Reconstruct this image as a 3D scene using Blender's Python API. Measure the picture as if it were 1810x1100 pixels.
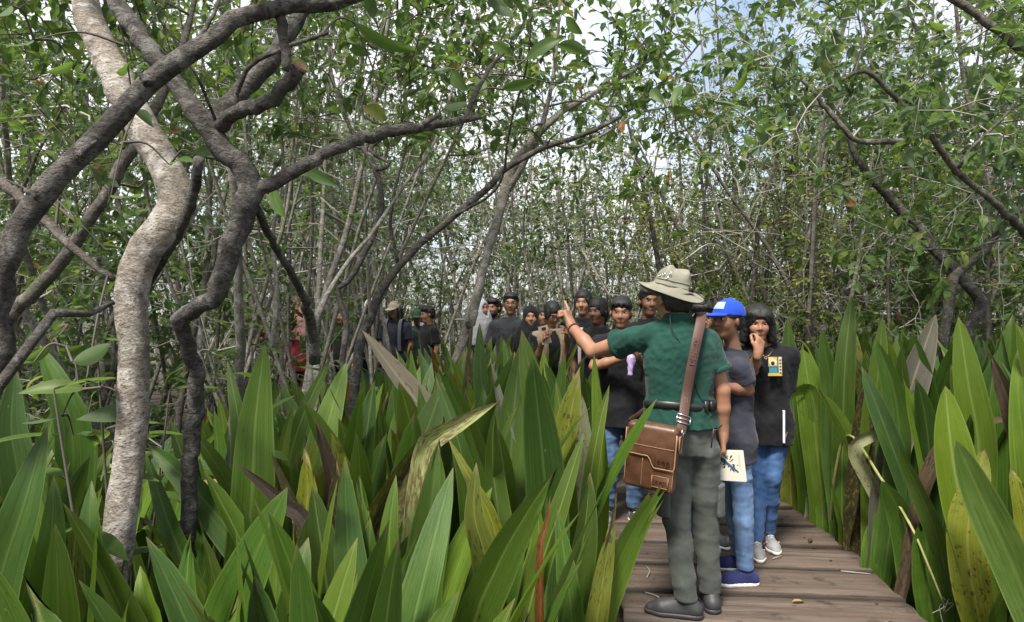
import bpy, math, random
import numpy as np
from mathutils import Vector, Matrix

S = bpy.context.scene
COL = S.collection
for _o in list(bpy.data.objects):
    bpy.data.objects.remove(_o)
SKIP = set()

# ------------------------------------------------------------------ camera, sky, sun, exposure
F, CX, CY, H = 1207.0, 905.0, 550.0, 1.55          # focal length and centre of the 1810 px wide photo, eye height


def W(px, py, Y):
    """world point seen at photo pixel px, py when it stands Y metres in front of the lens"""
    return np.array([(px - CX) / F * Y, Y, H - (py - CY) / F * Y])


cam_d = bpy.data.cameras.new('camera')
cam_d.sensor_width = 36.0
cam_d.lens = 36.0 * F / 1810.0
cam_d.clip_start = 0.05
cam_d.clip_end = 600
cam = bpy.data.objects.new('camera', cam_d)
cam.location = (0, 0, H)
cam.rotation_euler = (math.radians(90), 0, 0)
COL.objects.link(cam)
S.camera = cam

SUN_EL, SUN_AZ = math.radians(58), math.radians(205)   # azimuth from +Y, clockwise: behind the camera, to its left
world = bpy.data.worlds.new('World')
S.world = world
world.use_nodes = True
wt = world.node_tree
wt.nodes.clear()
w_out = wt.nodes.new('ShaderNodeOutputWorld')
w_bg = wt.nodes.new('ShaderNodeBackground')
w_sky = wt.nodes.new('ShaderNodeTexSky')
w_sky.sky_type = 'NISHITA'
w_sky.sun_disc = False
w_sky.sun_elevation = SUN_EL
w_sky.sun_rotation = SUN_AZ
w_sky.dust_density = 2.5
w_tc = wt.nodes.new('ShaderNodeTexCoord')
w_map = wt.nodes.new('ShaderNodeMapping')
w_map.inputs['Scale'].default_value = (1.0, 1.0, 1.9)
w_map.inputs['Location'].default_value = (0.35, 0.1, 0.0)
w_n = wt.nodes.new('ShaderNodeTexNoise')
w_n.inputs['Scale'].default_value = 2.1
w_n.inputs['Detail'].default_value = 6
w_n.inputs['Roughness'].default_value = 0.55
w_r = wt.nodes.new('ShaderNodeValToRGB')
w_r.color_ramp.elements[0].position = 0.36
w_r.color_ramp.elements[0].color = (0.15, 0.15, 0.15, 1)
w_r.color_ramp.elements[1].position = 0.55
w_r.color_ramp.elements[1].color = (1, 1, 1, 1)
w_mix = wt.nodes.new('ShaderNodeMix')
w_mix.data_type = 'RGBA'
w_mix.inputs[7].default_value = (8.3, 8.6, 9.0, 1)
L_ = wt.links.new
L_(w_tc.outputs['Generated'], w_map.inputs['Vector'])
L_(w_map.outputs['Vector'], w_n.inputs['Vector'])
L_(w_n.outputs['Fac'], w_r.inputs['Fac'])
L_(w_r.outputs['Color'], w_mix.inputs[0])
w_gain = wt.nodes.new('ShaderNodeVectorMath')
w_gain.operation = 'SCALE'
w_gain.inputs['Scale'].default_value = 1.7
L_(w_sky.outputs['Color'], w_gain.inputs[0])
L_(w_gain.outputs[0], w_mix.inputs[6])
L_(w_mix.outputs[2], w_bg.inputs['Color'])
w_bg.inputs['Strength'].default_value = 0.055
L_(w_bg.outputs['Background'], w_out.inputs['Surface'])

sun_d = bpy.data.lights.new('sun', 'SUN')
sun_d.energy = 3.4
sun_d.angle = math.radians(12)
sun_d.color = (1.0, 0.95, 0.87)
sun = bpy.data.objects.new('sun', sun_d)
_sd = Vector((math.sin(SUN_AZ) * math.cos(SUN_EL), math.cos(SUN_AZ) * math.cos(SUN_EL), math.sin(SUN_EL)))
sun.rotation_euler = _sd.to_track_quat('Z', 'Y').to_euler()
COL.objects.link(sun)

S.view_settings.view_transform = 'Standard'
S.view_settings.look = 'None'
S.view_settings.exposure = 1.5
S.view_settings.gamma = 1.0
S.view_settings.use_curve_mapping = False
S.render.engine = 'CYCLES'
S.render.filter_size = 1.1
S.cycles.max_bounces = 8
S.cycles.diffuse_bounces = 4
S.cycles.transmission_bounces = 4
S.cycles.transparent_max_bounces = 4
S.cycles.sample_clamp_indirect = 6

# ------------------------------------------------------------------ helpers: tags, objects, meshes


def tag(o, label=None, cat=None, group=None, kind=None):
    if label: o['label'] = label
    if cat: o['category'] = cat
    if group: o['group'] = group
    if kind: o['kind'] = kind
    return o


def empty(name, loc=(0, 0, 0), rz=0.0):
    o = bpy.data.objects.new(name, None)
    o.empty_display_size = 0.1
    o.location = loc
    o.rotation_euler = (0, 0, rz)
    COL.objects.link(o)
    return o


def link(name, me, parent=None, loc=None):
    o = bpy.data.objects.new(name, me)
    COL.objects.link(o)
    if parent is not None: o.parent = parent
    if loc is not None: o.location = loc
    return o


class MB:
    """collects vertices, faces and two per-vertex attributes (luv: a surface coordinate, tint: a number)"""

    def __init__(self):
        self.v, self.f4, self.f3, self.uv, self.t, self.n = [], [], [], [], [], 0

    def add(self, v, quads=None, tris=None, uv=None, tint=None):
        v = np.asarray(v, dtype=np.float64).reshape(-1, 3)
        m = len(v)
        self.v.append(v)
        self.uv.append(np.zeros((m, 3)) if uv is None else np.asarray(uv, float).reshape(-1, 3))
        self.t.append(np.zeros(m) if tint is None else np.broadcast_to(np.asarray(tint, float), (m,)))
        if quads is not None and len(quads): self.f4.append(np.asarray(quads, int) + self.n)
        if tris is not None and len(tris): self.f3.append(np.asarray(tris, int) + self.n)
        self.n += m

    def mesh(self, name, mat, smooth=True, origin=None):
        v = np.concatenate(self.v) if self.v else np.zeros((0, 3))
        if origin is not None: v = v - np.asarray(origin)
        q = np.concatenate(self.f4) if self.f4 else np.zeros((0, 4), int)
        t = np.concatenate(self.f3) if self.f3 else np.zeros((0, 3), int)
        me = bpy.data.meshes.new(name)
        me.vertices.add(len(v))
        me.vertices.foreach_set('co', v.astype(np.float32).ravel())
        nl = len(q) * 4 + len(t) * 3
        me.loops.add(nl)
        me.loops.foreach_set('vertex_index', np.concatenate([q.ravel(), t.ravel()]).astype(np.int32))
        me.polygons.add(len(q) + len(t))
        st = np.concatenate([np.arange(len(q)) * 4, len(q) * 4 + np.arange(len(t)) * 3]).astype(np.int32)
        me.polygons.foreach_set('loop_start', st)
        me.polygons.foreach_set('use_smooth', np.full(len(q) + len(t), smooth))
        a = me.attributes.new('luv', 'FLOAT_VECTOR', 'POINT')
        a.data.foreach_set('vector', np.concatenate(self.uv).astype(np.float32).ravel())
        a = me.attributes.new('tint', 'FLOAT', 'POINT')
        a.data.foreach_set('value', np.concatenate(self.t).astype(np.float32))
        me.update(calc_edges=True)
        if mat is not None: me.materials.append(mat)
        return me


def nrm(v):
    v = np.asarray(v, float)
    return v / max(1e-9, np.linalg.norm(v))


def catmull(pts, n):
    """n points along a smooth curve through pts (rows may carry extra columns such as the radius)"""
    p = np.asarray(pts, float)
    if len(p) < 3:
        t = np.linspace(0, 1, n)[:, None]
        return p[0] * (1 - t) + p[-1] * t
    P = np.vstack([2 * p[0] - p[1], p, 2 * p[-1] - p[-2]])
    d = np.linalg.norm(np.diff(p[:, :3], axis=0), axis=1)
    cum = np.concatenate([[0], np.cumsum(d)])
    u = np.linspace(0, cum[-1], n)
    i = np.clip(np.searchsorted(cum, u, side='right') - 1, 0, len(p) - 2)
    t = ((u - cum[i]) / np.maximum(d[i], 1e-9))[:, None]
    a, b, c, e = P[i], P[i + 1], P[i + 2], P[i + 3]
    return 0.5 * (2 * b + (c - a) * t + (2 * a - 5 * b + 4 * c - e) * t ** 2 + (3 * b - a - 3 * c + e) * t ** 3)


def tube(mb, path, rad, sides=8, cap=True, knob=0.0, rng=None, tint=0.0):
    p = np.asarray(path, float)
    n = len(p)
    r = np.broadcast_to(np.asarray(rad, float), (n,))
    T = np.gradient(p, axis=0)
    T /= np.maximum(np.linalg.norm(T, axis=1, keepdims=True), 1e-9)
    ref = np.array([0.0, 0, 1]) if abs(T[0][2]) < 0.9 else np.array([1.0, 0, 0])
    u = nrm(np.cross(T[0], ref))
    U = np.empty_like(p)
    for i in range(n):
        u = u - T[i] * np.dot(u, T[i])
        u = u / max(1e-9, np.linalg.norm(u))
        U[i] = u
    B = np.cross(T, U)
    an = np.arange(sides) / sides * 2 * math.pi
    rr = np.repeat(r[:, None], sides, 1)
    if knob and rng is not None:
        ph = rng.random(4) * 6.28
        L = np.arange(n)[:, None] * 0.9
        rr = rr * (1 + knob * (np.sin(an[None] * 2 + ph[0] + L * .35) * .5 + np.sin(an[None] * 3 + ph[1] - L * .6) * .35 +
                               np.sin(L * 1.7 + ph[2]) * .3) + knob * .8 * (rng.random((n, sides)) - .5))
    v = p[:, None, :] + rr[:, :, None] * (np.cos(an)[None, :, None] * U[:, None, :] + np.sin(an)[None, :, None] * B[:, None, :])
    v = v.reshape(-1, 3)
    ii, jj = np.meshgrid(np.arange(n - 1), np.arange(sides), indexing='ij')
    j2 = (jj + 1) % sides
    q = np.stack([ii * sides + jj, ii * sides + j2, (ii + 1) * sides + j2, (ii + 1) * sides + jj], -1).reshape(-1, 4)
    s = np.concatenate([[0], np.cumsum(np.linalg.norm(np.diff(p, axis=0), axis=1))])
    uv = np.stack([np.tile(an / 6.28, n), np.repeat(s, sides), np.zeros(n * sides)], -1)
    tris = None
    if cap:
        v = np.vstack([v, p[:1], p[-1:]])
        uv = np.vstack([uv, [[0, 0, 0]], [[0, s[-1], 0]]])
        c0, c1 = n * sides, n * sides + 1
        j = np.arange(sides)
        k = (j + 1) % sides
        tris = np.concatenate([np.stack([k, j, np.full(sides, c0)], -1),
                               np.stack([(n - 1) * sides + j, (n - 1) * sides + k, np.full(sides, c1)], -1)])
    mb.add(v, q, tris, uv, tint)


def leaves(mb, pos, dr, up, L, Wd, tint, fold=0.25, curl=0.15):
    """many small leaves at once: each six outline points folded along the midrib"""
    pos, dr, up = np.asarray(pos, float), np.asarray(dr, float), np.asarray(up, float)
    if not len(pos): return
    L, Wd = np.asarray(L, float)[:, None], np.asarray(Wd, float)[:, None]
    dr = dr / np.maximum(np.linalg.norm(dr, axis=1, keepdims=True), 1e-9)
    sd = np.cross(dr, up)
    sd /= np.maximum(np.linalg.norm(sd, axis=1, keepdims=True), 1e-9)
    nn = np.cross(sd, dr)
    f = fold * Wd
    b = pos
    tip = pos + dr * L - nn * curl * L
    mid = pos + dr * L * .52 + nn * curl * L * .25
    r1 = pos + dr * L * .28 + sd * Wd * .42 + nn * f * .8
    r2 = pos + dr * L * .68 + sd * Wd * .40 + nn * (f * .8 - curl * L * .25)
    l1 = pos + dr * L * .28 - sd * Wd * .42 + nn * f * .8
    l2 = pos + dr * L * .68 - sd * Wd * .40 + nn * (f * .8 - curl * L * .25)
    v = np.stack([b, r1, r2, tip, l2, l1, mid], 1).reshape(-1, 3)
    k = np.arange(len(pos))[:, None] * 7
    q = np.concatenate([k + [[0, 1, 2, 6]], k + [[6, 4, 5, 0]]])
    t = np.concatenate([k + [[6, 2, 3]], k + [[6, 3, 4]]])
    uv = np.tile(np.array([[0, 0, 0], [1, .28, 0], [1, .68, 0], [0, 1, 0], [-1, .68, 0], [-1, .28, 0], [0, .52, 0]], float), (len(pos), 1))
    mb.add(v, q, t, uv, np.repeat(np.asarray(tint, float), 7))


# ------------------------------------------------------------------ helpers: materials


class NT:
    def __init__(self, name):
        self.m = bpy.data.materials.new(name)
        self.m.use_nodes = True
        self.t = self.m.node_tree
        self.t.nodes.clear()
        self.out = self.t.nodes.new('ShaderNodeOutputMaterial')

    def n(self, typ, ins=None, **kw):
        nd = self.t.nodes.new(typ)
        for k, v in kw.items(): setattr(nd, k, v)
        for k, v in (ins or {}).items(): self.set(nd.inputs[k], v)
        return nd

    def set(self, sock, v):
        if hasattr(v, 'is_output'):
            self.t.links.new(v, sock)
        elif isinstance(v, (tuple, list)) and len(v) == 3 and sock.type == 'RGBA':
            sock.default_value = (*v, 1)
        else:
            sock.default_value = v

    def math(self, op, a, b=0.0, c=0.0, clamp=False):
        nd = self.n('ShaderNodeMath', {0: a, 1: b, 2: c}, operation=op)
        nd.use_clamp = clamp
        return nd.outputs[0]

    def mix(self, fac, a, b, blend='MIX'):
        nd = self.n('ShaderNodeMix', {0: fac, 6: a, 7: b}, data_type='RGBA', blend_type=blend)
        return nd.outputs[2]

    def noise(self, vec, scale, detail=3, rough=.5, dist=0.0, out='Fac'):
        nd = self.n('ShaderNodeTexNoise', {'Scale': scale, 'Detail': detail, 'Roughness': rough, 'Distortion': dist})
        if vec is not None: self.set(nd.inputs['Vector'], vec)
        return nd.outputs[out]

    def ramp(self, fac, stops, interp='LINEAR'):
        nd = self.n('ShaderNodeValToRGB', {'Fac': fac})
        cr = nd.color_ramp
        cr.interpolation = interp
        while len(cr.elements) > 1: cr.elements.remove(cr.elements[-1])
        for i, (p, c) in enumerate(stops):
            e = cr.elements[0] if i == 0 else cr.elements.new(p)
            e.position = p
            c = (c, c, c) if not isinstance(c, (tuple, list)) else c
            e.color = (*c, 1)
        return nd.outputs['Color']

    def step(self, fac, lo, hi):
        nd = self.n('ShaderNodeMapRange', {0: fac, 1: lo, 2: hi, 3: 0.0, 4: 1.0})
        nd.interpolation_type = 'SMOOTHSTEP'
        return nd.outputs[0]

    def coord(self, which='Object'):
        return self.n('ShaderNodeTexCoord').outputs[which]

    def mapping(self, vec, scale=(1, 1, 1), loc=None):
        nd = self.n('ShaderNodeMapping', {'Vector': vec, 'Scale': Vector(scale)})
        if loc is not None: self.set(nd.inputs['Location'], loc)
        return nd.outputs[0]

    def attr(self, name, out='Vector'):
        return self.n('ShaderNodeAttribute', attribute_name=name).outputs[out]

    def bump(self, h, strength=.5, dist=.01):
        return self.n('ShaderNodeBump', {'Height': h, 'Strength': strength, 'Distance': dist}).outputs[0]

    def principled(self, col, rough=.6, spec=.4, normal=None, **more):
        p = self.n('ShaderNodeBsdfPrincipled', {'Base Color': col, 'Roughness': rough, 'Specular IOR Level': spec})
        if normal is not None: self.set(p.inputs['Normal'], normal)
        for k, v in more.items(): self.set(p.inputs[k.replace('_', ' ')], v)
        return p.outputs[0]

    def done(self, sh):
        self.t.links.new(sh, self.out.inputs['Surface'])
        return self.m


def mat_plain(name, col, rough=.6, spec=.4, metal=0.0, var=.12, nscale=30, bump=.0, bscale=200):
    t = NT(name)
    co = t.coord()
    nz = t.noise(co, nscale, 3)
    dk = tuple(c * (1 - var) for c in col)
    lt = tuple(min(1, c * (1 + var)) for c in col)
    c = t.mix(nz, dk, lt)
    nm = t.bump(t.noise(co, bscale, 2), bump, .004) if bump else None
    return t.done(t.principled(c, rough, spec, nm, Metallic=metal))


def mat_leaf(name, ramp, rough=.5, trans=.42, under=(.11, .15, .08), veins=True):
    """forest leaf: colour by each leaf's own tint, paler underside, light passing through"""
    t = NT(name)
    ti = t.attr('tint', 'Fac')
    uv = t.attr('luv')
    base = t.ramp(ti, ramp)
    sx = t.n('ShaderNodeSeparateXYZ', {0: uv})
    rib = t.math('SUBTRACT', 1.0, t.step(t.math('ABSOLUTE', sx.outputs[0]), .0, .22))
    base = t.mix(t.math('MULTIPLY', rib, .22), base, (.16, .20, .06))
    nz = t.noise(t.coord(), 35, 3)
    base = t.mix(t.math('MULTIPLY', t.step(nz, .5, .8), .35), base, (.045, .05, .015))
    bk = t.n('ShaderNodeNewGeometry').outputs['Backfacing']
    col = t.mix(t.math('MULTIPLY', bk, .55), base, under)
    pr = t.principled(col, rough, .32)
    tcol = t.mix(.5, base, (.17, .27, .03), 'ADD')
    tr = t.n('ShaderNodeBsdfTranslucent', {'Color': tcol}).outputs[0]
    mx = t.n('ShaderNodeMixShader', {0: trans, 1: pr, 2: tr})
    return t.done(mx.outputs[0])


def mat_strap(name, dark, mid, light, rib, spot=0.0, spotcol=(.03, .018, .006), rough=.36, trans=.25, tipdry=.5, moult=0.0):
    """big strap leaf: streaks along the blade, paler midrib, specks, scorched tip"""
    t = NT(name)
    uv = t.attr('luv')
    rnd = t.n('ShaderNodeObjectInfo').outputs['Random']
    sx = t.n('ShaderNodeSeparateXYZ', {0: uv})
    x, y = sx.outputs[0], sx.outputs[1]
    off = t.math('MULTIPLY', rnd, 37.0)
    sv = t.n('ShaderNodeCombineXYZ', {0: t.math('MULTIPLY', x, 9.0), 1: t.math('MULTIPLY', y, 1.6), 2: off}).outputs[0]
    s1 = t.noise(sv, 2.2, 5, .7)
    bv = t.n('ShaderNodeCombineXYZ', {0: t.math('MULTIPLY', x, 1.0), 1: t.math('MULTIPLY', y, 7.0), 2: off}).outputs[0]
    s2 = t.noise(bv, 1.2, 3)
    c = t.ramp(s1, [(.28, dark), (.5, mid), (.74, light)])
    c = t.mix(t.math('MULTIPLY', t.step(s2, .45, .72), .4), c, light)
    c = t.mix(t.math('MULTIPLY', rnd, .35), c, dark)
    r2 = t.math('FRACT', t.math('MULTIPLY', rnd, 7.31))
    c = t.mix(t.math('MULTIPLY', t.step(r2, .55, 1.0), .5), c, t.mix(.5, c, (.13, .15, .012)))
    c = t.mix(1.0, c, t.n('ShaderNodeCombineColor', {0: t.math('ADD', t.math('MULTIPLY', t.math('FRACT', t.math('MULTIPLY', rnd, 13.7)), .6), .72), 1: t.math('ADD', t.math('MULTIPLY', t.math('FRACT', t.math('MULTIPLY', rnd, 13.7)), .55), .75), 2: .95}).outputs[0], 'MULTIPLY')
    ax = t.math('ABSOLUTE', x)
    c = t.mix(t.math('MULTIPLY', t.math('SUBTRACT', 1.0, t.step(ax, .02, .11)), t.math('ADD', .18, t.math('MULTIPLY', r2, .5))), c, rib)
    c = t.mix(t.math('MULTIPLY', t.step(ax, .88, 1.0), .35), c, rib)
    fv = t.n('ShaderNodeCombineXYZ', {0: t.math('MULTIPLY', x, 6.0), 1: t.math('MULTIPLY', y, 55.0), 2: off}).outputs[0]
    spn = t.noise(fv, 1.0, 4, .65)
    big = t.noise(bv, 2.2, 2)
    sp = t.math('MULTIPLY', t.step(spn, .60 - spot * .25, .70 - spot * .2), t.step(big, .62 - spot * .45, .78 - spot * .35))
    c = t.mix(t.math('MULTIPLY', sp, .9), c, spotcol)
    hv = t.n('ShaderNodeCombineXYZ', {0: t.math('MULTIPLY', x, 3.0), 1: t.math('MULTIPLY', y, 26.0), 2: t.math('ADD', off, 4.0)}).outputs[0]
    hole = t.math('MULTIPLY', t.step(t.noise(hv, 1.6, 4, .7), .70, .74), .8)
    c = t.mix(hole, c, (.30, .27, .17))
    td = t.math('MULTIPLY', t.step(t.math('ADD', y, t.math('MULTIPLY', s2, .10)), 1.02, 1.06), tipdry)
    c = t.mix(td, c, (.20, .15, .07))
    if moult:
        c = t.mix(t.math('MULTIPLY', t.step(big, .45, .6), moult), c, (.26, .22, .15))
    nm = t.bump(t.math('ADD', s1, t.math('MULTIPLY', t.noise(sv, 9, 2), .4)), .35, .006)
    pr = t.principled(c, t.math('ADD', rough, t.math('MULTIPLY', s2, .16)), .34, nm)
    tr = t.n('ShaderNodeBsdfTranslucent', {'Color': t.mix(.45, c, (.10, .16, .005), 'ADD')}).outputs[0]
    return t.done(t.n('ShaderNodeMixShader', {0: trans, 1: pr, 2: tr}).outputs[0])


def mat_bark(name, dark, mid, light, lichen, lich=.5, vs=1.0, bump=.7):
    t = NT(name)
    co = t.coord()
    uv = t.attr('luv')
    ring = t.noise(t.mapping(co, (16 * vs, 16 * vs, 34 * vs)), 1.5, 6, .72, .7)
    blot = t.noise(co, 13 * vs, 6, .7, .6)
    c = t.ramp(ring, [(.3, dark), (.5, mid), (.72, light)])
    c = t.mix(t.math('MULTIPLY', t.step(blot, .47, .62), lich), c, lichen)
    spk = t.n('ShaderNodeTexVoronoi', {'Vector': t.mapping(co, (1, 1, 2.3)), 'Scale': 58 * vs, 'Randomness': 1.0}).outputs['Distance']
    c = t.mix(t.math('MULTIPLY', t.math('SUBTRACT', 1.0, t.step(spk, .12, .36)), .8), c, dark)
    moss = t.noise(co, 5 * vs, 3)
    c = t.mix(t.math('MULTIPLY', t.step(moss, .55, .75), .35), c, (.06, .075, .035))
    fine = t.noise(co, 110 * vs, 4, .7)
    hh = t.math('ADD', t.math('MULTIPLY', ring, .8), t.math('ADD', t.math('MULTIPLY', fine, .6), t.math('MULTIPLY', blot, .5)))
    nm = t.bump(hh, bump, .022)
    return t.done(t.principled(c, .85, .25, nm))


def mat_cloth(name, col, col2=None, rough=.85, fade=.25, scale=9, streak=False):
    t = NT(name)
    co = t.coord()
    nz = t.noise(t.mapping(co, (1, 1, .45)) if streak else co, scale, 4, .6)
    c = t.mix(t.step(nz, .38, .68), col, col2 or tuple(min(1, k * (1 + fade) + .004) for k in col))
    wv = t.noise(co, 260, 2)
    c = t.mix(t.math('MULTIPLY', wv, .18), c, tuple(k * .6 for k in col))
    nm = t.bump(wv, .25, .003)
    return t.done(t.principled(c, rough, .2, nm, Sheen_Weight=.08))


def mat_skin(name, col):
    t = NT(name)
    co = t.coord()
    nz = t.noise(co, 14, 4)
    c = t.mix(nz, tuple(k * .82 for k in col), (min(1, col[0] * 1.2), col[1] * 1.12, col[2] * 1.08))
    nm = t.bump(t.noise(co, 160, 3), .15, .003)
    return t.done(t.principled(c, .48, .38, nm))


def mat_hair(name, col=(.007, .0062, .006), rough=.56):
    t = NT(name)
    co = t.coord()
    st = t.noise(t.mapping(co, (130, 130, 16)), 1.0, 4, .7)
    c = t.mix(st, tuple(k * .5 for k in col), tuple(k * 2.3 for k in col))
    nm = t.bump(st, .6, .006)
    return t.done(t.principled(c, rough, .45, nm))


# greens as real leaves have them
M = {}
M['leaf'] = mat_leaf('leaf_green', [(0, (.022, .050, .012)), (.35, (.040, .084, .018)), (.7, (.070, .122, .024)), (.9, (.12, .155, .028)), (.955, (.16, .16, .03)), (.99, (.20, .08, .03))])
M['leaf_dark'] = mat_leaf('leaf_deep_green', [(0, (.024, .054, .018)), (.5, (.046, .088, .026)), (.9, (.085, .135, .036)), (.98, (.15, .15, .03))], under=(.13, .18, .13))
M['leaf_far'] = mat_leaf('leaf_grey_green', [(0, (.045, .062, .036)), (.5, (.085, .108, .060)), (.9, (.13, .155, .072)), (.98, (.19, .19, .06))], rough=.5)
M['leaf_vine'] = mat_leaf('leaf_vine', [(0, (.09, .115, .024)), (.5, (.18, .21, .04)), (.85, (.25, .27, .06)), (1, (.18, .14, .06))], under=(.13, .16, .06), rough=.55)
M['bark_pale'] = mat_bark('bark_pale', (.065, .05, .04), (.20, .17, .14), (.33, .295, .25), (.50, .47, .43), .55)
M['bark_dark'] = mat_bark('bark_dark', (.022, .019, .016), (.062, .055, .048), (.13, .12, .105), (.26, .25, .225), .45, 1.2, .9)
M['bark_grey'] = mat_bark('bark_grey', (.07, .062, .053), (.17, .155, .13), (.28, .26, .225), (.40, .39, .35), .55, 1.3)
M['bark_brown'] = mat_bark('bark_brown', (.035, .029, .024), (.095, .082, .068), (.17, .15, .125), (.30, .285, .25), .45, 1.3)
M['twig_grey'] = mat_plain('twig_grey', (.25, .235, .205), .85, .2, var=.45, nscale=6)
M['twig_dark'] = mat_plain('twig_dark', (.085, .073, .06), .85, .2, var=.5, nscale=6)
M['twig_pale'] = mat_plain('twig_pale', (.36, .345, .31), .85, .2, var=.3, nscale=6)
M['strap_a'] = mat_strap('strap_leaf_green', (.016, .042, .006), (.038, .084, .011), (.078, .136, .020), (.15, .21, .05), .14)
M['strap_b'] = mat_strap('strap_leaf_light_green', (.036, .076, .008), (.074, .130, .016), (.132, .190, .034), (.22, .28, .08), .12, trans=.3)
M['strap_c'] = mat_strap('strap_leaf_blue_green', (.017, .044, .008), (.038, .080, .015), (.078, .128, .028), (.14, .20, .06), .08, rough=.30)
M['strap_y'] = mat_strap('strap_leaf_yellowing', (.06, .085, .010), (.115, .13, .014), (.19, .19, .03), (.24, .24, .06), .42, tipdry=.9)
M['strap_spot'] = mat_strap('strap_leaf_blotched', (.045, .05, .012), (.085, .08, .018), (.13, .12, .03), (.15, .14, .05), 1.0, (.022, .014, .007), rough=.55, tipdry=1)
M['strap_pale'] = mat_strap('strap_leaf_pale_torn', (.12, .16, .05), (.24, .27, .10), (.36, .36, .17), (.40, .38, .2), .7, (.11, .06, .03), rough=.55, tipdry=1)
M['strap_grey'] = mat_strap('strap_leaf_dry_grey', (.058, .047, .043), (.105, .088, .080), (.16, .14, .128), (.24, .21, .12), .35, (.05, .04, .034), rough=.7, trans=.12)
M['strap_dry'] = mat_strap('strap_leaf_dry_olive', (.10, .11, .075), (.19, .20, .14), (.28, .28, .21), (.26, .27, .16), .5, (.07, .055, .035), rough=.7, trans=.15)
M['strap_brown'] = mat_strap('strap_leaf_dead_brown', (.014, .009, .006), (.035, .022, .013), (.075, .048, .026), (.08, .06, .03), .5, (.01, .007, .005), rough=.7, trans=.1)
M['strap_orange'] = mat_strap('strap_leaf_rust', (.09, .03, .008), (.17, .06, .012), (.24, .10, .018), (.22, .11, .03), .6, (.03, .012, .006), rough=.6)
# ------------------------------------------------------------------ ground and boardwalk
rng = np.random.default_rng(7)
GZ = -0.28


def ground_h(x, y):
    return GZ + .05 * np.sin(x * 1.3 + .4) * np.sin(y * .9 + 1) + .03 * np.sin(x * 3.1 + y * 2.2)


def make_ground():
    t = NT('swamp_soil')
    co = t.coord()
    a = t.noise(co, 1.1, 5, .6)
    b = t.noise(co, 14, 5, .65, .6)
    c = t.ramp(b, [(.3, (.010, .008, .006)), (.5, (.035, .027, .018)), (.66, (.075, .055, .035)), (.8, (.13, .10, .065))])
    c = t.mix(t.math('MULTIPLY', t.step(a, .48, .66), .6), c, (.028, .040, .014))
    m = t.done(t.principled(c, .85, .3, t.bump(b, .9, .04)))
    mb = MB()
    xs = np.concatenate([[-250, -120, -60], np.linspace(-30, 30, 61), [60, 120, 250]])
    ys = np.concatenate([[-120, -50, -15], np.linspace(-6, 44, 60), [70, 120, 350]])
    X, Y = np.meshgrid(xs, ys)
    Z = ground_h(X, Y)
    n, k = X.shape
    i, j = np.meshgrid(np.arange(n - 1), np.arange(k - 1), indexing='ij')
    q = np.stack([i * k + j, i * k + j + 1, (i + 1) * k + j + 1, (i + 1) * k + j], -1).reshape(-1, 4)
    mb.add(np.stack([X, Y, Z], -1), q)
    tag(link('ground', mb.mesh('ground', m)), 'dark wet swamp floor under the plants and trees', kind='structure')


make_ground()

PATH = catmull([(-.6, -3.0), (.55, -1.0), (1.05, .8), (1.25, 2.4), (1.34, 3.6), (1.46, 5.0), (1.38, 6.0), (.85, 6.95), (.05, 7.65),
                (-.9, 8.5), (-2.1, 9.35), (-3.6, 9.9), (-5.6, 11.0), (-7.6, 13.6), (-9.6, 17.5), (-12, 22)], 400)


def path_dist(x, y):
    return np.min(np.hypot(PATH[:, 0] - x, PATH[:, 1] - y))


def wood_mat():
    t = NT('weathered_deck_wood')
    uv = t.attr('luv')
    rnd = t.n('ShaderNodeObjectInfo').outputs['Random']
    off = t.n('ShaderNodeCombineXYZ', {0: t.math('MULTIPLY', rnd, 31), 1: t.math('MULTIPLY', rnd, 17), 2: 0.0}).outputs[0]
    p = t.n('ShaderNodeVectorMath', {0: uv, 1: off}, operation='ADD').outputs[0]
    g = t.noise(t.mapping(p, (1.5, 22, 22)), 1.0, 7, .72, .5)
    g2 = t.noise(t.mapping(p, (1.0, 9, 9)), 1.2, 4, .6, .5)
    c = t.ramp(g, [(.28, (.030, .023, .018)), (.44, (.078, .060, .047)), (.6, (.128, .101, .081)), (.8, (.21, .172, .142))])
    c = t.mix(t.math('MULTIPLY', t.step(g2, .48, .66), .7), c, (.085, .055, .040))
    c = t.mix(t.math('MULTIPLY', rnd, .4), c, (.075, .050, .036))
    dirt = t.noise(p, 7, 5, .65)
    c = t.mix(t.math('MULTIPLY', t.step(dirt, .56, .70), .75), c, (.030, .022, .016))
    ey = t.math('ABSOLUTE', t.n('ShaderNodeSeparateXYZ', {0: uv}).outputs[1])
    ed = t.math('MULTIPLY', t.step(t.math('ADD', ey, t.math('MULTIPLY', dirt, .04)), .185, .215), .8)
    c = t.mix(ed, c, (.022, .016, .012))
    crack = t.math('SUBTRACT', 1.0, t.step(g, .30, .36))
    nm = t.bump(t.math('SUBTRACT', g, t.math('MULTIPLY', crack, .5)), .75, .012)
    return t.done(t.principled(c, .72, .3, nm))


M['deck'] = wood_mat()
M['beam'] = mat_plain('deck_beam', (.06, .045, .034), .85, .2, var=.4, nscale=8)


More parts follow.
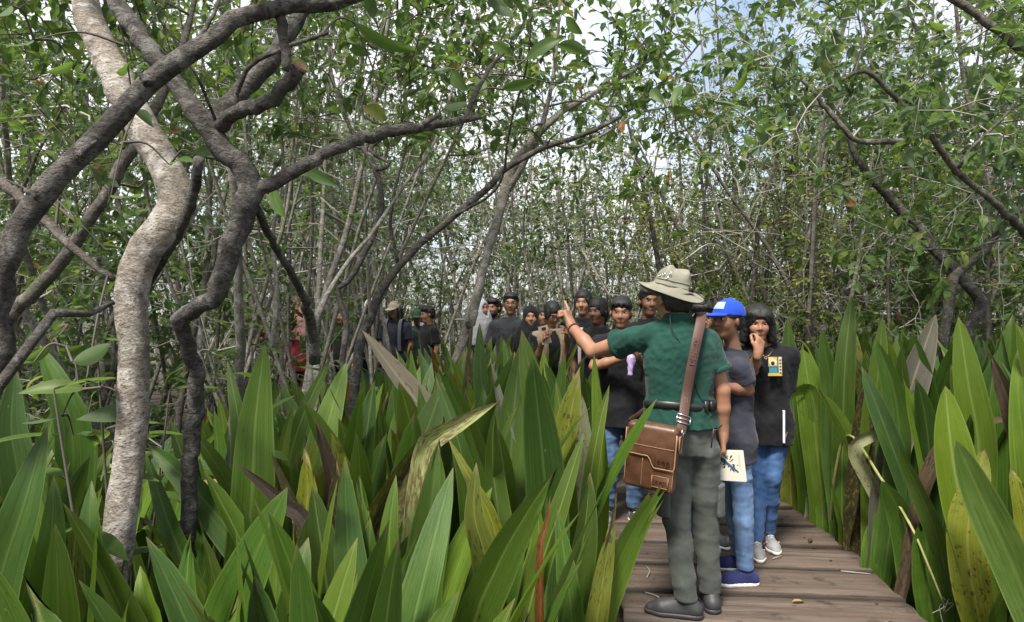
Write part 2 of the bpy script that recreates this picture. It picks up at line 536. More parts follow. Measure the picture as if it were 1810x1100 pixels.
def plank_mesh(seed):
    """a deck board 1 x 1 (scaled later): rounded worn edges, split ends, its long side is x"""
    r = np.random.default_rng(seed)
    nx = 16
    xs = np.linspace(-.5, .5, nx)
    prof = [(-.5, -.045), (-.5, -.009), (-.485, -.001), (-.25, .0025), (0, .001), (.25, .0025), (.485, -.001), (.5, -.009), (.5, -.045)]
    k = len(prof)
    v = np.zeros((nx, k, 3))
    wob0 = np.cumsum(r.normal(0, .007, nx))
    wob1 = np.cumsum(r.normal(0, .007, nx))
    for i, x in enumerate(xs):
        for j, (py, pz) in enumerate(prof):
            e = wob0[i] if py < 0 else wob1[i]
            v[i, j] = (x, py * .985 + (e if abs(py) > .4 else 0), pz + r.normal(0, .0009))
    for j in range(k):
        v[0, j, 0] += r.normal(0, .006)
        v[-1, j, 0] += r.normal(0, .006)
    i, j = np.meshgrid(np.arange(nx - 1), np.arange(k), indexing='ij')
    j2 = (j + 1) % k
    q = np.stack([i * k + j, (i + 1) * k + j, (i + 1) * k + j2, i * k + j2], -1).reshape(-1, 4)
    mb = MB()
    vv = v.reshape(-1, 3)
    c = len(vv)
    tr = [(j, (j + 1) % k, c) for j in range(k)] + [((nx - 1) * k + (j + 1) % k, (nx - 1) * k + j, c + 1) for j in range(k)]
    vv = np.vstack([vv, [[-.5, 0, -.02]], [[.5, 0, -.02]]])
    uv = vv * [1.6, .4, 1]
    mb.add(vv, q, tr, uv)
    return mb.mesh('plank', M['deck'])


def make_boardwalk():
    root = empty('boardwalk', (1.3, 3.5, 0))
    tag(root, 'weathered brown plank boardwalk curving away to the left', kind='structure')
    protos = [plank_mesh(s) for s in range(7)]
    s = np.concatenate([[0], np.cumsum(np.hypot(*np.diff(PATH[:, :2], axis=0).T))])
    # one board edge falls 4.14 m in front of the lens
    s414 = np.interp(4.14, PATH[:330, 1], s[:330])
    step = .41
    ks = np.arange(-int(s414 / step), int((s[-1] - s414) / step))
    for k in ks:
        c = s414 + (k + .5) * step
        x, y = np.interp(c, s, PATH[:, 0]), np.interp(c, s, PATH[:, 1])
        x2, y2 = np.interp(c + .05, s, PATH[:, 0]), np.interp(c + .05, s, PATH[:, 1])
        a = math.atan2(y2 - y, x2 - x) - math.pi / 2
        a = a if y < 5.2 else a
        w = 1.52 + (.25 if y > 6 else 0)
        o = link('plank', protos[rng.integers(7)], root, (x - 1.3 + rng.normal(0, .012), y - 3.5, rng.normal(0, .002)))
        o.scale = (w + rng.normal(0, .02), step - .020 - abs(rng.normal(0, .004)), 1)
        o.rotation_euler = (rng.normal(0, .004), rng.normal(0, .003), a + (math.pi if rng.random() < .5 else 0) + rng.normal(0, .004))
    nails = MB()
    for k in ks:
        for dd_ in (-.12, .12):
            c = s414 + (k + .5) * step + dd_
            i = int(np.clip(np.searchsorted(s, c), 1, len(s) - 2))
            T = nrm(PATH[i + 1, :2] - PATH[i - 1, :2])
            for sd in (-.56, .54):
                q = np.array([PATH[i, 0] - 1.3 - T[1] * sd + rng.normal(0, .015), PATH[i, 1] - 3.5 + T[0] * sd + rng.normal(0, .01), .0035])
                tube(nails, [q - [0, 0, .004], q + [0, 0, .0012]], .008, 7)
    tag(link('nail_heads', nails.mesh('nail_heads', mat_plain('rusty_nail', (.055, .028, .018), .7, .3, .6, .4)), root), kind='stuff')
    for sd in (-.55, .55):
        mb = MB()
        T = np.gradient(PATH[:, :2], axis=0)
        T /= np.linalg.norm(T, axis=1, keepdims=True)
        p = np.stack([PATH[:, 0] - 1.3 - T[:, 1] * sd, PATH[:, 1] - 3.5 + T[:, 0] * sd, np.full(len(PATH), -.115)], -1)[::4]
        tube(mb, p, .07, 4)
        link('beam', mb.mesh('beam', M['beam'], False), root)
    for i in range(20, 380, 26):
        for sd in (-.55, .55):
            mb = MB()
            T = nrm(PATH[i + 1, :2] - PATH[i, :2])
            b = np.array([PATH[i, 0] - 1.3 - T[1] * sd, PATH[i, 1] - 3.5 + T[0] * sd])
            tube(mb, [(*b, -.9), (*b, -.055)], .05, 6)
            link('post', mb.mesh('post', M['beam']), root)


make_boardwalk()
# ------------------------------------------------------------------ trees
TREES = 'trees of the swamp thicket'


class Tree:
    """stems given as point rows (x, y, z, radius); crowns grow by reaching from the wood to target points"""

    def __init__(self, seed, bark='bark_grey', twig='twig_grey', leaf='leaf', leaf_len=.075, leaf_w=.52, twigs=4, per_twig=7, twig_len=.32,
                 origin=None, tint=(0, .92), twig_r=.0035, ws=1.0):
        self.r = np.random.default_rng(seed)
        self.bark, self.twigm, self.leafm = bark, twig, leaf
        self.leaf_len, self.leaf_w, self.ntw, self.per, self.twig_len = leaf_len, leaf_w, twigs, per_twig, twig_len
        self.ws = ws
        self.stems, self.nodes, self.nrad, self.TW = [], [], [], MB()
        self.lp, self.ld, self.lu, self.ll, self.lw, self.lt = [], [], [], [], [], []
        self.origin, self.tint, self.twig_r = origin, tint, twig_r

    def stem(self, pts, n=None, sides=10, knob=.10, name='stem', grow_from=.35):
        pts = np.array(pts, float)
        pts[:, 3] *= self.ws
        ln = np.sum(np.linalg.norm(np.diff(pts[:, :3], axis=0), axis=1))
        n = n or max(8, int(ln / .07))
        p = catmull(pts, n)
        p[:, :3] += self.r.normal(0, 1, (n, 3)) * np.minimum(.14 * p[:, 3:4], .005)
        mb = MB()
        tube(mb, p[:, :3], np.maximum(p[:, 3], .003), sides, True, knob, self.r)
        self.stems.append((name, mb))
        for i in range(int(n * grow_from), n, 2):
            self.nodes.append(p[i, :3])
            self.nrad.append(p[i, 3])
        return p

    def leaf_at(self, p, d, scale=1.0):
        r = self.r
        self.lp.append(p)
        d = nrm(d + r.normal(0, .35, 3))
        self.ld.append(d)
        self.lu.append(nrm(np.array([0, 0, 1.0]) + r.normal(0, .55, 3)))
        L = self.leaf_len * scale * (.6 + .75 * r.random())
        self.ll.append(L)
        self.lw.append(L * self.leaf_w * (.85 + .3 * r.random()))
        self.lt.append(self.tint[0] + (self.tint[1] - self.tint[0]) * r.random() ** 1.1 if r.random() > .018 else .95 + .05 * r.random())

    def twig(self, p0, d, ln, leafy=True, sides=3):
        r = self.r
        k = 4
        d = nrm(d)
        pts = [np.asarray(p0, float)]
        for _ in range(k - 1):
            d = nrm(d + r.normal(0, .22, 3) + np.array([0, 0, .05]))
            pts.append(pts[-1] + d * ln / (k - 1))
        pts = np.array(pts)
        tube(self.TW, pts, np.linspace(self.twig_r, self.twig_r * .4, k), sides, False)
        if leafy:
            sd = nrm(np.cross(d, r.normal(0, 1, 3)))
            for i in range(self.per):
                t = .25 + .75 * (i + r.random() * .5) / self.per
                q = pts[0] + (pts[-1] - pts[0]) * t
                f = t * (k - 1)
                a = min(int(f), k - 2)
                q = pts[a] + (pts[a + 1] - pts[a]) * (f - a)
                sg = 1 if i % 2 else -1
                self.leaf_at(q, d * .7 + sd * sg * .8 + np.array([0, 0, -.15]))
            self.leaf_at(pts[-1], d)

    def reach(self, targets, leafy=True, bare=0.0, spread=.45, thick=1.0, sides=4, max_len=9):
        r = self.r
        T = np.asarray(targets, float)
        N0 = np.array(self.nodes)
        T = T[np.argsort([np.min(np.sum((N0 - t) ** 2, axis=1)) for t in T])]
        for t in T:
            N = np.array(self.nodes)
            dv = t - N
            dist = np.linalg.norm(dv, axis=1) * (1 + .45 * np.maximum(0, -dv[:, 2]) / (np.linalg.norm(dv, axis=1) + 1e-6))
            i = int(np.argmin(dist))
            a = N[i]
            ln = np.linalg.norm(t - a)
            if ln < .05 or ln > max_len: continue
            mid = (a + t) / 2 + r.normal(0, .10, 3) * ln + np.array([0, 0, .06 * ln])
            k = max(4, int(ln / .14))
            p = catmull([a, mid, t], k)
            p[1:-1] += r.normal(0, .013, (k - 2, 3))
            r0 = min(self.nrad[i] * .8, (.005 + .0075 * ln) * thick)
            rad = np.linspace(r0, max(.0028, r0 * .35), k)
            tube(self.TW, p, rad, 5 if r0 > .012 else sides, False)
            for j in range(2, k):
                self.nodes.append(p[j])
                self.nrad.append(rad[j])
            d = nrm(t - a)
            lf = leafy and r.random() >= bare
            m = self.ntw if ln > .25 else max(1, self.ntw - 1)
            for _ in range(m):
                q = p[r.integers(max(1, int(k * .3)), k)]
                self.twig(q, d * .55 + r.normal(0, spread + .25, 3), self.twig_len * (.5 + .9 * r.random()), lf)
            self.twig(p[-1], d + r.normal(0, .2, 3), self.twig_len * .8, lf)

    def big_leaf(self, a, b, Y, wpx, tint):
        """one large leaf seen on its own: from photo pixel a to b at distance Y, hung on a twig from the nearest wood"""
        p0, p1 = W(a[0], a[1], Y), W(b[0], b[1], Y - .06)
        N = np.array(self.nodes)
        q = N[int(np.argmin(np.sum((N - p0) ** 2, axis=1)))]
        mid = (q + p0) / 2 + np.array([0, 0, .03])
        tube(self.TW, catmull([q, mid, p0], 8), np.linspace(.0045, .0018, 8), 4, False)
        self.nodes += [(q + mid) / 2, mid, p0]
        self.nrad += [.004, .003, .002]
        n = 11
        t = np.linspace(0, 1, n)
        ax = p1 - p0
        L = np.linalg.norm(ax)
        view = nrm(np.array([0, 0, H]) - p0)
        side = nrm(np.cross(ax, view))
        up = nrm(np.cross(side, ax) * .8 + self.r.normal(0, .25, 3))
        side = nrm(np.cross(ax, up))
        w = wpx * Y / F * .5 * np.clip(np.sin(np.clip(t, 0, 1) ** .8 * math.pi), .0, 1) ** .85 + .0008
        c = p0 + ax * t[:, None] + up * (L * .10 * np.sin(t * math.pi))[:, None]
        v = np.stack([c - side * w[:, None] + up * (w * .3)[:, None], c - side * w[:, None] * .5 + up * (w * .1)[:, None], c, c + side * w[:, None] * .5 + up * (w * .1)[:, None], c + side * w[:, None] + up * (w * .3)[:, None]], 1).reshape(-1, 3)
        i, j = np.meshgrid(np.arange(n - 1), np.arange(4), indexing='ij')
        qd = np.stack([i * 5 + j, i * 5 + j + 1, (i + 1) * 5 + j + 1, (i + 1) * 5 + j], -1).reshape(-1, 4)
        mb = MB()
        mb.add(v, qd, None, np.stack([np.tile([-1, -.5, 0, .5, 1], n), np.repeat(t, 5), np.zeros(5 * n)], -1), tint)
        self.big = getattr(self, 'big', [])
        self.big.append(mb)

    def build(self, name, label, group=TREES, cat='tree', loc=None):
        org = np.array(self.origin if self.origin is not None else (0, 0, 0), float)
        root = empty(name, org)
        tag(root, label, cat, group)
        for nm, mb in self.stems:
            link(nm, mb.mesh(nm, M[self.bark], origin=org), root)
        if self.TW.n:
            tag(link('twigs', self.TW.mesh('twigs', M[self.twigm], origin=org), root), kind='stuff')
        for mb in getattr(self, 'big', []):
            link('leaf', mb.mesh('leaf', M['leaf'], origin=org), root)
        if self.lp:
            lm = MB()
            leaves(lm, self.lp, self.ld, self.lu, self.ll, self.lw, self.lt)
            tag(link('crown', lm.mesh('crown', M[self.leafm], False, origin=org), root), kind='stuff')
        return root


def box_targets(r, n, px, py, Y):
    """targets in the part of the wood that lies in this direction, between two distances"""
    out = []
    for _ in range(n):
        yy = r.uniform(*Y)
        out.append(W(r.uniform(*px), r.uniform(*py), yy))
    return np.array(out)


def px_stem(rows, w_scale=1.0):
    """rows (px, py, distance, width in px) -> x, y, z, radius"""
    return np.array([(*W(a, b, c), d * c / F / 2 * w_scale) for a, b, c, d in rows])


def to_ground(rows):
    """carry a stem on down to the swamp floor along its lowest direction"""
    p = np.asarray(rows, float)
    d = nrm(p[0, :3] - p[1, :3])
    d = nrm(d * [.6, .6, 1] + np.array([0, 0, -.35]))
    t = (p[0, 2] - (GZ - .12)) / max(.2, -d[2])
    m = p[0, :3] + d * t * .5
    e = p[0, :3] + d * t
    return np.vstack([[*e, p[0, 3] * 1.35], [*m, p[0, 3] * 1.1], p])


# ---- the pale leaning trunk at the left
a = Tree(11, ws=0.85, bark='bark_pale', twig='twig_grey', leaf='leaf', origin=(-1.2, 1.95, GZ))
a.stem(to_ground(px_stem([(188, 1110, 1.95, 64), (222, 850, 1.98, 60), (236, 660, 2.0, 62), (231, 510, 2.02, 66), (262, 445, 2.04, 72), (312, 365, 2.06, 74),
                          (300, 310, 2.1, 66), (258, 235, 2.16, 62), (205, 140, 2.25, 60), (150, 10, 2.4, 55), (120, -110, 2.6, 50), (100, -260, 2.9, 40)])), 60, 16, .09, 'trunk', .75)
a.reach(box_targets(a.r, 16, (-150, 380), (-420, -60), (2.4, 3.4)), spread=.6)
a.build('pale_tree', 'pale mottled tree trunk with a kink at the far left front', None)

# ---- the dark arching tree whose trunk stands at the left edge
b = Tree(12, ws=0.77, bark='bark_dark', twig='twig_dark', leaf='leaf', leaf_len=.085, origin=(-1.2, 1.55, GZ))
bp = b.stem(to_ground(px_stem([(-95, 800, 1.55, 66), (-40, 715, 1.55, 64), (-4, 640, 1.55, 62), (-6, 540, 1.55, 58), (14, 450, 1.55, 54), (62, 365, 1.56, 50), (120, 300, 1.57, 47), (180, 230, 1.58, 46), (250, 160, 1.6, 46),
                               (310, 112, 1.62, 45), (370, 72, 1.64, 44), (440, 30, 1.66, 40), (510, 12, 1.7, 36), (590, 8, 1.75, 28), (660, -20, 1.82, 22), (740, -70, 1.95, 16), (820, -150, 2.2, 11)])), 80, 14, .12, 'trunk', .8)
b.stem(px_stem([(495, 20, 1.7, 24), (500, 60, 1.69, 22), (508, 108, 1.68, 20), (506, 125, 1.68, 17)]), 10, 10, .1, 'branch', 2)
b.stem(px_stem([(350, 80, 1.64, 20), (362, 52, 1.63, 12), (380, 20, 1.66, 9), (400, -40, 1.7, 7)]), 12, 8, .1, 'branch')
b.stem(to_ground(px_stem([(-30, 690, 1.5, 40), (10, 650, 1.5, 34), (60, 600, 1.55, 24), (110, 575, 1.6, 18), (170, 550, 1.7, 14), (200, 535, 1.8, 10)])[2:]), 20, 8, .1, 'branch', 2)
for x_, y_, Y_, dx_, dy_ in ((140, 275, 1.55, 30, -26), (262, 150, 1.58, -18, -24), (70, 350, 1.54, -26, -14)):
    b.stem(px_stem([(x_, y_, Y_, 22), (x_ + dx_ * .5, y_ + dy_ * .5, Y_, 14), (x_ + dx_, y_ + dy_, Y_, 9)]), 7, 8, .2, 'snag', 2)
b.reach(box_targets(b.r, 9, (420, 900), (-260, -40), (1.7, 2.6)), spread=.6)
b.build('arching_dark_tree', 'dark tree arching up across the top left over the pale trunk', None)

# ---- the dark elbowed tree with the sawn stub
c = Tree(13, ws=0.8, bark='bark_dark', twig='twig_dark', leaf='leaf', leaf_len=.08, origin=(*W(352, 800, 2.15)[:2], GZ))
c.stem(to_ground(px_stem([(338, 800, 2.15, 36), (346, 720, 2.12, 34), (344, 660, 2.08, 33), (334, 610, 2.02, 34), (318, 566, 1.95, 36), (336, 552, 1.92, 38), (372, 532, 1.9, 40),
                          (398, 490, 1.88, 44), (412, 430, 1.87, 48), (432, 370, 1.86, 50), (440, 325, 1.86, 52), (418, 290, 1.85, 47), (384, 250, 1.84, 48), (350, 205, 1.83, 46), (318, 160, 1.84, 40),
                          (282, 110, 1.86, 42), (245, 60, 1.9, 40), (205, 0, 1.95, 36), (165, -70, 2.05, 30), (120, -160, 2.2, 22)])), 110, 14, .12, 'trunk', .85)
c.stem(px_stem([(436, 345, 1.86, 40), (462, 336, 1.87, 32), (500, 314, 1.9, 28), (545, 288, 1.93, 28), (590, 264, 1.96, 28), (650, 244, 2.02, 26), (705, 230, 2.08, 24), (770, 221, 2.14, 20), (820, 212, 2.18, 17), (850, 207, 2.2, 12)]), 40, 12, .12, 'limb', 2)
c.stem(px_stem([(742, 226, 2.11, 16), (758, 214, 2.1, 14), (772, 203, 2.1, 11)]), 7, 8, .15, 'snag', 2)
c.stem(px_stem([(822, 214, 2.18, 14), (830, 190, 2.2, 13), (848, 150, 2.24, 11), (868, 118, 2.28, 9), (890, 95, 2.32, 6)]), 12, 8, .15, 'branch')
c.stem(px_stem([(372, 232, 1.84, 46), (396, 196, 1.85, 42), (440, 150, 1.88, 42), (480, 105, 1.92, 40), (510, 60, 1.96, 36), (535, 15, 2.0, 34), (560, -60, 2.1, 28), (600, -160, 2.3, 18)]), 30, 12, .12, 'limb', .7)
c.stem(px_stem([(386, 228, 1.83, 34), (404, 206, 1.81, 30), (440, 192, 1.78, 31), (482, 178, 1.76, 31), (498, 158, 1.745, 32), (514, 138, 1.735, 33), (530, 118, 1.73, 34)]), 18, 12, .10, 'limb', 2)
c.stem(px_stem([(420, 200, 1.79, 10), (418, 170, 1.78, 12), (432, 130, 1.77, 12), (452, 108, 1.78, 11), (490, 90, 1.8, 10), (540, 72, 1.85, 9), (578, 58, 1.9, 8)]), 18, 8, .1, 'branch')
c.stem(px_stem([(352, 282, 1.9, 24), (345, 330, 1.95, 24), (330, 380, 2.0, 22), (300, 440, 2.05, 20), (275, 480, 2.1, 18), (255, 520, 2.12, 14)]), 20, 10, .1, 'branch', 2)
c.stem(px_stem([(452, 362, 1.87, 20), (468, 400, 2.0, 17), (490, 440, 2.2, 17), (515, 485, 2.4, 17), (535, 525, 2.6, 18), (548, 570, 2.8, 22), (556, 640, 2.9, 26)]), 24, 10, .1, 'limb', 2)
c.stem(px_stem([(390, 235, 1.84, 8), (372, 190, 1.8, 8), (345, 130, 1.75, 7), (318, 90, 1.72, 6), (295, 45, 1.7, 6)]), 14, 6, .15, 'branch')
for a_, b_, Y_, w_, t_ in (((626, 40), (738, 92), 2.1, 26, .5), ((682, 208), (640, 190), 2.2, 26, .93), ((800, 128), (828, 160), 2.3, 26, .45), ((238, 200), (270, 222), 2.0, 28, .3), ((196, 345), (246, 342), 1.9, 34, .6), ((300, 292), (345, 288), 2.0, 22, .5), ((232, 110), (205, 128), 2.0, 24, .4), ((60, 70), (0, 78), 1.9, 22, .5), ((20, 10), (-15, 30), 1.8, 30, .6), ((130, 110), (80, 128), 2.2, 18, .5), ((345, 275), (385, 262), 2.0, 20, .4), ((480, 330), (505, 385), 2.6, 24, .7), ((540, 300), (600, 330), 2.5, 20, .35)):
    c.big_leaf(a_, b_, Y_, w_, t_)
c.reach(box_targets(c.r, 10, (380, 760), (-200, 90), (2.0, 2.8)), spread=.7)
c.reach(box_targets(c.r, 8, (0, 200), (-200, -20), (2.2, 3)), spread=.6)
cr = c.build('elbowed_dark_tree', 'dark crooked tree with an elbow bend and a sawn branch stub in the left foreground', None)
_m = MB()
_p = W(531, 117, 1.7285)
_d = nrm(W(530, 118, 1.73) - W(514, 138, 1.735)) + np.array([.1, -.3, 0])
tube(_m, [_p - nrm(_d) * .004, _p + nrm(_d) * .004], .0195, 14)
_t = NT('sawn_wood')
_r = _t.n('ShaderNodeTexWave', {'Vector': _t.coord(), 'Scale': 40, 'Distortion': 3, 'Detail': 3}, wave_type='RINGS', rings_direction='SPHERICAL').outputs['Fac']
M['sawn'] = _t.done(_t.principled(_t.mix(_r, (.14, .085, .05), (.27, .18, .11)), .8, .2))
link('sawn_face', _m.mesh('sawn_face', M['sawn'], False, origin=_p), cr, tuple(_p - np.array(cr.location)))

# ---- thin trees between the plants and the people
d = Tree(14, ws=0.75, bark='bark_grey', twig='twig_dark', leaf='leaf', leaf_len=.082, per_twig=6, twigs=3, origin=(*W(795, 700, 4.6)[:2], GZ))
d.stem(to_ground(px_stem([(790, 680, 4.6, 18), (812, 620, 4.6, 20), (836, 545, 4.62, 26), (856, 470, 4.65, 22), (876, 400, 4.7, 22), (893, 340, 4.75, 24), (912, 285, 4.8, 24), (945, 245, 4.85, 22), (985, 205, 4.9, 16), (1050, 165, 5.0, 12),
                          (1130, 118, 5.1, 9), (1180, 85, 5.2, 7)])), 60, 10, .12, 'trunk', .45)
d.stem(px_stem([(838, 548, 4.62, 18), (830, 575, 4.55, 22), (826, 560, 4.5, 14), (832, 535, 4.5, 8)]), 10, 8, .2, 'snag', 2)
d.stem(px_stem([(893, 345, 4.75, 16), (925, 290, 4.7, 15), (955, 230, 4.65, 13), (975, 150, 4.6, 10), (985, 70, 4.6, 8), (990, 0, 4.6, 6), (1000, -80, 4.7, 5)]), 30, 8, .12, 'limb', .3)
d.stem(px_stem([(960, 250, 4.87, 9), (1020, 260, 5.0, 8), (1080, 230, 5.1, 7), (1130, 200, 5.2, 6), (1180, 190, 5.3, 4)]), 20, 6, .12, 'limb', .3)
d.reach(box_targets(d.r, 30, (900, 1260), (-60, 250), (4.2, 5.6)), spread=.55)
d.reach(box_targets(d.r, 16, (720, 960), (-60, 240), (4.0, 5.2)), spread=.55)
d.build('slanting_grey_tree', 'slim grey trunk slanting right in front of the grey headscarf', None)

e = Tree(15, ws=0.72, bark='bark_dark', twig='twig_dark', leaf='leaf', leaf_len=.078, per_twig=6, twigs=3, origin=(*W(636, 640, 4.2)[:2], GZ))
e.stem(to_ground(px_stem([(632, 640, 4.2, 24), (650, 570, 4.2, 22), (676, 510, 4.2, 20), (705, 470, 4.2, 19), (745, 428, 4.22, 18), (800, 383, 4.25, 18), (850, 343, 4.3, 18), (900, 295, 4.35, 16), (960, 262, 4.4, 13), (1040, 235, 4.5, 11), (1120, 190, 4.6, 8),
                          (1200, 120, 4.8, 6), (1250, 60, 5.0, 4)])), 60, 10, .12, 'trunk', .5)
e.stem(px_stem([(705, 470, 4.2, 10), (690, 400, 4.15, 9), (700, 330, 4.1, 8), (720, 240, 4.1, 7), (715, 140, 4.1, 6), (705, 40, 4.1, 5), (700, -60, 4.1, 4)]), 30, 6, .12, 'limb', .3)
e.stem(px_stem([(800, 384, 4.25, 8), (880, 330, 4.0, 7), (900, 230, 3.8, 6), (930, 120, 3.6, 6), (940, 20, 3.5, 5), (950, -60, 3.5, 4)]), 30, 6, .12, 'limb', .3)
e.reach(box_targets(e.r, 26, (620, 1000), (-80, 230), (3.4, 4.8)), spread=.55)
e.reach(box_targets(e.r, 8, (1000, 1240), (20, 240), (4.2, 5.4)), spread=.5)
for a_, b_, Y_, w_, t_ in (((928, 106), (990, 70), 3.2, 26, .45), ((888, 158), (950, 142), 3.2, 18, .5), ((985, 80), (1040, 95), 3.3, 24, .4), ((1000, 30), (1030, 60), 3.4, 20, .5), ((870, 75), (905, 100), 3.3, 16, .6), ((826, 180), (785, 190), 3.0, 18, .45), ((845, 140), (860, 170), 3.2, 20, .7)):
    e.big_leaf(a_, b_, Y_, w_, t_)
e.build('leaning_dark_tree', 'thin dark tree leaning far to the right behind the dead grey leaf', None)

f = Tree(16, ws=0.8, bark='bark_dark', twig='twig_dark', leaf='leaf', leaf_len=.07, per_twig=6, twigs=3, origin=(*W(612, 620, 3.7)[:2], GZ))
f.stem(to_ground(px_stem([(606, 640, 3.7, 15), (612, 580, 3.7, 15), (603, 540, 3.7, 14), (596, 512, 3.7, 13), (622, 492, 3.7, 12), (645, 445, 3.7, 13), (665, 400, 3.7, 13), (675, 355, 3.7, 12), (668, 315, 3.7, 12), (660, 290, 3.72, 11), (640, 262, 3.75, 10),
                          (612, 210, 3.8, 9), (590, 150, 3.85, 8), (580, 70, 3.9, 6), (575, -20, 3.9, 4)])), 60, 8, .15, 'trunk', .5)
f.stem(px_stem([(664, 300, 3.7, 10), (690, 290, 3.7, 8), (655, 265, 3.75, 7), (690, 230, 3.8, 6), (640, 200, 3.8, 5), (660, 120, 3.9, 4)]), 20, 6, .12, 'limb', .3)
f.reach(box_targets(f.r, 24, (430, 740), (-80, 260), (3.3, 4.6)), spread=.55)
f.build('zigzag_dark_tree', 'thin black zigzag tree standing just left of the dead grey leaf', None)

g = Tree(17, ws=0.72, bark='bark_grey', twig='twig_grey', leaf='leaf', leaf_len=.07, per_twig=6, twigs=3, origin=(*W(560, 640, 3.4)[:2], GZ))
g.stem(to_ground(px_stem([(560, 660, 3.4, 20), (556, 600, 3.4, 19), (560, 560, 3.4, 17), (610, 470, 3.5, 10), (660, 410, 3.6, 9), (720, 320, 3.7, 8), (770, 250, 3.8, 7), (800, 160, 3.9, 6), (840, 60, 4.0, 5)])), 50, 8, .12, 'trunk', .45)
g.stem(px_stem([(556, 600, 3.4, 16), (548, 550, 3.35, 15), (520, 500, 3.3, 14), (494, 450, 3.25, 13), (470, 400, 3.2, 12), (440, 300, 3.2, 9), (430, 200, 3.2, 7), (420, 100, 3.2, 6), (425, -20, 3.2, 4)]), 40, 8, .12, 'stem', .4)
g.stem(px_stem([(480, 620, 3.6, 13), (490, 520, 3.6, 12), (482, 420, 3.6, 10), (500, 300, 3.6, 8), (496, 180, 3.6, 6), (520, 60, 3.6, 5)]), 40, 8, .12, 'stem', .4)
g.reach(box_targets(g.r, 26, (250, 560), (-60, 290), (3.0, 4.4)), spread=.55)
g.build('forked_grey_tree', 'forked grey sapling behind the tallest broad leaf at left', None)

# leaning poles at far left
h = Tree(18, ws=0.8, bark='bark_brown', twig='twig_dark', leaf='leaf', leaf_len=.075, per_twig=6, twigs=3, origin=(-2.2, 2.9, GZ))
h.stem(to_ground(px_stem([(80, 880, 2.8, 26), (130, 760, 2.8, 26), (190, 680, 2.8, 22), (215, 640, 2.8, 20)]))[:4], 20, 8, .1, 'stem', 2)
h.stem(to_ground(px_stem([(0, 590, 2.9, 32), (60, 520, 2.9, 30), (130, 430, 2.9, 28), (200, 320, 2.9, 26), (260, 220, 2.9, 22), (320, 90, 3.0, 16), (350, -20, 3.1, 10)])), 50, 10, .1, 'trunk', .5)
h.stem(px_stem([(-40, 290, 2.6, 24), (60, 370, 2.5, 22), (130, 440, 2.5, 18), (200, 495, 2.5, 14)]), 24, 8, .1, 'limb', .6)
for a_, b_, Y_, w_, t_ in (((150, 688), (32, 696), 2.0, 30, .75), ((240, 722), (135, 742), 2.0, 34, .35), ((110, 735), (38, 748), 2.0, 20, .4), ((128, 640), (195, 608), 2.0, 30, .7), ((105, 622), (150, 610), 2.1, 20, .35), ((260, 712), (302, 714), 2.1, 16, .3), ((130, 770), (180, 785), 2.1, 18, .35), ((90, 610), (35, 640), 2.1, 22, .4), ((262, 775), (292, 772), 2.2, 18, .3), ((60, 640), (5, 655), 2.0, 24, .5)):
    h.big_leaf(a_, b_, Y_, w_, t_)
h.reach(box_targets(h.r, 34, (-60, 330), (-60, 330), (2.5, 4.2)), spread=.6)
h.build('leaning_brown_tree', 'brown pole-like tree leaning right behind the pale kinked trunk', None)

# the near tree out of frame to the right: its boughs hang over the upper right
k = Tree(19, ws=0.85, bark='bark_brown', twig='twig_grey', leaf='leaf_dark', leaf_len=.088, per_twig=7, twigs=4, twig_len=.34, origin=(4.3, 4.3, GZ))
k.stem([(4.3, 4.3, GZ - .1, .09), (4.2, 4.25, .8, .075), (4.0, 4.2, 1.6, .065), (3.75, 4.1, 2.3, .055), (3.3, 4.1, 2.9, .04), (2.7, 4.0, 3.3, .028), (2.1, 3.9, 3.55, .018), (1.5, 3.8, 3.7, .010)], 60, 10, .12, 'trunk', .4)
k.stem(px_stem([(1820, 420, 4.2, 20), (1760, 360, 4.0, 15), (1690, 300, 3.9, 13), (1640, 235, 3.8, 12), (1580, 170, 3.75, 11), (1530, 125, 3.7, 10), (1490, 140, 3.7, 6), (1440, 170, 3.7, 4)]), 40, 8, .12, 'limb', .3)
k.stem(px_stem([(1690, 300, 3.9, 9), (1725, 255, 3.8, 7), (1790, 190, 3.7, 6), (1850, 100, 3.7, 5)]), 20, 6, .12, 'limb', .3)
k.stem(px_stem([(1600, 250, 4.1, 14), (1520, 250, 4.2, 12), (1490, 225, 4.2, 11), (1455, 185, 4.2, 10), (1440, 165, 4.2, 9), (1410, 140, 4.2, 5), (1370, 150, 4.2, 4)]), 24, 8, .12, 'limb', .3)
k.stem([(3.75, 4.1, 2.3, .03), (3.4, 3.6, 2.9, .022), (2.9, 3.2, 3.2, .014), (2.3, 3.0, 3.3, .008)], 24, 8, .1, 'limb', .3)
k.reach(box_targets(k.r, 42, (1350, 1860), (-80, 260), (3.2, 5.2)), spread=.5)
k.reach(box_targets(k.r, 4, (1180, 1400), (-80, 60), (3.4, 4.6)), spread=.5)
k.reach(box_targets(k.r, 9, (1560, 1850), (200, 420), (3.8, 5.2)), spread=.5)
for a_, b_, Y_, w_, t_ in (((1235, 168), (1300, 176), 3.3, 14, .45), ((1205, 150), (1190, 190), 3.3, 16, .7), ((1265, 182), (1320, 198), 3.3, 12, .6), ((1180, 190), (1235, 200), 3.3, 14, .6), ((1150, 160), (1175, 185), 3.3, 18, .5), ((1205, 170), (1225, 150), 3.3, 18, .8), ((1290, 165), (1320, 130), 3.3, 18, .7), ((1750, 130), (1775, 155), 3.3, 30, .5), ((1640, 35), (1680, 45), 3.3, 26, .8), ((1480, 92), (1492, 78), 3.3, 14, .93)):
    k.big_leaf(a_, b_, Y_, w_, t_)
k.build('overhanging_tree', 'leafy boughs of a tree hanging in over the upper right corner', None)

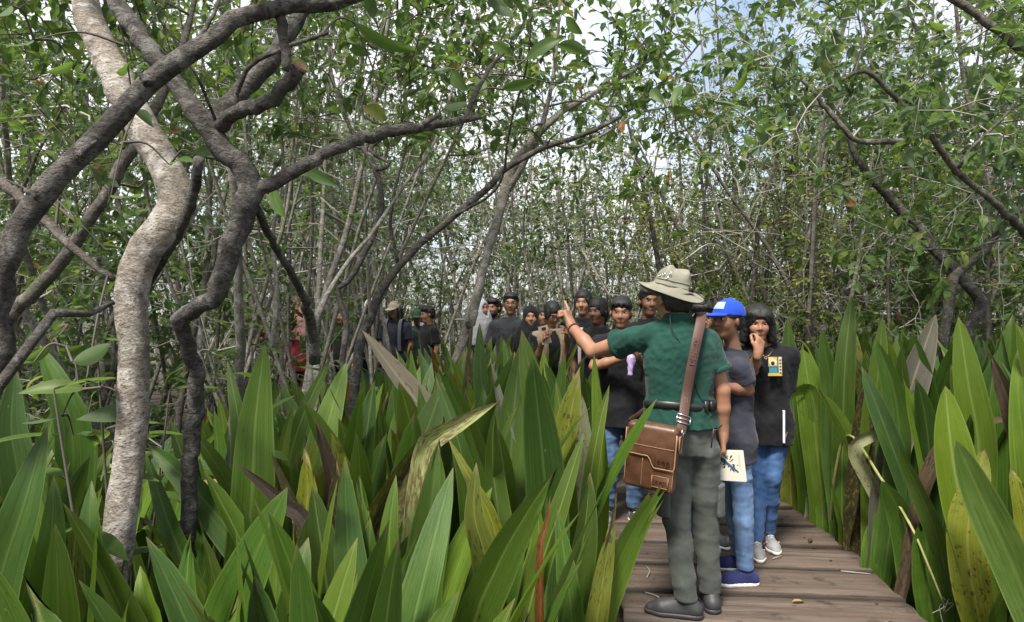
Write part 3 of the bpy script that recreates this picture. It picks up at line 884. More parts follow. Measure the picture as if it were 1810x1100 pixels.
# dark bent tree right, above the right-hand bed
q = Tree(20, ws=0.72, bark='bark_dark', twig='twig_grey', leaf='leaf', leaf_len=.095, per_twig=6, twigs=3, twig_len=.3, tint=(.3, .95), origin=(*W(1700, 640, 5.6)[:2], GZ))
q.stem(to_ground(px_stem([(1690, 640, 5.6, 26), (1715, 575, 5.6, 28), (1735, 540, 5.6, 30), (1700, 490, 5.6, 26), (1665, 455, 5.6, 26), (1630, 410, 5.6, 25), (1590, 370, 5.6, 24), (1560, 338, 5.6, 22), (1520, 290, 5.6, 16), (1490, 220, 5.6, 10)])), 50, 10, .14, 'trunk', .5)
q.stem(to_ground(px_stem([(1680, 520, 5.2, 22), (1695, 480, 5.2, 22), (1735, 450, 5.2, 20), (1755, 425, 5.2, 17), (1780, 395, 5.2, 14), (1830, 360, 5.2, 12), (1900, 330, 5.2, 8)])), 40, 8, .14, 'stem', .5)
q.stem(px_stem([(1780, 410, 5.2, 6), (1720, 440, 5.0, 7), (1660, 440, 4.9, 6), (1600, 445, 4.8, 4)]), 16, 6, .1, 'limb', .3)
q.reach(box_targets(q.r, 15, (1480, 1860), (230, 520), (4.6, 6.0)), spread=.6)
q.build('bent_dark_tree', 'dark bent trunk rising from the right bed with bright green sprays', None)
# ------------------------------------------------------------------ the thicket: a few kinds, each copied
def wander(r, x, y, h, lean, r0, bend=.12, n=9):
    rows, p = [], np.array([x, y, GZ - .12])
    d = nrm([lean[0], lean[1], 1.0])
    for i in range(n):
        t = i / (n - 1)
        rows.append((*p, r0 * (1 - .8 * t)))
        d = nrm(d + r.normal(0, bend, 3) * [1, 1, .3] + np.array([0, 0, .05]))
        p = p + d * h / (n - 1)
    return rows


def thicket_tree(seed, h, stems, lean, n_t, leafm, bark, twig, low=.3, per=6, ll=.075, radius=1.2, bare=.1, r0=.035, twigs=3, tint=(0, .92)):
    t = Tree(seed, bark, twig, leafm, leaf_len=ll, per_twig=per, twigs=twigs, twig_len=.34, tint=tint)
    r = t.r
    tops = []
    for i in range(stems):
        an = r.random() * 6.28
        L = (lean * math.cos(an), lean * math.sin(an))
        rows = wander(r, .12 * math.cos(an), .12 * math.sin(an), h * (.75 + .35 * r.random()), L, r0 * (.6 + .6 * r.random()))
        tops.append(np.array(rows))
        t.stem(rows, 26, 6, .12, 'trunk' if i == 0 else 'stem', .18)
    tg = []
    for _ in range(n_t):
        s = tops[r.integers(len(tops))]
        f = low + (1 - low) * r.random() ** .8
        j = min(int(f * (len(s) - 1)), len(s) - 2)
        c0 = s[j, :3]
        tg.append(c0 + r.normal(0, 1, 3) * [radius * .5, radius * .5, .35] + [0, 0, .25])
    t.reach(tg, bare=bare, spread=.5, sides=3)
    return t


def vine_tree(seed):
    t = Tree(seed, 'bark_dark', 'twig_dark', 'leaf_vine', leaf_len=.062, per_twig=5, twigs=2, twig_len=.25, leaf_w=.5, tint=(0, 1))
    r = t.r
    cols = []
    for i in range(3):
        rows = wander(r, r.normal(0, .4), r.normal(0, .4), 5.4 + r.random(), (r.normal(0, .06), r.normal(0, .06)), .05, .07)
        cols.append(np.array(rows))
        t.stem(rows, 24, 7, .15, 'trunk' if i == 0 else 'stem', .2)
    for s in cols:
        for _ in range(44):           # hanging strands of creeper round each stem
            f = .28 + .72 * r.random()
            j = min(int(f * (len(s) - 1)), len(s) - 2)
            p = s[j, :3] + r.normal(0, 1, 3) * [.24, .24, .15]
            ln = .4 + 1.1 * r.random()
            k = 6
            pts = np.array([p + [r.normal(0, .04), r.normal(0, .04), -ln * i / (k - 1)] for i in range(k)])
            tube(t.TW, pts, .004, 3, False)
            for _ in range(int(ln * 26)):
                u = r.random() * (k - 1.001)
                a_ = int(u)
                q = pts[a_] + (pts[a_ + 1] - pts[a_]) * (u - a_)
                t.leaf_at(q, np.array([r.normal(0, 1), r.normal(0, 1), -.5]), .9)
    t.reach([cols[r.integers(3)][-1 - r.integers(4), :3] + r.normal(0, .6, 3) for _ in range(16)], spread=.5, sides=3)
    return t


def bare_shrub(seed):
    t = Tree(seed, 'bark_grey', 'twig_pale', 'leaf', per_twig=0, twigs=4, twig_len=.45, twig_r=.003)
    r = t.r
    for i in range(3):
        t.stem(wander(r, r.normal(0, .1), r.normal(0, .1), 2.2 + r.random(), (r.normal(0, .3), r.normal(0, .3)), .018, .15), 18, 5, .1, 'trunk' if i == 0 else 'stem', .2)
    t.reach([(r.normal(0, .7), r.normal(0, .7), .8 + 1.9 * r.random()) for _ in range(24)], leafy=False, spread=.8, sides=3, thick=.6)
    return t


def copy_tree(o, loc, rz, sc, label):
    c = o.copy()
    COL.objects.link(c)
    c.location = loc
    c.rotation_euler = (0, 0, rz)
    c.scale = sc
    c['label'] = label
    for ch in o.children:
        k_ = ch.copy()
        COL.objects.link(k_)
        k_.parent = c
    return c


KINDS = {}
PARK = []


def kind(name, objs):
    KINDS[name] = objs
    PARK.extend(objs)


G_OF = {'thin': 'slender grey thicket trees', 'leafy': 'leafy thicket trees', 'pole': 'pale pole trees', 'high': 'slender grey thicket trees', 'vine': 'creeper-draped trees', 'bare': 'leafless shrubs'}
N_OF = {'thin': 'slender_tree', 'leafy': 'leafy_tree', 'pole': 'pole_tree', 'high': 'slender_tree', 'vine': 'creeper_tree', 'bare': 'bare_shrub'}
DESC = {'thin': 'slender grey tree', 'high': 'slender grey tree', 'leafy': 'bushy leafy green tree', 'pole': 'pale pole-like tree', 'vine': 'tree draped in creepers', 'bare': 'leafless pale twiggy shrub'}


def where_of(x, y):
    px = CX + x / y * F
    if y > 17: d = 'deep in the wood '
    elif y > 11: d = 'in the thicket '
    else: d = 'at the thicket edge '
    if px < 230: return d + 'beyond the far left trunks'
    if px < 640: return d + 'beyond the crooked dark trees'
    if px < 900: return d + 'behind the far row of people'
    if px < 1240: return d + 'behind the guide and the girls'
    if px < 1440: return d + 'behind the blue cap'
    return d + 'behind the right-hand bed of plants'


kind('thin', [thicket_tree(100 + i, 5.6, 4, .34, 54, 'leaf' if i % 2 else 'leaf_far', 'bark_grey' if i % 2 else 'bark_brown', 'twig_grey', .14, 5, .095, 1.5, .3) for i in range(4)])
kind('high', [thicket_tree(110 + i, 6.0, 3, .2, 40, 'leaf_far', 'bark_grey', 'twig_grey', .55, 6, .08, 1.5, .3, .028) for i in range(3)])
kind('leafy', [thicket_tree(120 + i, 5.8, 3, .22, 84, 'leaf_dark' if i == 1 else 'leaf', 'bark_brown', 'twig_grey', .12, 7, .10, 1.7, .08) for i in range(3)])
kind('pole', [thicket_tree(140 + i, 6.4, 2, .12, 46, 'leaf_far', 'bark_pale', 'twig_pale', .25, 6, .08, 1.4, .2, .03) for i in range(2)])
kind('vine', [vine_tree(160 + i) for i in range(2)])
kind('bare', [bare_shrub(180 + i) for i in range(2)])
for kk in KINDS:
    KINDS[kk] = [[t, None] for t in KINDS[kk]]


def put(kn, x, y, sc=1.0, rz=None, zs=1.0):
    slot = KINDS[kn][rng.integers(len(KINDS[kn]))]
    rz = rng.random() * 6.28 if rz is None else rz
    loc = (x, y, ground_h(x, y) - GZ)
    lab = DESC[kn] + ' ' + where_of(x, y)
    grp = G_OF[kn] + ' ' + where_of(x, y)
    if slot[1] is None:
        o = slot[0].build(N_OF[kn], lab, grp, cat='shrub' if kn == 'bare' else 'tree')
        o.location, o.rotation_euler, o.scale = loc, (0, 0, rz), (sc, sc, sc * zs)
        slot[1] = o
    else:
        copy_tree(slot[1], loc, rz, (sc, sc, sc * zs), lab)['group'] = grp


def scatter(n, yr, pxr, mix, mind=.55, clear=.9):
    pts = []
    tries = 0
    while len(pts) < n and tries < n * 40:
        tries += 1
        y = math.sqrt(rng.uniform(yr[0] ** 2, yr[1] ** 2))
        x = (rng.uniform(*pxr) - CX) / F * y
        if path_dist(x, y) < clear: continue
        if any((x - a_) ** 2 + (y - b_) ** 2 < mind ** 2 for a_, b_ in pts): continue
        pts.append((x, y))
        kn = mix[rng.integers(len(mix))]
        px_ = CX + x / y * F
        gap = 1090 < px_ < 1320
        put(kn, x, y, rng.uniform(.85, 1.2), None, rng.uniform(.58, .8) if gap else 1.0)


if 'forest' not in SKIP:
    scatter(10, (5.2, 8.2), (-150, 430), ['thin', 'leafy', 'thin'], .8)
    scatter(7, (5.2, 8.6), (430, 800), ['high'], .8, .8)
    scatter(3, (5.6, 8.0), (420, 640), ['high'], .7, .8)
    scatter(10, (8.5, 13), (-120, 430), ['thin', 'thin', 'leafy', 'pole'], .8)
    scatter(14, (10.8, 14), (430, 700), ['thin', 'high', 'pole', 'leafy'], .8)
    scatter(24, (9.6, 13.5), (640, 1240), ['thin', 'high', 'thin', 'pole'], .9)
    scatter(20, (7.4, 12), (1240, 1460), ['vine', 'vine', 'vine', 'high'], .8)
    scatter(20, (6.8, 12), (1440, 1950), ['leafy', 'thin', 'vine', 'pole'], .8)
    scatter(3, (7.2, 9), (1340, 1500), ['bare'], .7)
    scatter(44, (13, 19), (-120, 1930), ['thin', 'pole', 'leafy', 'pole'], .9)
    scatter(40, (19, 28), (-120, 1930), ['leafy', 'pole', 'thin'], 1.0)


# ---- the tangle of sticks and low leaves that closes the view between the trunks
def undergrowth():
    r = np.random.default_rng(55)
    st, lf = MB(), MB()
    P, D, U, LL, LW, T_ = [], [], [], [], [], []
    n = 0
    while n < 2500:
        y = math.sqrt(r.uniform(9.5 ** 2, 30 ** 2))
        x = r.uniform(-1.0, 1.0) * y * .85
        if path_dist(x, y) < .9 or (y < 11.5 and x < .6 and -y * .42 < x): continue
        n += 1
        hgt = r.uniform(.8, 4.2)
        lean = r.normal(0, .26, 2)
        b_ = np.array([x, y, GZ - .05])
        k = 4
        pts = np.array([b_ + [lean[0] * hgt * (i / 3) ** 1.3 + r.normal(0, .03), lean[1] * hgt * (i / 3), hgt * i / 3] for i in range(k)])
        tube(st, pts, np.linspace(.016, .005, k) * r.uniform(.5, 1.3), 3, False, tint=r.random())
        m = r.integers(5, 17)
        f = r.random(m) ** .8
        q = pts[0] + (pts[-1] - pts[0]) * f[:, None] + r.normal(0, .22, (m, 3))
        P.append(q)
        D.append(r.normal(0, 1, (m, 3)) * [1, 1, .5])
        U.append(np.array([0, 0, 1]) + r.normal(0, .5, (m, 3)))
        L = .085 * (.6 + .9 * r.random(m))
        LL.append(L)
        LW.append(L * .42)
        T_.append(r.random(m) * .95)
    leaves(lf, np.concatenate(P), np.concatenate(D), np.concatenate(U), np.concatenate(LL), np.concatenate(LW), np.concatenate(T_))
    root = empty('undergrowth', (0, 18, 0))
    tag(root, 'tangle of thin sticks and low leaves filling the wood behind the people', kind='stuff')
    o = link('sticks', st.mesh('sticks', M['twig_pale'], origin=(0, 18, 0)), root)
    tag(o, kind='stuff')
    o = link('foliage', lf.mesh('foliage', M['leaf_far'], False, origin=(0, 18, 0)), root)
    tag(o, kind='stuff')


if 'forest' not in SKIP: undergrowth()
# ------------------------------------------------------------------ strap-leaved swamp plants
def strap_path(mb, path, width, normal, chan=.16, nu=4, twist=0.0, tear=None, prof='blade', wave=0.0, rng_=None):
    """a long strap leaf along path; width: full width; normal: the way its face looks at the base"""
    p = np.asarray(path, float)
    n = len(p)
    s = np.concatenate([[0], np.cumsum(np.linalg.norm(np.diff(p, axis=0), axis=1))])
    t = s / s[-1]
    T = np.gradient(p, axis=0)
    T /= np.maximum(np.linalg.norm(T, axis=1, keepdims=True), 1e-9)
    if prof == 'blade':
        w = np.where(t < .62, .58 + .42 * np.sin(np.clip(t / .62, 0, 1) * math.pi / 2), np.clip(1 - (np.clip(t - .62, 0, 1) / .38) ** 2.5, 0, 1) ** .74)
    else:
        w = np.where(t < .5, .5 + .5 * np.sin(np.clip(t / .5, 0, 1) * math.pi / 2), 1 - .5 * np.clip((t - .5) / .5, 0, 1) ** 2.2)
    us = np.linspace(-1, 1, nu + 1)
    v = np.zeros((n, nu + 1, 3))
    uv = np.zeros((n, nu + 1, 3))
    N = np.array(normal, float)
    for i in range(n):
        N = nrm(N - T[i] * np.dot(N, T[i]))
        a_ = twist * t[i]
        B0 = np.cross(T[i], N)
        Ni = N * math.cos(a_) + B0 * math.sin(a_)
        B = np.cross(T[i], Ni)
        hw = max(.0006, width * .5 * w[i])
        ch = chan * (1.5 - t[i])
        for j, u in enumerate(us):
            wv = wave * math.sin(t[i] * 23 + u * 2.0) * abs(u) * hw
            q = p[i] + B * (u * hw) + Ni * (abs(u) ** 1.4 * hw * ch * 1.6 + wv)
            if tear is not None and s[i] > s[-1] - .17:
                q = q - T[i] * (tear[j] * (s[i] - s[-1] + .17) / .17)
            v[i, j] = q
            uv[i, j] = (u, t[i], 0)
    k = nu + 1
    ii, jj = np.meshgrid(np.arange(n - 1), np.arange(nu), indexing='ij')
    qd = np.stack([ii * k + jj, ii * k + jj + 1, (ii + 1) * k + jj + 1, (ii + 1) * k + jj], -1).reshape(-1, 4)
    mb.add(v.reshape(-1, 3), qd, None, uv.reshape(-1, 3))


def tear_row(r, nu, deep=.25):
    return np.abs(r.normal(0, deep, nu + 1)).clip(0, .13)


PLANTS_L = 'strap-leaved plants left of the boardwalk'
PLANTS_R = 'strap-leaved plants right of the boardwalk'
KM = {'g': 'strap_a', 'l': 'strap_b', 'c': 'strap_c', 'y': 'strap_y', 's': 'strap_spot', 'p': 'strap_pale', 'r': 'strap_grey', 'd': 'strap_dry', 'b': 'strap_brown', 'o': 'strap_orange'}

# leaves that stand out: points (px, py, distance) from low to tip, width in px, colour, torn tip?
HERO = [
    # left of the boardwalk, from the left edge
    ([(-10, 1080, 1.6), (40, 900, 1.6), (84, 755, 1.65)], 78, 'c', 0), ([(60, 1120, 1.7), (90, 960, 1.7), (95, 840, 1.72)], 60, 'g', 0), ([(168, 1100, 1.8), (158, 960, 1.8), (162, 850, 1.85)], 58, 'g', 0),
    ([(120, 1110, 1.72), (130, 980, 1.72), (142, 885, 1.72)], 44, 'y', 1), ([(560, 1130, 2.2), (420, 955, 2.2), (330, 850, 2.25), (260, 783, 2.3)], 60, 'c', 0), ([(345, 1060, 2.1), (300, 930, 2.1), (257, 800, 2.15)], 40, 'g', 0),
    ([(432, 1040, 2.2), (445, 880, 2.2), (452, 740, 2.22), (468, 608, 2.25)], 72, 'l', 0), ([(395, 1130, 1.72), (440, 1010, 1.7), (508, 862, 1.7)], 92, 'g', 0), ([(430, 900, 2.4), (424, 760, 2.4), (402, 638, 2.45)], 34, 'g', 0),
    ([(332, 1120, 1.6), (330, 1030, 1.6), (338, 938, 1.62)], 58, 'g', 1), ([(270, 1130, 1.7), (256, 1060, 1.7), (248, 1000, 1.75)], 70, 'l', 0), ([(390, 900, 2.5), (408, 800, 2.5), (404, 750, 2.5)], 24, 'd', 0),
    ([(560, 960, 1.95), (500, 890, 1.95), (418, 820, 1.9)], 30, 'b', 0), ([(545, 960, 2.05), (520, 880, 2.05), (478, 795, 2.05)], 40, 's', 0), ([(545, 960, 2.1), (545, 860, 2.1), (536, 778, 2.1)], 50, 'y', 1),
    ([(590, 920, 2.2), (585, 840, 2.2), (556, 736, 2.2)], 34, 'b', 1), ([(600, 940, 2.15), (598, 850, 2.15), (592, 790, 2.15)], 36, 's', 1), ([(585, 1120, 1.8), (570, 980, 1.8), (552, 858, 1.82)], 74, 'g', 0),
    ([(510, 1130, 1.65), (528, 1020, 1.65), (545, 950, 1.7)], 80, 'g', 0), ([(560, 900, 2.7), (572, 780, 2.75), (612, 640, 2.85)], 58, 'l', 0), ([(505, 860, 2.8), (530, 750, 2.8), (584, 632, 2.85)], 34, 'g', 0),
    ([(630, 960, 2.4), (640, 830, 2.4), (662, 668, 2.45)], 58, 'g', 1), ([(500, 900, 2.6), (500, 800, 2.6), (520, 712, 2.6)], 26, 'c', 0), ([(618, 900, 2.9), (630, 790, 2.9), (636, 690, 2.9)], 36, 'c', 0),
    ([(800, 810, 2.9), (755, 735, 2.9), (700, 662, 2.92), (640, 584, 2.95)], 46, 'r', 0), ([(612, 1100, 2.1), (640, 985, 2.1), (690, 880, 2.1), (762, 756, 2.1)], 60, 's', 0), ([(742, 900, 2.06), (752, 800, 2.06), (763, 779, 2.03), (800, 756, 2.0), (845, 730, 2.0), (888, 708, 2.0)], 46, 'p', 1),
    ([(712, 900, 2.45), (745, 790, 2.45), (786, 672, 2.5)], 66, 'g', 0), ([(738, 1130, 1.9), (748, 990, 1.9), (765, 870, 1.9), (776, 770, 1.92)], 74, 'l', 1), ([(760, 1100, 1.85), (776, 970, 1.85), (800, 852, 1.85)], 40, 'g', 0),
    ([(868, 1100, 1.8), (856, 980, 1.8), (838, 910, 1.8), (842, 818, 1.82)], 56, 'y', 0), ([(830, 1140, 1.75), (880, 1000, 1.75), (930, 910, 1.75), (985, 826, 1.75)], 76, 'g', 1), ([(880, 960, 2.1), (838, 860, 2.1), (792, 775, 2.12)], 30, 'y', 0),
    ([(985, 880, 2.6), (966, 780, 2.6), (942, 680, 2.6), (922, 584, 2.62)], 60, 'l', 0), ([(1005, 920, 2.5), (1000, 800, 2.5), (983, 675, 2.52)], 38, 'l', 0), ([(945, 1040, 2.0), (990, 900, 2.0), (1032, 765, 2.02)], 42, 'g', 0),
    ([(990, 1130, 1.9), (1030, 960, 1.9), (1044, 826, 1.92)], 58, 'g', 1), ([(1065, 900, 2.7), (1060, 760, 2.7), (1050, 625, 2.7)], 30, 'l', 0), ([(1035, 930, 2.6), (1052, 790, 2.6), (1078, 676, 2.62)], 28, 'l', 1),
    ([(1048, 1130, 1.92), (1080, 1030, 1.9), (1120, 940, 1.88), (1170, 858, 1.86)], 62, 'l', 2), ([(1052, 1120, 1.86), (1070, 1000, 1.86), (1088, 893, 1.86)], 40, 'y', 1),
    ([(1068, 1010, 1.87), (1082, 930, 1.86), (1090, 868, 1.86)], 16, 'b', 1), ([(862, 930, 2.5), (868, 840, 2.5), (872, 752, 2.5)], 44, 'd', 1), ([(900, 800, 2.6), (888, 740, 2.6), (868, 640, 2.62)], 24, 'd', 0), ([(1022, 840, 2.9), (1022, 740, 2.9), (1012, 650, 2.9)], 40, 'd', 1),
    ([(955, 990, 1.95), (965, 930, 1.95), (974, 868, 1.95)], 17, 'o', 1), ([(690, 1100, 1.8), (650, 980, 1.8), (608, 868, 1.8)], 38, 'p', 2), ([(668, 1120, 1.75), (655, 990, 1.75), (630, 840, 1.78)], 42, 'l', 2), ([(640, 1130, 1.6), (648, 1070, 1.6), (640, 1010, 1.6)], 54, 'l', 2),
    ([(700, 1130, 1.62), (708, 1060, 1.62), (696, 1020, 1.62)], 40, 'g', 1), ([(940, 1130, 1.5), (936, 1100, 1.5), (930, 1066, 1.5)], 34, 's', 1), ([(880, 1130, 2.0), (905, 1020, 2.0), (930, 920, 2.0)], 44, 'g', 0), ([(600, 1120, 1.62), (616, 1060, 1.62), (632, 1010, 1.62)], 50, 'l', 1),
    ([(930, 1100, 2.05), (952, 960, 2.05), (948, 880, 2.05)], 40, 'l', 0), ([(700, 1100, 1.95), (688, 960, 1.95), (700, 840, 1.98)], 44, 'g', 0), ([(880, 900, 2.3), (870, 790, 2.3), (878, 715, 2.3)], 44, 'l', 0), ([(830, 900, 2.35), (810, 780, 2.35), (770, 665, 2.4)], 36, 'g', 0),
    ([(1012, 1120, 1.75), (1000, 1000, 1.75), (985, 900, 1.78)], 50, 'g', 0), ([(820, 760, 3.2), (828, 660, 3.2), (838, 560, 3.25)], 26, 's', 0), ([(860, 760, 3.4), (850, 660, 3.4), (848, 570, 3.4)], 34, 'c', 0), ([(900, 740, 3.3), (905, 680, 3.3), (890, 600, 3.35)], 34, 'g', 0),
    ([(1000, 780, 3.1), (985, 700, 3.1), (962, 640, 3.1)], 36, 'g', 0), ([(40, 900, 2.3), (20, 760, 2.3), (28, 650, 2.35)], 60, 'c', 0), ([(130, 800, 2.5), (105, 690, 2.5), (70, 610, 2.55)], 60, 'g', 0), ([(300, 900, 2.8), (330, 820, 2.8), (390, 755, 2.85)], 36, 'l', 0),
    # right of the boardwalk
    ([(1488, 900, 4.2), (1490, 760, 4.2), (1494, 640, 4.2), (1506, 522, 4.25)], 34, 'g', 0), ([(1452, 880, 3.7), (1440, 760, 3.7), (1418, 602, 3.75)], 50, 'l', 1), ([(1420, 840, 4.6), (1400, 700, 4.6), (1392, 562, 4.65)], 30, 'g', 0), ([(1560, 860, 3.6), (1592, 740, 3.6), (1654, 556, 3.65)], 46, 'r', 0),
    ([(1520, 880, 3.5), (1545, 780, 3.5), (1572, 668, 3.5)], 42, 'o', 0), ([(1522, 800, 3.7), (1530, 720, 3.7), (1536, 648, 3.7)], 36, 's', 0), ([(1728, 1010, 2.9), (1696, 880, 2.9), (1680, 780, 2.9), (1671, 682, 2.92)], 66, 'l', 0), ([(1850, 1150, 2.5), (1790, 1000, 2.55), (1730, 870, 2.6), (1690, 778, 2.62)], 62, 'l', 0),
    ([(1740, 1140, 2.4), (1712, 990, 2.4), (1716, 900, 2.4), (1740, 795, 2.42)], 60, 'y', 0), ([(1660, 960, 2.9), (1625, 870, 2.9), (1588, 793, 2.9)], 32, 'l', 0), ([(1440, 960, 3.1), (1458, 840, 3.05), (1474, 764, 3.0), (1492, 800, 2.95), (1508, 850, 2.92), (1524, 886, 2.9)], 44, 'd', 1),
    ([(1560, 900, 3.15), (1512, 800, 3.12), (1528, 775, 3.1), (1570, 764, 3.08), (1612, 764, 3.06)], 22, 'd', 0), ([(1640, 850, 2.9), (1690, 768, 2.88), (1740, 748, 2.86), (1796, 740, 2.84)], 26, 'b', 0), ([(1570, 1130, 2.7), (1560, 1010, 2.7), (1556, 903, 2.72)], 60, 'g', 0),
    ([(1655, 1140, 2.4), (1640, 1030, 2.4), (1636, 905, 2.42)], 66, 'g', 1), ([(1730, 800, 3.6), (1712, 680, 3.6), (1694, 560, 3.62)], 52, 'g', 0), ([(1816, 840, 3.1), (1786, 720, 3.1), (1748, 620, 3.12)], 34, 'b', 1), ([(1830, 900, 2.9), (1812, 740, 2.9), (1800, 615, 2.95)], 50, 'l', 0),
    ([(1452, 880, 4.1), (1440, 720, 4.1), (1425, 688, 4.1), (1398, 700, 4.05), (1392, 730, 4.02)], 26, 'l', 0), ([(1830, 1000, 2.3), (1812, 900, 2.3), (1786, 825, 2.32)], 44, 'y', 1), ([(1500, 1040, 3.3), (1490, 930, 3.3), (1470, 850, 3.3)], 40, 'g', 0), ([(1620, 1060, 3.0), (1600, 930, 3.0), (1560, 850, 3.0)], 46, 'g', 0),
    ([(1590, 800, 4.0), (1580, 690, 4.0), (1548, 600, 4.05)], 40, 'c', 0), ([(1650, 780, 4.2), (1630, 660, 4.2), (1612, 588, 4.2)], 40, 'c', 0), ([(1780, 800, 3.7), (1780, 680, 3.7), (1790, 556, 3.75)], 46, 'g', 0), ([(1540, 760, 4.4), (1552, 660, 4.4), (1560, 560, 4.4)], 34, 'g', 0), ([(1470, 800, 4.5), (1468, 690, 4.5), (1452, 580, 4.5)], 32, 'c', 0),
    ([(1760, 1140, 2.2), (1800, 1040, 2.2), (1830, 960, 2.2)], 60, 'l', 0), ([(1600, 1130, 2.3), (1610, 1060, 2.3), (1600, 1000, 2.3)], 56, 'g', 0), ([(1400, 900, 4.4), (1396, 820, 4.4), (1400, 760, 4.4)], 28, 'y', 1),
]


def hero_plants():
    r = np.random.default_rng(31)
    made = []
    for pts, wpx, kd, torn in HERO:
        if pts[0][0] > 1330:                                  # stands beyond the right edge of the boards
            fz = max(1.0, 2.26 * F / (pts[0][0] - CX) / pts[0][2])
            pts = [(a_, b_, y * fz) for a_, b_, y in pts]
        P3 = np.array([W(a_, b_, y) for a_, b_, y in pts])
        d0 = nrm(P3[0] - P3[1])
        d0 = nrm(d0 * [.5, .5, 1] + np.array([0, 0, -.25]))
        tt = max(.05, P3[0, 2] - (GZ - .02)) / max(.3, -d0[2])
        base = P3[0] + d0 * tt
        base[2] = GZ - .03
        made.append((base, np.vstack([base, (base + P3[0]) / 2 + r.normal(0, .01, 3), P3]), wpx * np.mean([q_[2] for q_ in pts]) / F, kd, torn))
    # leaves whose feet are close together belong to one plant
    groups = []
    for m in made:
        for g_ in groups:
            if np.hypot(*(g_['c'][:2] - m[0][:2])) < .26 and len(g_['m']) < 7:
                g_['m'].append(m)
                break
        else:
            groups.append({'c': m[0].copy(), 'm': [m]})
    word = {'g': 'deep green', 'l': 'light green', 'c': 'bluish green', 'y': 'yellowing', 's': 'brown-blotched', 'p': 'pale torn', 'r': 'dry grey', 'd': 'dry pale olive', 'b': 'dead dark brown', 'o': 'rusty orange'}
    cells = {}
    for g_ in groups:
        c0 = g_['c'].copy()
        for m in g_['m']:                                     # pull the feet together
            f = np.linspace(1, 0, 3)[:, None]
            m[1][:3] = m[1][:3] * (1 - f * .75) + (c0 + (m[1][:3] - m[0])) * f * .75
        side = 'left' if c0[0] < 1.2 else 'right'
        kinds = [m[3] for m in g_['m']]
        odd = [k_ for k_ in kinds if k_ in 'yspdrbo']
        tip = g_['m'][0][1][-1]
        cell = (side,)
        nb_ = ['', 'single-bladed', 'two-bladed', 'three-bladed', 'four-bladed', 'five-bladed', 'six-bladed', 'seven-bladed'][len(kinds)]
        lab = '%s %s strap plant' % (nb_, word[kinds[0]]) if not odd else '%s strap plant with %s blade' % (nb_, word[odd[0]])
        g_['lab'] = lab
        g_['side'] = side
        g_['px'] = CX + tip[0] / tip[1] * F
        g_['y'] = c0[1]
    from collections import defaultdict
    by = defaultdict(list)
    for g_ in groups: by[(g_['lab'], g_['side'])].append(g_)
    place = ['by the pale kinked trunk', 'below the zigzag tree', 'near the middle of the bed', 'close to the brown shoulder bag', 'at the boardwalk edge']
    for (lab, side), L in by.items():
        L.sort(key=lambda g_: g_['px'])
        for i, g_ in enumerate(L):
            px = g_['px']
            if side == 'left':
                where = 'by the kinked trunk' if px < 330 else 'left of the dead grey leaf' if px < 640 else 'below the dead grey leaf' if px < 800 else 'before the headscarves' if px < 960 else 'left of the brown bag'
            else:
                where = 'beside the girl in black' if px < 1460 else 'behind the rusty leaf' if px < 1600 else 'under the bent dark tree' if px < 1720 else 'at the right edge'
            dist = 'front row' if g_['y'] < 1.85 else 'second row' if g_['y'] < 2.3 else 'third row' if g_['y'] < 3 else 'back row'
            g_['final'] = '%s, %s %s' % (lab, dist, where)
    dupes = defaultdict(list)
    for g_ in groups: dupes[g_['final']].append(g_)
    for L in dupes.values():
        if len(L) > 1:
            L.sort(key=lambda g_: g_['px'])
            for i, g_ in enumerate(L):
                g_['final'] = ('leftmost ', 'rightmost ')[i == len(L) - 1] + g_['final'] if len(L) == 2 or i in (0, len(L) - 1) else 'middle ' + g_['final']
    for g_ in groups:
        c0 = g_['c']
        c0[2] = GZ
        root = empty('strap_plant', c0)
        tag(root, g_['final'], 'plant', PLANTS_L if g_['side'] == 'left' else PLANTS_R)
        for base, path, wd, kd, torn in g_['m']:
            pp = catmull(path, 34)
            view = nrm(np.array([0, 0, H]) - pp[len(pp) // 2])
            ax = nrm(pp[-1] - pp[0])
            ang = r.uniform(-.6, .6)
            nn = view * math.cos(ang) + np.cross(ax, view) * math.sin(ang)
            mb = MB()
            nu = 10 if torn else 6
            tr = tear_row(r, nu, .055 if torn == 2 else .025) if torn else None
            strap_path(mb, pp, wd * 1.04 / max(.75, math.cos(ang)), nn, (.55 if kd in 'spdrbo' else .20) * r.uniform(.6, 1.4), nu, r.uniform(-.9, .9) if kd in 'sdbo' else r.uniform(-.25, .25), tr, 'cut' if torn == 2 else 'blade', .12 if kd in 'yspbo' else .03)
            lf = link('leaf', mb.mesh('leaf', M[KM[kd]], origin=c0), root)
            if kd in 'spdrbo': lf['label'] = word[kd] + ' blade'
    return [g_['c'] for g_ in groups]


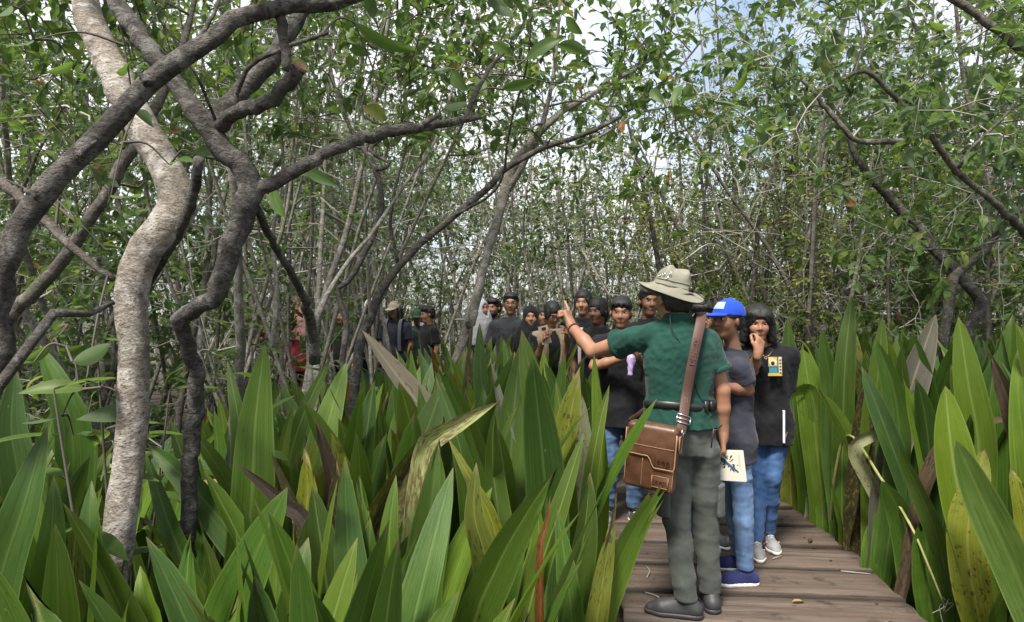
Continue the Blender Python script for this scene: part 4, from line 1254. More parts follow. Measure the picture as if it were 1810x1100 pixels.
# kinds of leaf for the rest of the beds: one unit long, foot at the origin, leaning to +x
def leaf_protos():
    r = np.random.default_rng(77)
    out = {}
    for kd, n in (('g', 7), ('l', 5), ('c', 4), ('y', 2), ('s', 3), ('d', 2), ('b', 2), ('o', 1)):
        L = []
        for i in range(n):
            lean, bend = r.uniform(.01, .15), r.uniform(.0, .26)
            if kd in 'db' or (kd == 'g' and i == 0): bend = .9
            z = np.concatenate([np.linspace(0, .6, 6)[:-1], np.linspace(.6, 1, 9)])
            x = lean * z + bend * np.clip(z - .5, 0, 1) ** 2 * 1.6
            zz = z - (bend ** 2) * np.clip(z - .55, 0, 1) ** 2 * 1.3
            yv = .02 * np.sin(z * 5 + r.random() * 6)
            p = np.stack([x, yv, zz], -1)
            mb = MB()
            torn = r.random() < .35 or kd in 'sy'
            strap_path(mb, p, .078 * r.uniform(.85, 1.15), (-1, r.uniform(-.5, .5), .2), .22 * r.uniform(.6, 1.4), 4, r.uniform(-.7, .7), tear_row(r, 4, .04) if torn else None, 'cut' if torn and r.random() < .25 else 'blade', .05)
            L.append(mb.mesh('leaf', M[KM[kd]]))
        out[kd] = L
    return out


def fill_plants(taken):
    r = np.random.default_rng(91)
    pro = leaf_protos()
    env_x = [-200, 0, 200, 330, 400, 520, 640, 760, 860, 960, 1010, 1060, 1105, 1150, 1380, 1420, 1500, 1600, 1700, 1810, 2000]
    env_y = [700, 700, 760, 790, 690, 655, 628, 594, 568, 584, 615, 655, 720, 900, 690, 610, 560, 560, 560, 560, 540]
    pts = [np.array(t_[:2]) for t_ in taken]
    n_left = n_right = 0
    tries = 0
    while tries < 9000 and n_left + n_right < 262:
        tries += 1
        left = r.random() < .55
        y = math.sqrt(r.uniform(1.35 ** 2, 7.2 ** 2)) if left else math.sqrt(r.uniform(2.0 ** 2, 8.0 ** 2))
        px = r.uniform(-120, 1190) if left else r.uniform(1380, 1980)
        x = (px - CX) / F * y
        if left and y > 3.6 and px < 500 and r.random() < .6: continue
        dd = path_dist(x, y)
        if dd < .90 or (not left and y < 2.7): continue
        on_left = x < np.interp(y, PATH[:250, 1], PATH[:250, 0])
        if left != on_left: continue
        if left and y > 6.0 and x < .2 - (y - 6) * 1.5: continue
        if left and y < 2.4 and 95 < px < 300: continue
        if left and px > 1035 and y < 4.8: continue
        if left and dd < 1.18 and y < 3.5: continue
        if not left and y < 2.6 and r.random() < .6: continue
        if any(np.hypot(q_[0] - x, q_[1] - y) < (.19 if y < 3 else .27) for q_ in pts): continue
        pts.append(np.array([x, y]))
        base = np.array([x, y, GZ - .03])
        root = empty('strap_plant', (x, y, GZ))
        n_left += left
        n_right += not left
        nl = r.integers(5, 9)
        used = []
        for i in range(nl):
            u = r.random()
            kd = 'g' if u < .34 else 'l' if u < .62 else 'c' if u < .82 else 'y' if u < .86 else 's' if u < .91 else 'd' if u < .94 else 'b' if u < .975 else 'o'
            if (y < 2.3 and kd in 'sobdy') or (kd == 'o' and y < 3.4) or (dd < 1.5 and kd in 'dbos'): kd = 'gl'[r.integers(2)]
            me = pro[kd][r.integers(1 if kd == 'g' and dd < 1.5 else 0, len(pro[kd]))]
            ey = np.interp(px + r.normal(0, 25), env_x, env_y) + abs(r.normal(0, 48)) - 8
            if y < 2.3: ey = max(ey, 760) + r.random() * 160
            ztop = H - (ey - CY) / F * y
            used.append(kd)
            L = min((ztop - GZ) * r.uniform(.92, 1.0), 1.95)
            if L < .35: L = .35 + .2 * r.random()
            az = i / nl * 6.28 + r.normal(0, .5)
            if left and px > 930 and y < 5 and math.cos(az) > 0: az = math.pi - az     # lean away from the boards
            o = link('leaf', me, root, (.035 * math.cos(az), .035 * math.sin(az), -.03))
            ws = r.uniform(1.05, 1.4) / max(.6, L / 1.3)
            o.scale = (L, L * ws if L < 1.2 else L * r.uniform(.92, 1.18), L)
            o.rotation_euler = (r.normal(0, .05), r.normal(.02, .06), az)
        odd = [k_ for k_ in used if k_ in 'ysdbo']
        what = 'strap plant' + (' with %s blade' % {'y': 'yellowing', 's': 'brown-blotched', 'd': 'dry pale', 'b': 'dead brown', 'o': 'rusty orange'}[odd[0]] if odd else ', all fresh green,' if used.count('l') > 2 else ', all dark green,')
        if left:
            row = 'front' if y < 2.3 else 'middle' if y < 3.8 else 'back'
            at = 'below the crooked trees' if px < 480 else 'below the dead grey leaf' if px < 760 else 'left of the guide'
            w_ = 'in the %s left bed %s' % (row, at)
        else:
            row = 'front' if y < 3.6 else 'middle' if y < 5.2 else 'back'
            at = 'near the girl in black' if px < 1530 else 'below the bent dark tree' if px < 1740 else 'far right'
            w_ = 'in the %s right bed %s' % (row, at)
        tag(root, what + ' ' + w_, 'plant', 'strap plants ' + w_)


def broadleaf_sprays():
    """low seedlings with big oval leaves between the trunk and the strap leaves"""
    r = np.random.default_rng(63)
    spots = [(95, 690, 1.9, 'light green seedling leaf spray at left edge beside the pale trunk'), (300, 690, 2.3, 'bluish seedling leaf spray just right of the pale trunk'), (240, 770, 2.4, 'leafy seedling behind the pale kinked trunk, low down'),
             (445, 610, 2.6, 'seedling with oval leaves above the tallest broad blade'), (520, 650, 2.9, 'small leafy seedling beside the forked grey sapling'), (170, 600, 2.0, 'bright seedling spray left of the pale trunk at mid height')]
    for px, py, y, lab in spots:
        c0 = W(px, py, y)
        foot = np.array([c0[0] + r.normal(0, .1), y + .05, GZ])
        root = empty('seedling', foot)
        tag(root, lab, 'seedling', 'oval-leaved seedlings')
        mb = MB()
        st = catmull([foot, (foot + c0) / 2 + r.normal(0, .05, 3), c0], 14)
        tube(mb, st, np.linspace(.007, .003, 14), 5, False)
        link('stem', mb.mesh('stem', M['twig_dark'], origin=foot), root)
        for i in range(9):
            q_ = st[6 + int(7.9 * i / 9)]
            lm = MB()
            an = i * 2.4 + r.normal(0, .4)
            d_ = np.array([math.cos(an), math.sin(an) * .6, r.uniform(-.2, .35)])
            L = r.uniform(.095, .155)
            p = np.array([q_ + nrm(d_) * L * 1.25 * t_ + np.array([0, 0, -.25 * L * t_ * t_]) for t_ in np.linspace(0, 1, 9)])
            n = len(p)
            t_ = np.linspace(0, 1, n)
            w = L * .24 * np.clip(np.sin(np.clip((t_ - .14) / .86, 0, 1) ** .85 * math.pi), .02, 1)
            sd = nrm(np.cross(d_, [0, 0, 1]))
            v = np.stack([p - sd * w[:, None] + [0, 0, .006], p, p + sd * w[:, None] + [0, 0, .006]], 1).reshape(-1, 3)
            ii, jj = np.meshgrid(np.arange(n - 1), np.arange(2), indexing='ij')
            qd = np.stack([ii * 3 + jj, ii * 3 + jj + 1, (ii + 1) * 3 + jj + 1, (ii + 1) * 3 + jj], -1).reshape(-1, 4)
            uv = np.stack([np.tile([-1, 0, 1], n), np.repeat(t_, 3), np.zeros(3 * n)], -1)
            lm.add(v, qd, None, uv, r.uniform(.3, .9))
            link('leaf', lm.mesh('leaf', M['leaf'], origin=foot), root)


if 'plants' not in SKIP:
    taken = hero_plants()
    fill_plants(taken)
    broadleaf_sprays()
# ------------------------------------------------------------------ people: distance fields turned into one smooth skin


class Field:
    def __init__(s, lo, hi, h):
        s.lo, s.h = np.array(lo, float), h
        n = np.ceil((np.array(hi) - s.lo) / h).astype(int) + 1
        s.ax = [(s.lo[i] + np.arange(n[i]) * h).astype(np.float32) for i in range(3)]
        s.F = np.full(n, .5, np.float32)

    def win(s, c, rad):
        sl, g = [], []
        for i in range(3):
            a = int(np.clip(math.floor((c[i] - rad[i] - s.lo[i]) / s.h), 0, len(s.ax[i]) - 1))
            b = int(np.clip(math.ceil((c[i] + rad[i] - s.lo[i]) / s.h) + 1, a + 1, len(s.ax[i])))
            sl.append(slice(a, b))
            g.append(s.ax[i][a:b])
        return tuple(sl), (g[0][:, None, None], g[1][None, :, None], g[2][None, None, :])

    def put(s, sl, d, k, op):
        A = s.F[sl]
        d = np.broadcast_to(d, A.shape)
        if op == 'cut':
            d = -d
            h = np.clip(.5 - .5 * (d - A) / k, 0, 1)
            s.F[sl] = d * (1 - h) + A * h + k * h * (1 - h)
        elif op == 'and':
            s.F[sl] = np.maximum(A, d)
        else:
            h = np.clip(.5 + .5 * (d - A) / k, 0, 1)
            s.F[sl] = d * (1 - h) + A * h - k * h * (1 - h)

    def rc(s, a, b, ra, rb, k=.02, op='u', flat=None, planes=()):
        a, b = np.array(a, float), np.array(b, float)
        m = max(ra, rb) + k + 3 * s.h
        sl, (X, Y, Z) = s.win((a + b) / 2, np.abs(b - a) / 2 + m)
        ab = b - a
        L2 = max(1e-9, float(ab @ ab))
        t = np.clip(((X - a[0]) * ab[0] + (Y - a[1]) * ab[1] + (Z - a[2]) * ab[2]) / L2, 0, 1)
        qx, qy, qz = X - a[0] - t * ab[0], Y - a[1] - t * ab[1], Z - a[2] - t * ab[2]
        d = np.sqrt(qx * qx + qy * qy + qz * qz) - (ra + (rb - ra) * t)
        for pp, pn in planes:
            d = np.maximum(d, (X - pp[0]) * pn[0] + (Y - pp[1]) * pn[1] + (Z - pp[2]) * pn[2])
        s.put(sl, d, k, op)

    def ell(s, c, r, R=None, k=.02, op='u', planes=()):
        c, r = np.array(c, float), np.array(r, float)
        m = (np.max(r) if R is not None else r) + k + 3 * s.h
        sl, (X, Y, Z) = s.win(c, np.broadcast_to(m, 3))
        x, y, z = X - c[0], Y - c[1], Z - c[2]
        if R is not None:
            x, y, z = R[0, 0] * x + R[1, 0] * y + R[2, 0] * z, R[0, 1] * x + R[1, 1] * y + R[2, 1] * z, R[0, 2] * x + R[1, 2] * y + R[2, 2] * z
        k0 = np.sqrt((x / r[0]) ** 2 + (y / r[1]) ** 2 + (z / r[2]) ** 2)
        k1 = np.sqrt((x / r[0] ** 2) ** 2 + (y / r[1] ** 2) ** 2 + (z / r[2] ** 2) ** 2) + 1e-9
        d = k0 * (k0 - 1) / k1
        for pp, pn in planes:
            d = np.maximum(d, (X - pp[0]) * pn[0] + (Y - pp[1]) * pn[1] + (Z - pp[2]) * pn[2])
        s.put(sl, d, k, op)

    def loft(s, rows, k=.02, grow=0.0, op='u'):
        """elliptical cross-sections (z, cx, cy, rx, ry) stacked upwards"""
        a = np.array(rows, float)
        zs = a[:, 0]
        mx = np.max(np.abs(a[:, 1]) + a[:, 3]) + grow + k + 3 * s.h
        my = np.max(np.abs(a[:, 2]) + a[:, 4]) + grow + k + 3 * s.h
        sl, (X, Y, Z) = s.win((0, 0, (zs[0] + zs[-1]) / 2), (mx, my, (zs[-1] - zs[0]) / 2 + k + 3 * s.h))
        zz = Z.ravel()
        f = [np.interp(zz, zs, a[:, i]).astype(np.float32)[None, None, :] for i in range(1, 5)]
        rx, ry = f[2] + grow, f[3] + grow
        x, y = X - f[0], Y - f[1]
        k0 = np.sqrt((x / rx) ** 2 + (y / ry) ** 2)
        k1 = np.sqrt((x / rx ** 2) ** 2 + (y / ry ** 2) ** 2) + 1e-9
        d = np.where(k0 < .05, -np.minimum(rx, ry), k0 * (k0 - 1) / k1)
        d = np.maximum(d, np.maximum(zs[0] - Z, Z - zs[-1]))
        s.put(sl, d, k, op)

    def plane(s, p, n):
        X, Y, Z = s.ax[0][:, None, None], s.ax[1][None, :, None], s.ax[2][None, None, :]
        s.F = np.maximum(s.F, (X - p[0]) * n[0] + (Y - p[1]) * n[1] + (Z - p[2]) * n[2])

    def displace(s, fn):
        ix = np.nonzero(np.abs(s.F) < 2.5 * s.h)
        s.F[ix] += fn(s.ax[0][ix[0]], s.ax[1][ix[1]], s.ax[2][ix[2]]).astype(np.float32)

    def mesh(s, name, mat):
        """surface nets"""
        Fd = s.F
        sg = Fd < 0
        Fd = Fd.copy()
        for ax in range(3):                                    # keep the outermost layer empty
            sl = [slice(None)] * 3
            for e in (0, -1):
                sl[ax] = e
                sg[tuple(sl)] = False
        nx, ny, nz = Fd.shape
        cnt = np.zeros((nx - 1, ny - 1, nz - 1), np.int8)
        for dx in (0, 1):
            for dy in (0, 1):
                for dz in (0, 1):
                    cnt += sg[dx:nx - 1 + dx, dy:ny - 1 + dy, dz:nz - 1 + dz]
        I, J, K = np.nonzero((cnt > 0) & (cnt < 8))
        idx = np.full(cnt.shape, -1, np.int32)
        idx[I, J, K] = np.arange(len(I))
        cor = np.array([[i, j, k] for i in (0, 1) for j in (0, 1) for k in (0, 1)])
        val = np.stack([np.where(sg[I + a, J + b, K + c], np.minimum(Fd[I + a, J + b, K + c], -1e-6), np.maximum(Fd[I + a, J + b, K + c], 1e-6)) for a, b, c in cor], 1)
        acc = np.zeros((len(I), 3))
        num = np.zeros(len(I))
        for p_ in range(8):
            for q_ in range(p_ + 1, 8):
                if np.abs(cor[p_] - cor[q_]).sum() != 1: continue
                a, b = val[:, p_], val[:, q_]
                m = (a < 0) != (b < 0)
                t = np.where(m, a / np.where(m, a - b, 1), 0)
                acc += np.where(m[:, None], cor[p_] + (cor[q_] - cor[p_]) * t[:, None], 0)
                num += m
        v = (np.stack([I, J, K], 1) + acc / np.maximum(num, 1)[:, None]) * s.h + s.lo
        quads = []
        for ax in range(3):
            A = sg[tuple(slice(0, -1) if i == ax else slice(1, -1) for i in range(3))]
            B = sg[tuple(slice(1, None) if i == ax else slice(1, -1) for i in range(3))]
            e = np.nonzero(A != B)
            if not len(e[0]): continue
            c = [e[i] + (0 if i == ax else 1) for i in range(3)]
            o1, o2 = [(1, 2), (2, 0), (0, 1)][ax]
            def cell(d1, d2):
                cc = [x.copy() for x in c]
                cc[o1] -= d1
                cc[o2] -= d2
                return idx[cc[0], cc[1], cc[2]]
            q = np.stack([cell(1, 1), cell(0, 1), cell(0, 0), cell(1, 0)], 1)
            fl = ~A[e]
            q[fl] = q[fl][:, ::-1]
            quads.append(q)
        q = np.concatenate(quads)
        q = q[(q >= 0).all(1)]
        mb = MB()
        mb.add(v, q)
        return mb.mesh(name, mat)


def folds(seed, amp, freq, stretch=(1, 1, 1)):
    r = np.random.default_rng(seed)
    Kv = r.normal(0, 1, (7, 3)) * freq * np.array(stretch)
    Kw = r.normal(0, 1, (7, 3)) * freq * .6
    ph = r.random((7, 2)) * 6.28

    def fn(x, y, z):
        o = 0
        for i in range(7):
            w = np.sin(Kw[i, 0] * x + Kw[i, 1] * y + Kw[i, 2] * z + ph[i, 0])
            u = np.sin(Kv[i, 0] * x + Kv[i, 1] * y + Kv[i, 2] * z + ph[i, 1] + 1.6 * w)
            o = o + (1 - np.abs(u)) ** 2 * (.6 + .4 * w)
        return (o / 7 - .16) * -amp * 2.0
    return fn


def rotz(a): return np.array([[math.cos(a), -math.sin(a), 0], [math.sin(a), math.cos(a), 0], [0, 0, 1.0]])
def rotx(a): return np.array([[1.0, 0, 0], [0, math.cos(a), -math.sin(a)], [0, math.sin(a), math.cos(a)]])
def roty(a): return np.array([[math.cos(a), 0, math.sin(a)], [0, 1.0, 0], [-math.sin(a), 0, math.cos(a)]])


M['eye'] = mat_plain('eye_white', (.62, .58, .54), .25, .5, var=.04)
M['iris'] = mat_plain('iris_dark', (.012, .007, .005), .15, .6, var=.05)
M['lip'] = mat_plain('lip', (.15, .062, .048), .45, .4, var=.1)
M['hair'] = mat_hair('hair_black')
M['metal'] = mat_plain('steel', (.5, .5, .5), .3, .5, 1.0, .1)
M['black_plastic'] = mat_plain('black_plastic', (.014, .014, .015), .4, .5, var=.2)
M['sole'] = mat_plain('white_sole', (.62, .60, .56), .6, .3, var=.12, nscale=50)
_mats = {}


def cloth(col, fade=.3, streak=False, key=None):
    k = (tuple(round(c, 4) for c in col), fade, streak)
    if k not in _mats: _mats[k] = mat_cloth('cloth', col, None, .85, fade, 9, streak)
    return _mats[k]


def skin(col):
    k = ('s',) + tuple(col)
    if k not in _mats: _mats[k] = mat_skin('skin', col)
    return _mats[k]


BLACK, NAVY = (.0068, .0068, .008), (.022, .024, .036)
SK_LIGHT, SK_MID, SK_DARK = (.36, .19, .118), (.265, .136, .082), (.185, .092, .056)
JEAN, JEAN_L, JEAN_D = (.075, .13, .23), (.12, .20, .34), (.035, .07, .15)


def unit_sphere():
    mb = MB()
    n, m = 8, 12
    v = [(0, 0, 1)] + [(math.sin(math.pi * i / n) * math.cos(2 * math.pi * j / m), math.sin(math.pi * i / n) * math.sin(2 * math.pi * j / m), math.cos(math.pi * i / n)) for i in range(1, n) for j in range(m)] + [(0, 0, -1)]
    q = [(1 + i * m + j, 1 + (i + 1) * m + j, 1 + (i + 1) * m + (j + 1) % m, 1 + i * m + (j + 1) % m) for i in range(n - 2) for j in range(m)]
    t = [(0, 1 + j, 1 + (j + 1) % m) for j in range(m)] + [(len(v) - 1, 1 + (n - 2) * m + (j + 1) % m, 1 + (n - 2) * m + j) for j in range(m)]
    mb.add(v, q, t)
    return mb


_sph = {}


def ball(name, mat, parent, mtx):
    if mat not in _sph: _sph[mat] = unit_sphere().mesh('ball', M[mat] if isinstance(mat, str) else mat)
    o = link(name, _sph[mat], parent)
    o.matrix_local = mtx
    return o


def mtx(R, c, s=(1, 1, 1)):
    m = Matrix.Identity(4)
    for i in range(3):
        for j in range(3): m[i][j] = R[i][j] * s[j]
        m[i][3] = c[i]
    return m


class Person:
    """local frame: y is where the body faces, x its right hand, z up; feet at 0"""

    def __init__(s, label, base, h, yaw, vox=.0115, skin_col=SK_MID, build=1.0, seed=0, head=(0, 0), lean=(0, 0)):
        s.base, s.yaw, s.h, s.k, s.vox, s.b = np.array(base, float), yaw, h, h / 1.72, vox, build
        s.skin_col, s.seed = skin_col, seed
        s.root = empty('person', tuple(base), yaw)
        tag(s.root, label, 'person', 'people on the boardwalk')
        k = s.k
        lx, ly = lean
        s.J = {n_: np.array(v, float) * k for n_, v in dict(
            hipL=(-.092, 0, .90), hipR=(.092, 0, .90), kneeL=(-.10, .02, .485), kneeR=(.10, .02, .485), ankL=(-.10, -.02, .085), ankR=(.10, -.02, .085),
            toeL=(-.13, .15, .03), toeR=(.13, .15, .03), shL=(-.170 * build + lx, ly, 1.357), shR=(.170 * build + lx, ly, 1.357), elL=(-.225 * build + lx, -.02 + ly, 1.115), elR=(.225 * build + lx, -.02 + ly, 1.115),
            wrL=(-.225 + lx, .07 + ly, .875), wrR=(.225 + lx, .07 + ly, .875), neck=(lx, -.01 + ly, 1.44), head=(lx, .015 + ly, 1.590)).items()}
        s.lean = (lx * k, ly * k)
        s.HR = rotz(head[0]) @ rotx(head[1])
        s.hand = {'L': dict(n=(1, 0, 0), curl=.5), 'R': dict(n=(-1, 0, 0), curl=.5)}

    def loc(s, p):
        """world point -> local"""
        return rotz(-s.yaw) @ (np.asarray(p, float) - s.base)

    def px(s, a, b, y): return s.loc(W(a, b, y))

    def torso_rows(s, g=0.0, z0=.82, z1=1.445):
        k, b = s.k, s.b
        lx, ly = s.lean
        R = [(.80, .150, .108), (.90, .163, .116), (.99, .150, .106), (1.08, .140, .098), (1.18, .150, .104), (1.28, .160, .110), (1.34, .150, .102), (1.385, .118, .086), (1.425, .080, .068), (1.46, .058, .055)]
        out = []
        for z, rx, ry in R:
            f = np.clip((z - .95) / .45, 0, 1)
            if g > .01:
                fl = np.clip((1.02 - z) / .14, 0, 1)
                rx, ry = rx + .020 * fl, ry + .012 * fl
            out.append((z * k, lx * f, ly * f, (rx * b + g) * (k if g == 0 else k), (ry * (.6 + .4 * b) + g) * k))
        zz = [z0 * k] + [o_[0] for o_ in out if z0 * k < o_[0] < z1 * k] + [z1 * k]
        a = np.array(out)
        return [tuple([z] + [np.interp(z, a[:, 0], a[:, i]) for i in range(1, 5)]) for z in zz]

    def bounds(s, pad=.14):
        P = np.array(list(s.J.values()))
        lo, hi = P.min(0) - pad * s.k - .02, P.max(0) + pad * s.k + .02
        hi[2] = max(hi[2], s.J['head'][2] + .16 * s.k)
        lo[2] = -.02
        return lo, hi

    def HP(s, x, y, z): return s.J['head'] + s.HR @ (np.array([x, y, z]) * s.k)

    def make_hand(s, f, side):
        J, k = s.J, s.k
        el, wr = J['el' + side], J['wr' + side]
        o = s.hand[side]
        d = nrm(o['dir']) if 'dir' in o else nrm(wr - el)
        n = np.array(o['n'], float)
        n = nrm(n - d * (n @ d))
        ac = np.cross(d, n) * (1 if side == 'R' else -1)      # towards the thumb side
        ac = -ac if o.get('flip') else ac
        cl = o['curl']
        mr = .62 * s.vox
        kn = []
        for i, (u, l) in enumerate(((.030, .088), (.010, .093), (-.011, .088), (-.030, .078))):
            q = wr + (d * l + ac * u) * k
            kn.append(q)
            f.rc(wr + ac * u * .55 * k, q, .015 * k, .0125 * k, .012)
        f.rc(wr - d * .03 * k, wr + d * .02 * k, .025 * k, .024 * k, .02)
        FL = ((.040, .025, .020), (.044, .029, .021), (.041, .027, .021), (.032, .020, .018))
        pt = o.get('point')
        for i, q in enumerate(kn):
            a = 0.0
            p0 = q
            c_i = (0.05 if pt is not None and i in pt else cl * (1 + .14 * i))
            for j, L in enumerate(FL[i]):
                a += c_i * (1.0 if j else .8)
                dd = d * math.cos(a) + n * math.sin(a) + ac * (.10 - .07 * i) * .6
                p1 = p0 + nrm(dd) * L * k
                r0 = max(mr, (.0092 - .0007 * j) * k)
                f.rc(p0, p1, r0, max(mr, r0 - .0007), .004)
                p0 = p1
            s.tips.setdefault(side, []).append(p0)
        tc = o.get('thumb', .5)
        t0 = wr + (d * .022 + ac * .022) * k
        t1 = t0 + nrm(d * .62 + ac * .62 + n * .35 * tc) * .042 * k
        t2 = t1 + nrm(d * .85 + ac * (.42 - .3 * tc) + n * .5 * tc) * .032 * k
        t3 = t2 + nrm(d * .95 + ac * (.15 - .3 * tc) + n * .6 * tc) * .026 * k
        f.rc(t0, t1, .0155 * k, .012 * k, .012)
        f.rc(t1, t2, max(mr, .0108 * k), max(mr, .0102 * k), .004)
        f.rc(t2, t3, max(mr, .0102 * k), max(mr, .0085 * k), .004)
        s.tips[side].append(t3)

    def body(s, flat_top=False):
        k, J = s.k, s.J
        s.tips = {}
        lo, hi = s.bounds()
        f = Field(lo, hi, s.vox)
        f.loft(s.torso_rows(-.030), .03)
        f.rc(J['neck'] - [0, .0, .03 * k], J['head'] + s.HR @ np.array([0, -.02, -.06]) * k, (.050 if s.b > 1 else .046) * k, .046 * k, .03)
        for sd in 'LR':
            f.rc(J['neck'] - [0, 0, .04 * k], J['sh' + sd] - [0, 0, .01], .034 * k, .034 * k, .03)
            f.rc(J['sh' + sd], J['sh' + sd] * .6 + J['el' + sd] * .4, .034 * k, .042 * k * s.b, .02)
            f.rc(J['sh' + sd] * .6 + J['el' + sd] * .4, J['el' + sd], .042 * k * s.b, .036 * k, .02)
            f.rc(J['el' + sd], J['el' + sd] * .6 + J['wr' + sd] * .4, .038 * k, .037 * k, .015)
            f.rc(J['el' + sd] * .6 + J['wr' + sd] * .4, J['wr' + sd], .037 * k, .024 * k, .015)
            s.make_hand(f, sd)
            f.rc(J['hip' + sd], J['knee' + sd], .064 * k, .040 * k, .03)
            f.rc(J['knee' + sd], J['knee' + sd] * .6 + J['ank' + sd] * .4, .040 * k, .038 * k, .02)
            f.rc(J['knee' + sd] * .6 + J['ank' + sd] * .4, J['ank' + sd], .038 * k, .030 * k, .02)
            f.rc(J['ank' + sd] - [0, 0, .052 * k], J['ank' + sd] * .5 + J['toe' + sd] * .5 - [0, 0, .018 * k], .022 * k, .018 * k, .01)
        # head
        H_ = lambda c, r, kk=.02, op='u': f.ell(s.HP(*c), np.array(r) * k, s.HR, kk, op)
        vr = np.random.default_rng(s.seed + 400).normal(0, 1, 6)
        H_((0, -.012, .035), (.0745 + .002 * vr[0], .094, .088))
        H_((0, .022, -.035 - .004 * vr[1]), (.0535 + .003 * vr[2], .066, .080 + .004 * vr[1]), .035)
        H_((0, .058, -.088), (.030, .028, .022), .03)
        for sx in (-1, 1):
            H_((sx * .032, .064, -.022), (.025, .024, .026), .03)
            f.ell(s.HP(sx * .077, -.008, -.004), np.array((.010, .020, .029)) * k, s.HR @ rotz(sx * -.45), .008)
            H_((sx * .031, .100, .014), (.019, .017, .011), .014, 'cut')
        f.rc(s.HP(0, .083, .022), s.HP(0, .106, -.020), .0085 * k, (.0125 + .0015 * vr[3]) * k, .012)
        for sx in (-1, 1): H_((sx * .0125, .094, -.024), (.009, .010, .008), .008)
        H_((0, .083, .034), (.045, .012, .010), .018)
        H_((0, .080, -.052), (.026, .015, .012), .014)
        if flat_top: f.plane(s.HP(0, 0, .022), s.HR @ np.array([0, 0, 1.0]))
        me = f.mesh('body', skin(s.skin_col))
        link('body', me, s.root)
        for sx in (-1, 1):
            e = ball('eye', 'eye', s.root, mtx(s.HR, s.HP(sx * .031, .0745, .013), np.array((.0140, .0122, .0056)) * k))
            i_ = ball('iris', 'iris', e, Matrix.Translation((0.0, .86, .05)) @ Matrix.Diagonal((.52, .20, .98, 1)))
            ball('eyebrow', 'hair', s.root, mtx(s.HR @ roty(sx * .12), s.HP(sx * .033, .0865, .036), np.array((.021, .0055, .0042)) * k))
        ball('mouth', 'lip', s.root, mtx(s.HR, s.HP(0, .0885, -.051), np.array((.0170, .0080, .0036)) * k))
        ball('mouth', 'lip', s.root, mtx(s.HR, s.HP(0, .0880, -.0585), np.array((.0145, .0080, .0042)) * k)).name = 'lower_lip'
        return s

    def hair(s, style='short', mat='hair', vox=None, name='hair', under=False):
        k = s.k
        v = vox or max(.006, s.vox * .75)
        c = s.J['head']
        ext = .19 if style in ('short', 'fringe', 'curly', 'tied') else .36
        f = Field(c - np.array([.19, .22, ext]) * k, c + np.array([.19, .2, .2]) * k, v)
        E = lambda cc, r, kk=.015, op='u': f.ell(s.HP(*cc), np.array(r) * k, s.HR, kk, op)
        P = lambda p, n: f.plane(s.HP(*p), s.HR @ np.array(n, float))
        if style in ('short', 'fringe', 'curly'):
            E((0, -.020, .046), (.084, .100, .090))
            E((0, -.045, -.005), (.078, .066, .075))
            if style == 'fringe':
                E((0, .045, .070), (.074, .058, .048))
                E((0, .13, -.075), (.088, .085, .118), .01, 'cut')
                for i_ in range(9): E((-.052 + .013 * i_, .088, .036 + .008 * (i_ % 3)), (.004, .03, .020), .004, 'cut')
            elif style == 'curly':
                E((0, .035, .088), (.080, .068, .045))
                E((0, .13, -.060), (.088, .085, .116), .01, 'cut')
            else:
                E((0, .020, .085), (.076, .070, .042))
                E((0, .13, -.051), (.086, .088, .123), .012, 'cut')
            for sx in (-1, 1): E((sx * .085, .02, -.045), (.034, .058, .060), .008, 'cut')
            E((0, -.02, -.12), (.11, .11, .062), .02, 'cut')
        elif style == 'tied':
            E((0, -.014, .044), (.0825, .106, .093))
            E((0, -.105, .01), (.040, .040, .042))
            for sx in (-1, 1): E((sx * .062, .010, .012), (.022, .062, .060))
            E((0, .13, -.058), (.057, .092, .123), .02, 'cut')
            E((0, -.02, -.135), (.11, .11, .062), .02, 'cut')
        elif style in ('long', 'ponytail', 'wavy'):
            w = 1.0 if style != 'wavy' else 1.14
            E((0, -.015, .044), (.083 * w, .107 * w, .093 * w))
            if style == 'ponytail':
                f.rc(s.HP(0, -.095, .03), s.HP(0, -.13, -.03), .03 * k, .035 * k)
                f.rc(s.HP(0, -.13, -.03), s.HP(.04, -.10, -.26), .034 * k, .022 * k)
                for sx in (-1, 1): E((sx * .064, .0, .0), (.020, .060, .050))
            else:
                dn = -.10 if style == 'wavy' else -.24
                for sx in (-1, 1):
                    f.rc(s.HP(sx * .076, .005, .02), s.HP(sx * .092, -.01, dn), .032 * w * k, .034 * k, .03)
                    f.rc(s.HP(sx * .04, -.07, .0), s.HP(sx * .045, -.075, dn - .02), .045 * k, .045 * k, .03)
                if style == 'wavy':
                    E((.040, .052, .080), (.046, .040, .034), .03)
                    E((-.045, .050, .070), (.038, .040, .038), .03)
            E((0, .13, -.058), (.060 if style != 'wavy' else .068, .096, .118), .012, 'cut')
        amp = .009 if style in ('short', 'fringe', 'tied', 'ponytail') else .009
        if style == 'curly': amp = .012
        f.displace(folds(s.seed + 5, amp, 75 if style != 'wavy' else 42, (1, 1, .35)))
        if under: f.plane(s.HP(0, 0, .030), s.HR @ np.array([0, 0, 1.0]))
        link(name, f.mesh('hair', M[mat] if isinstance(mat, str) else mat), s.root)

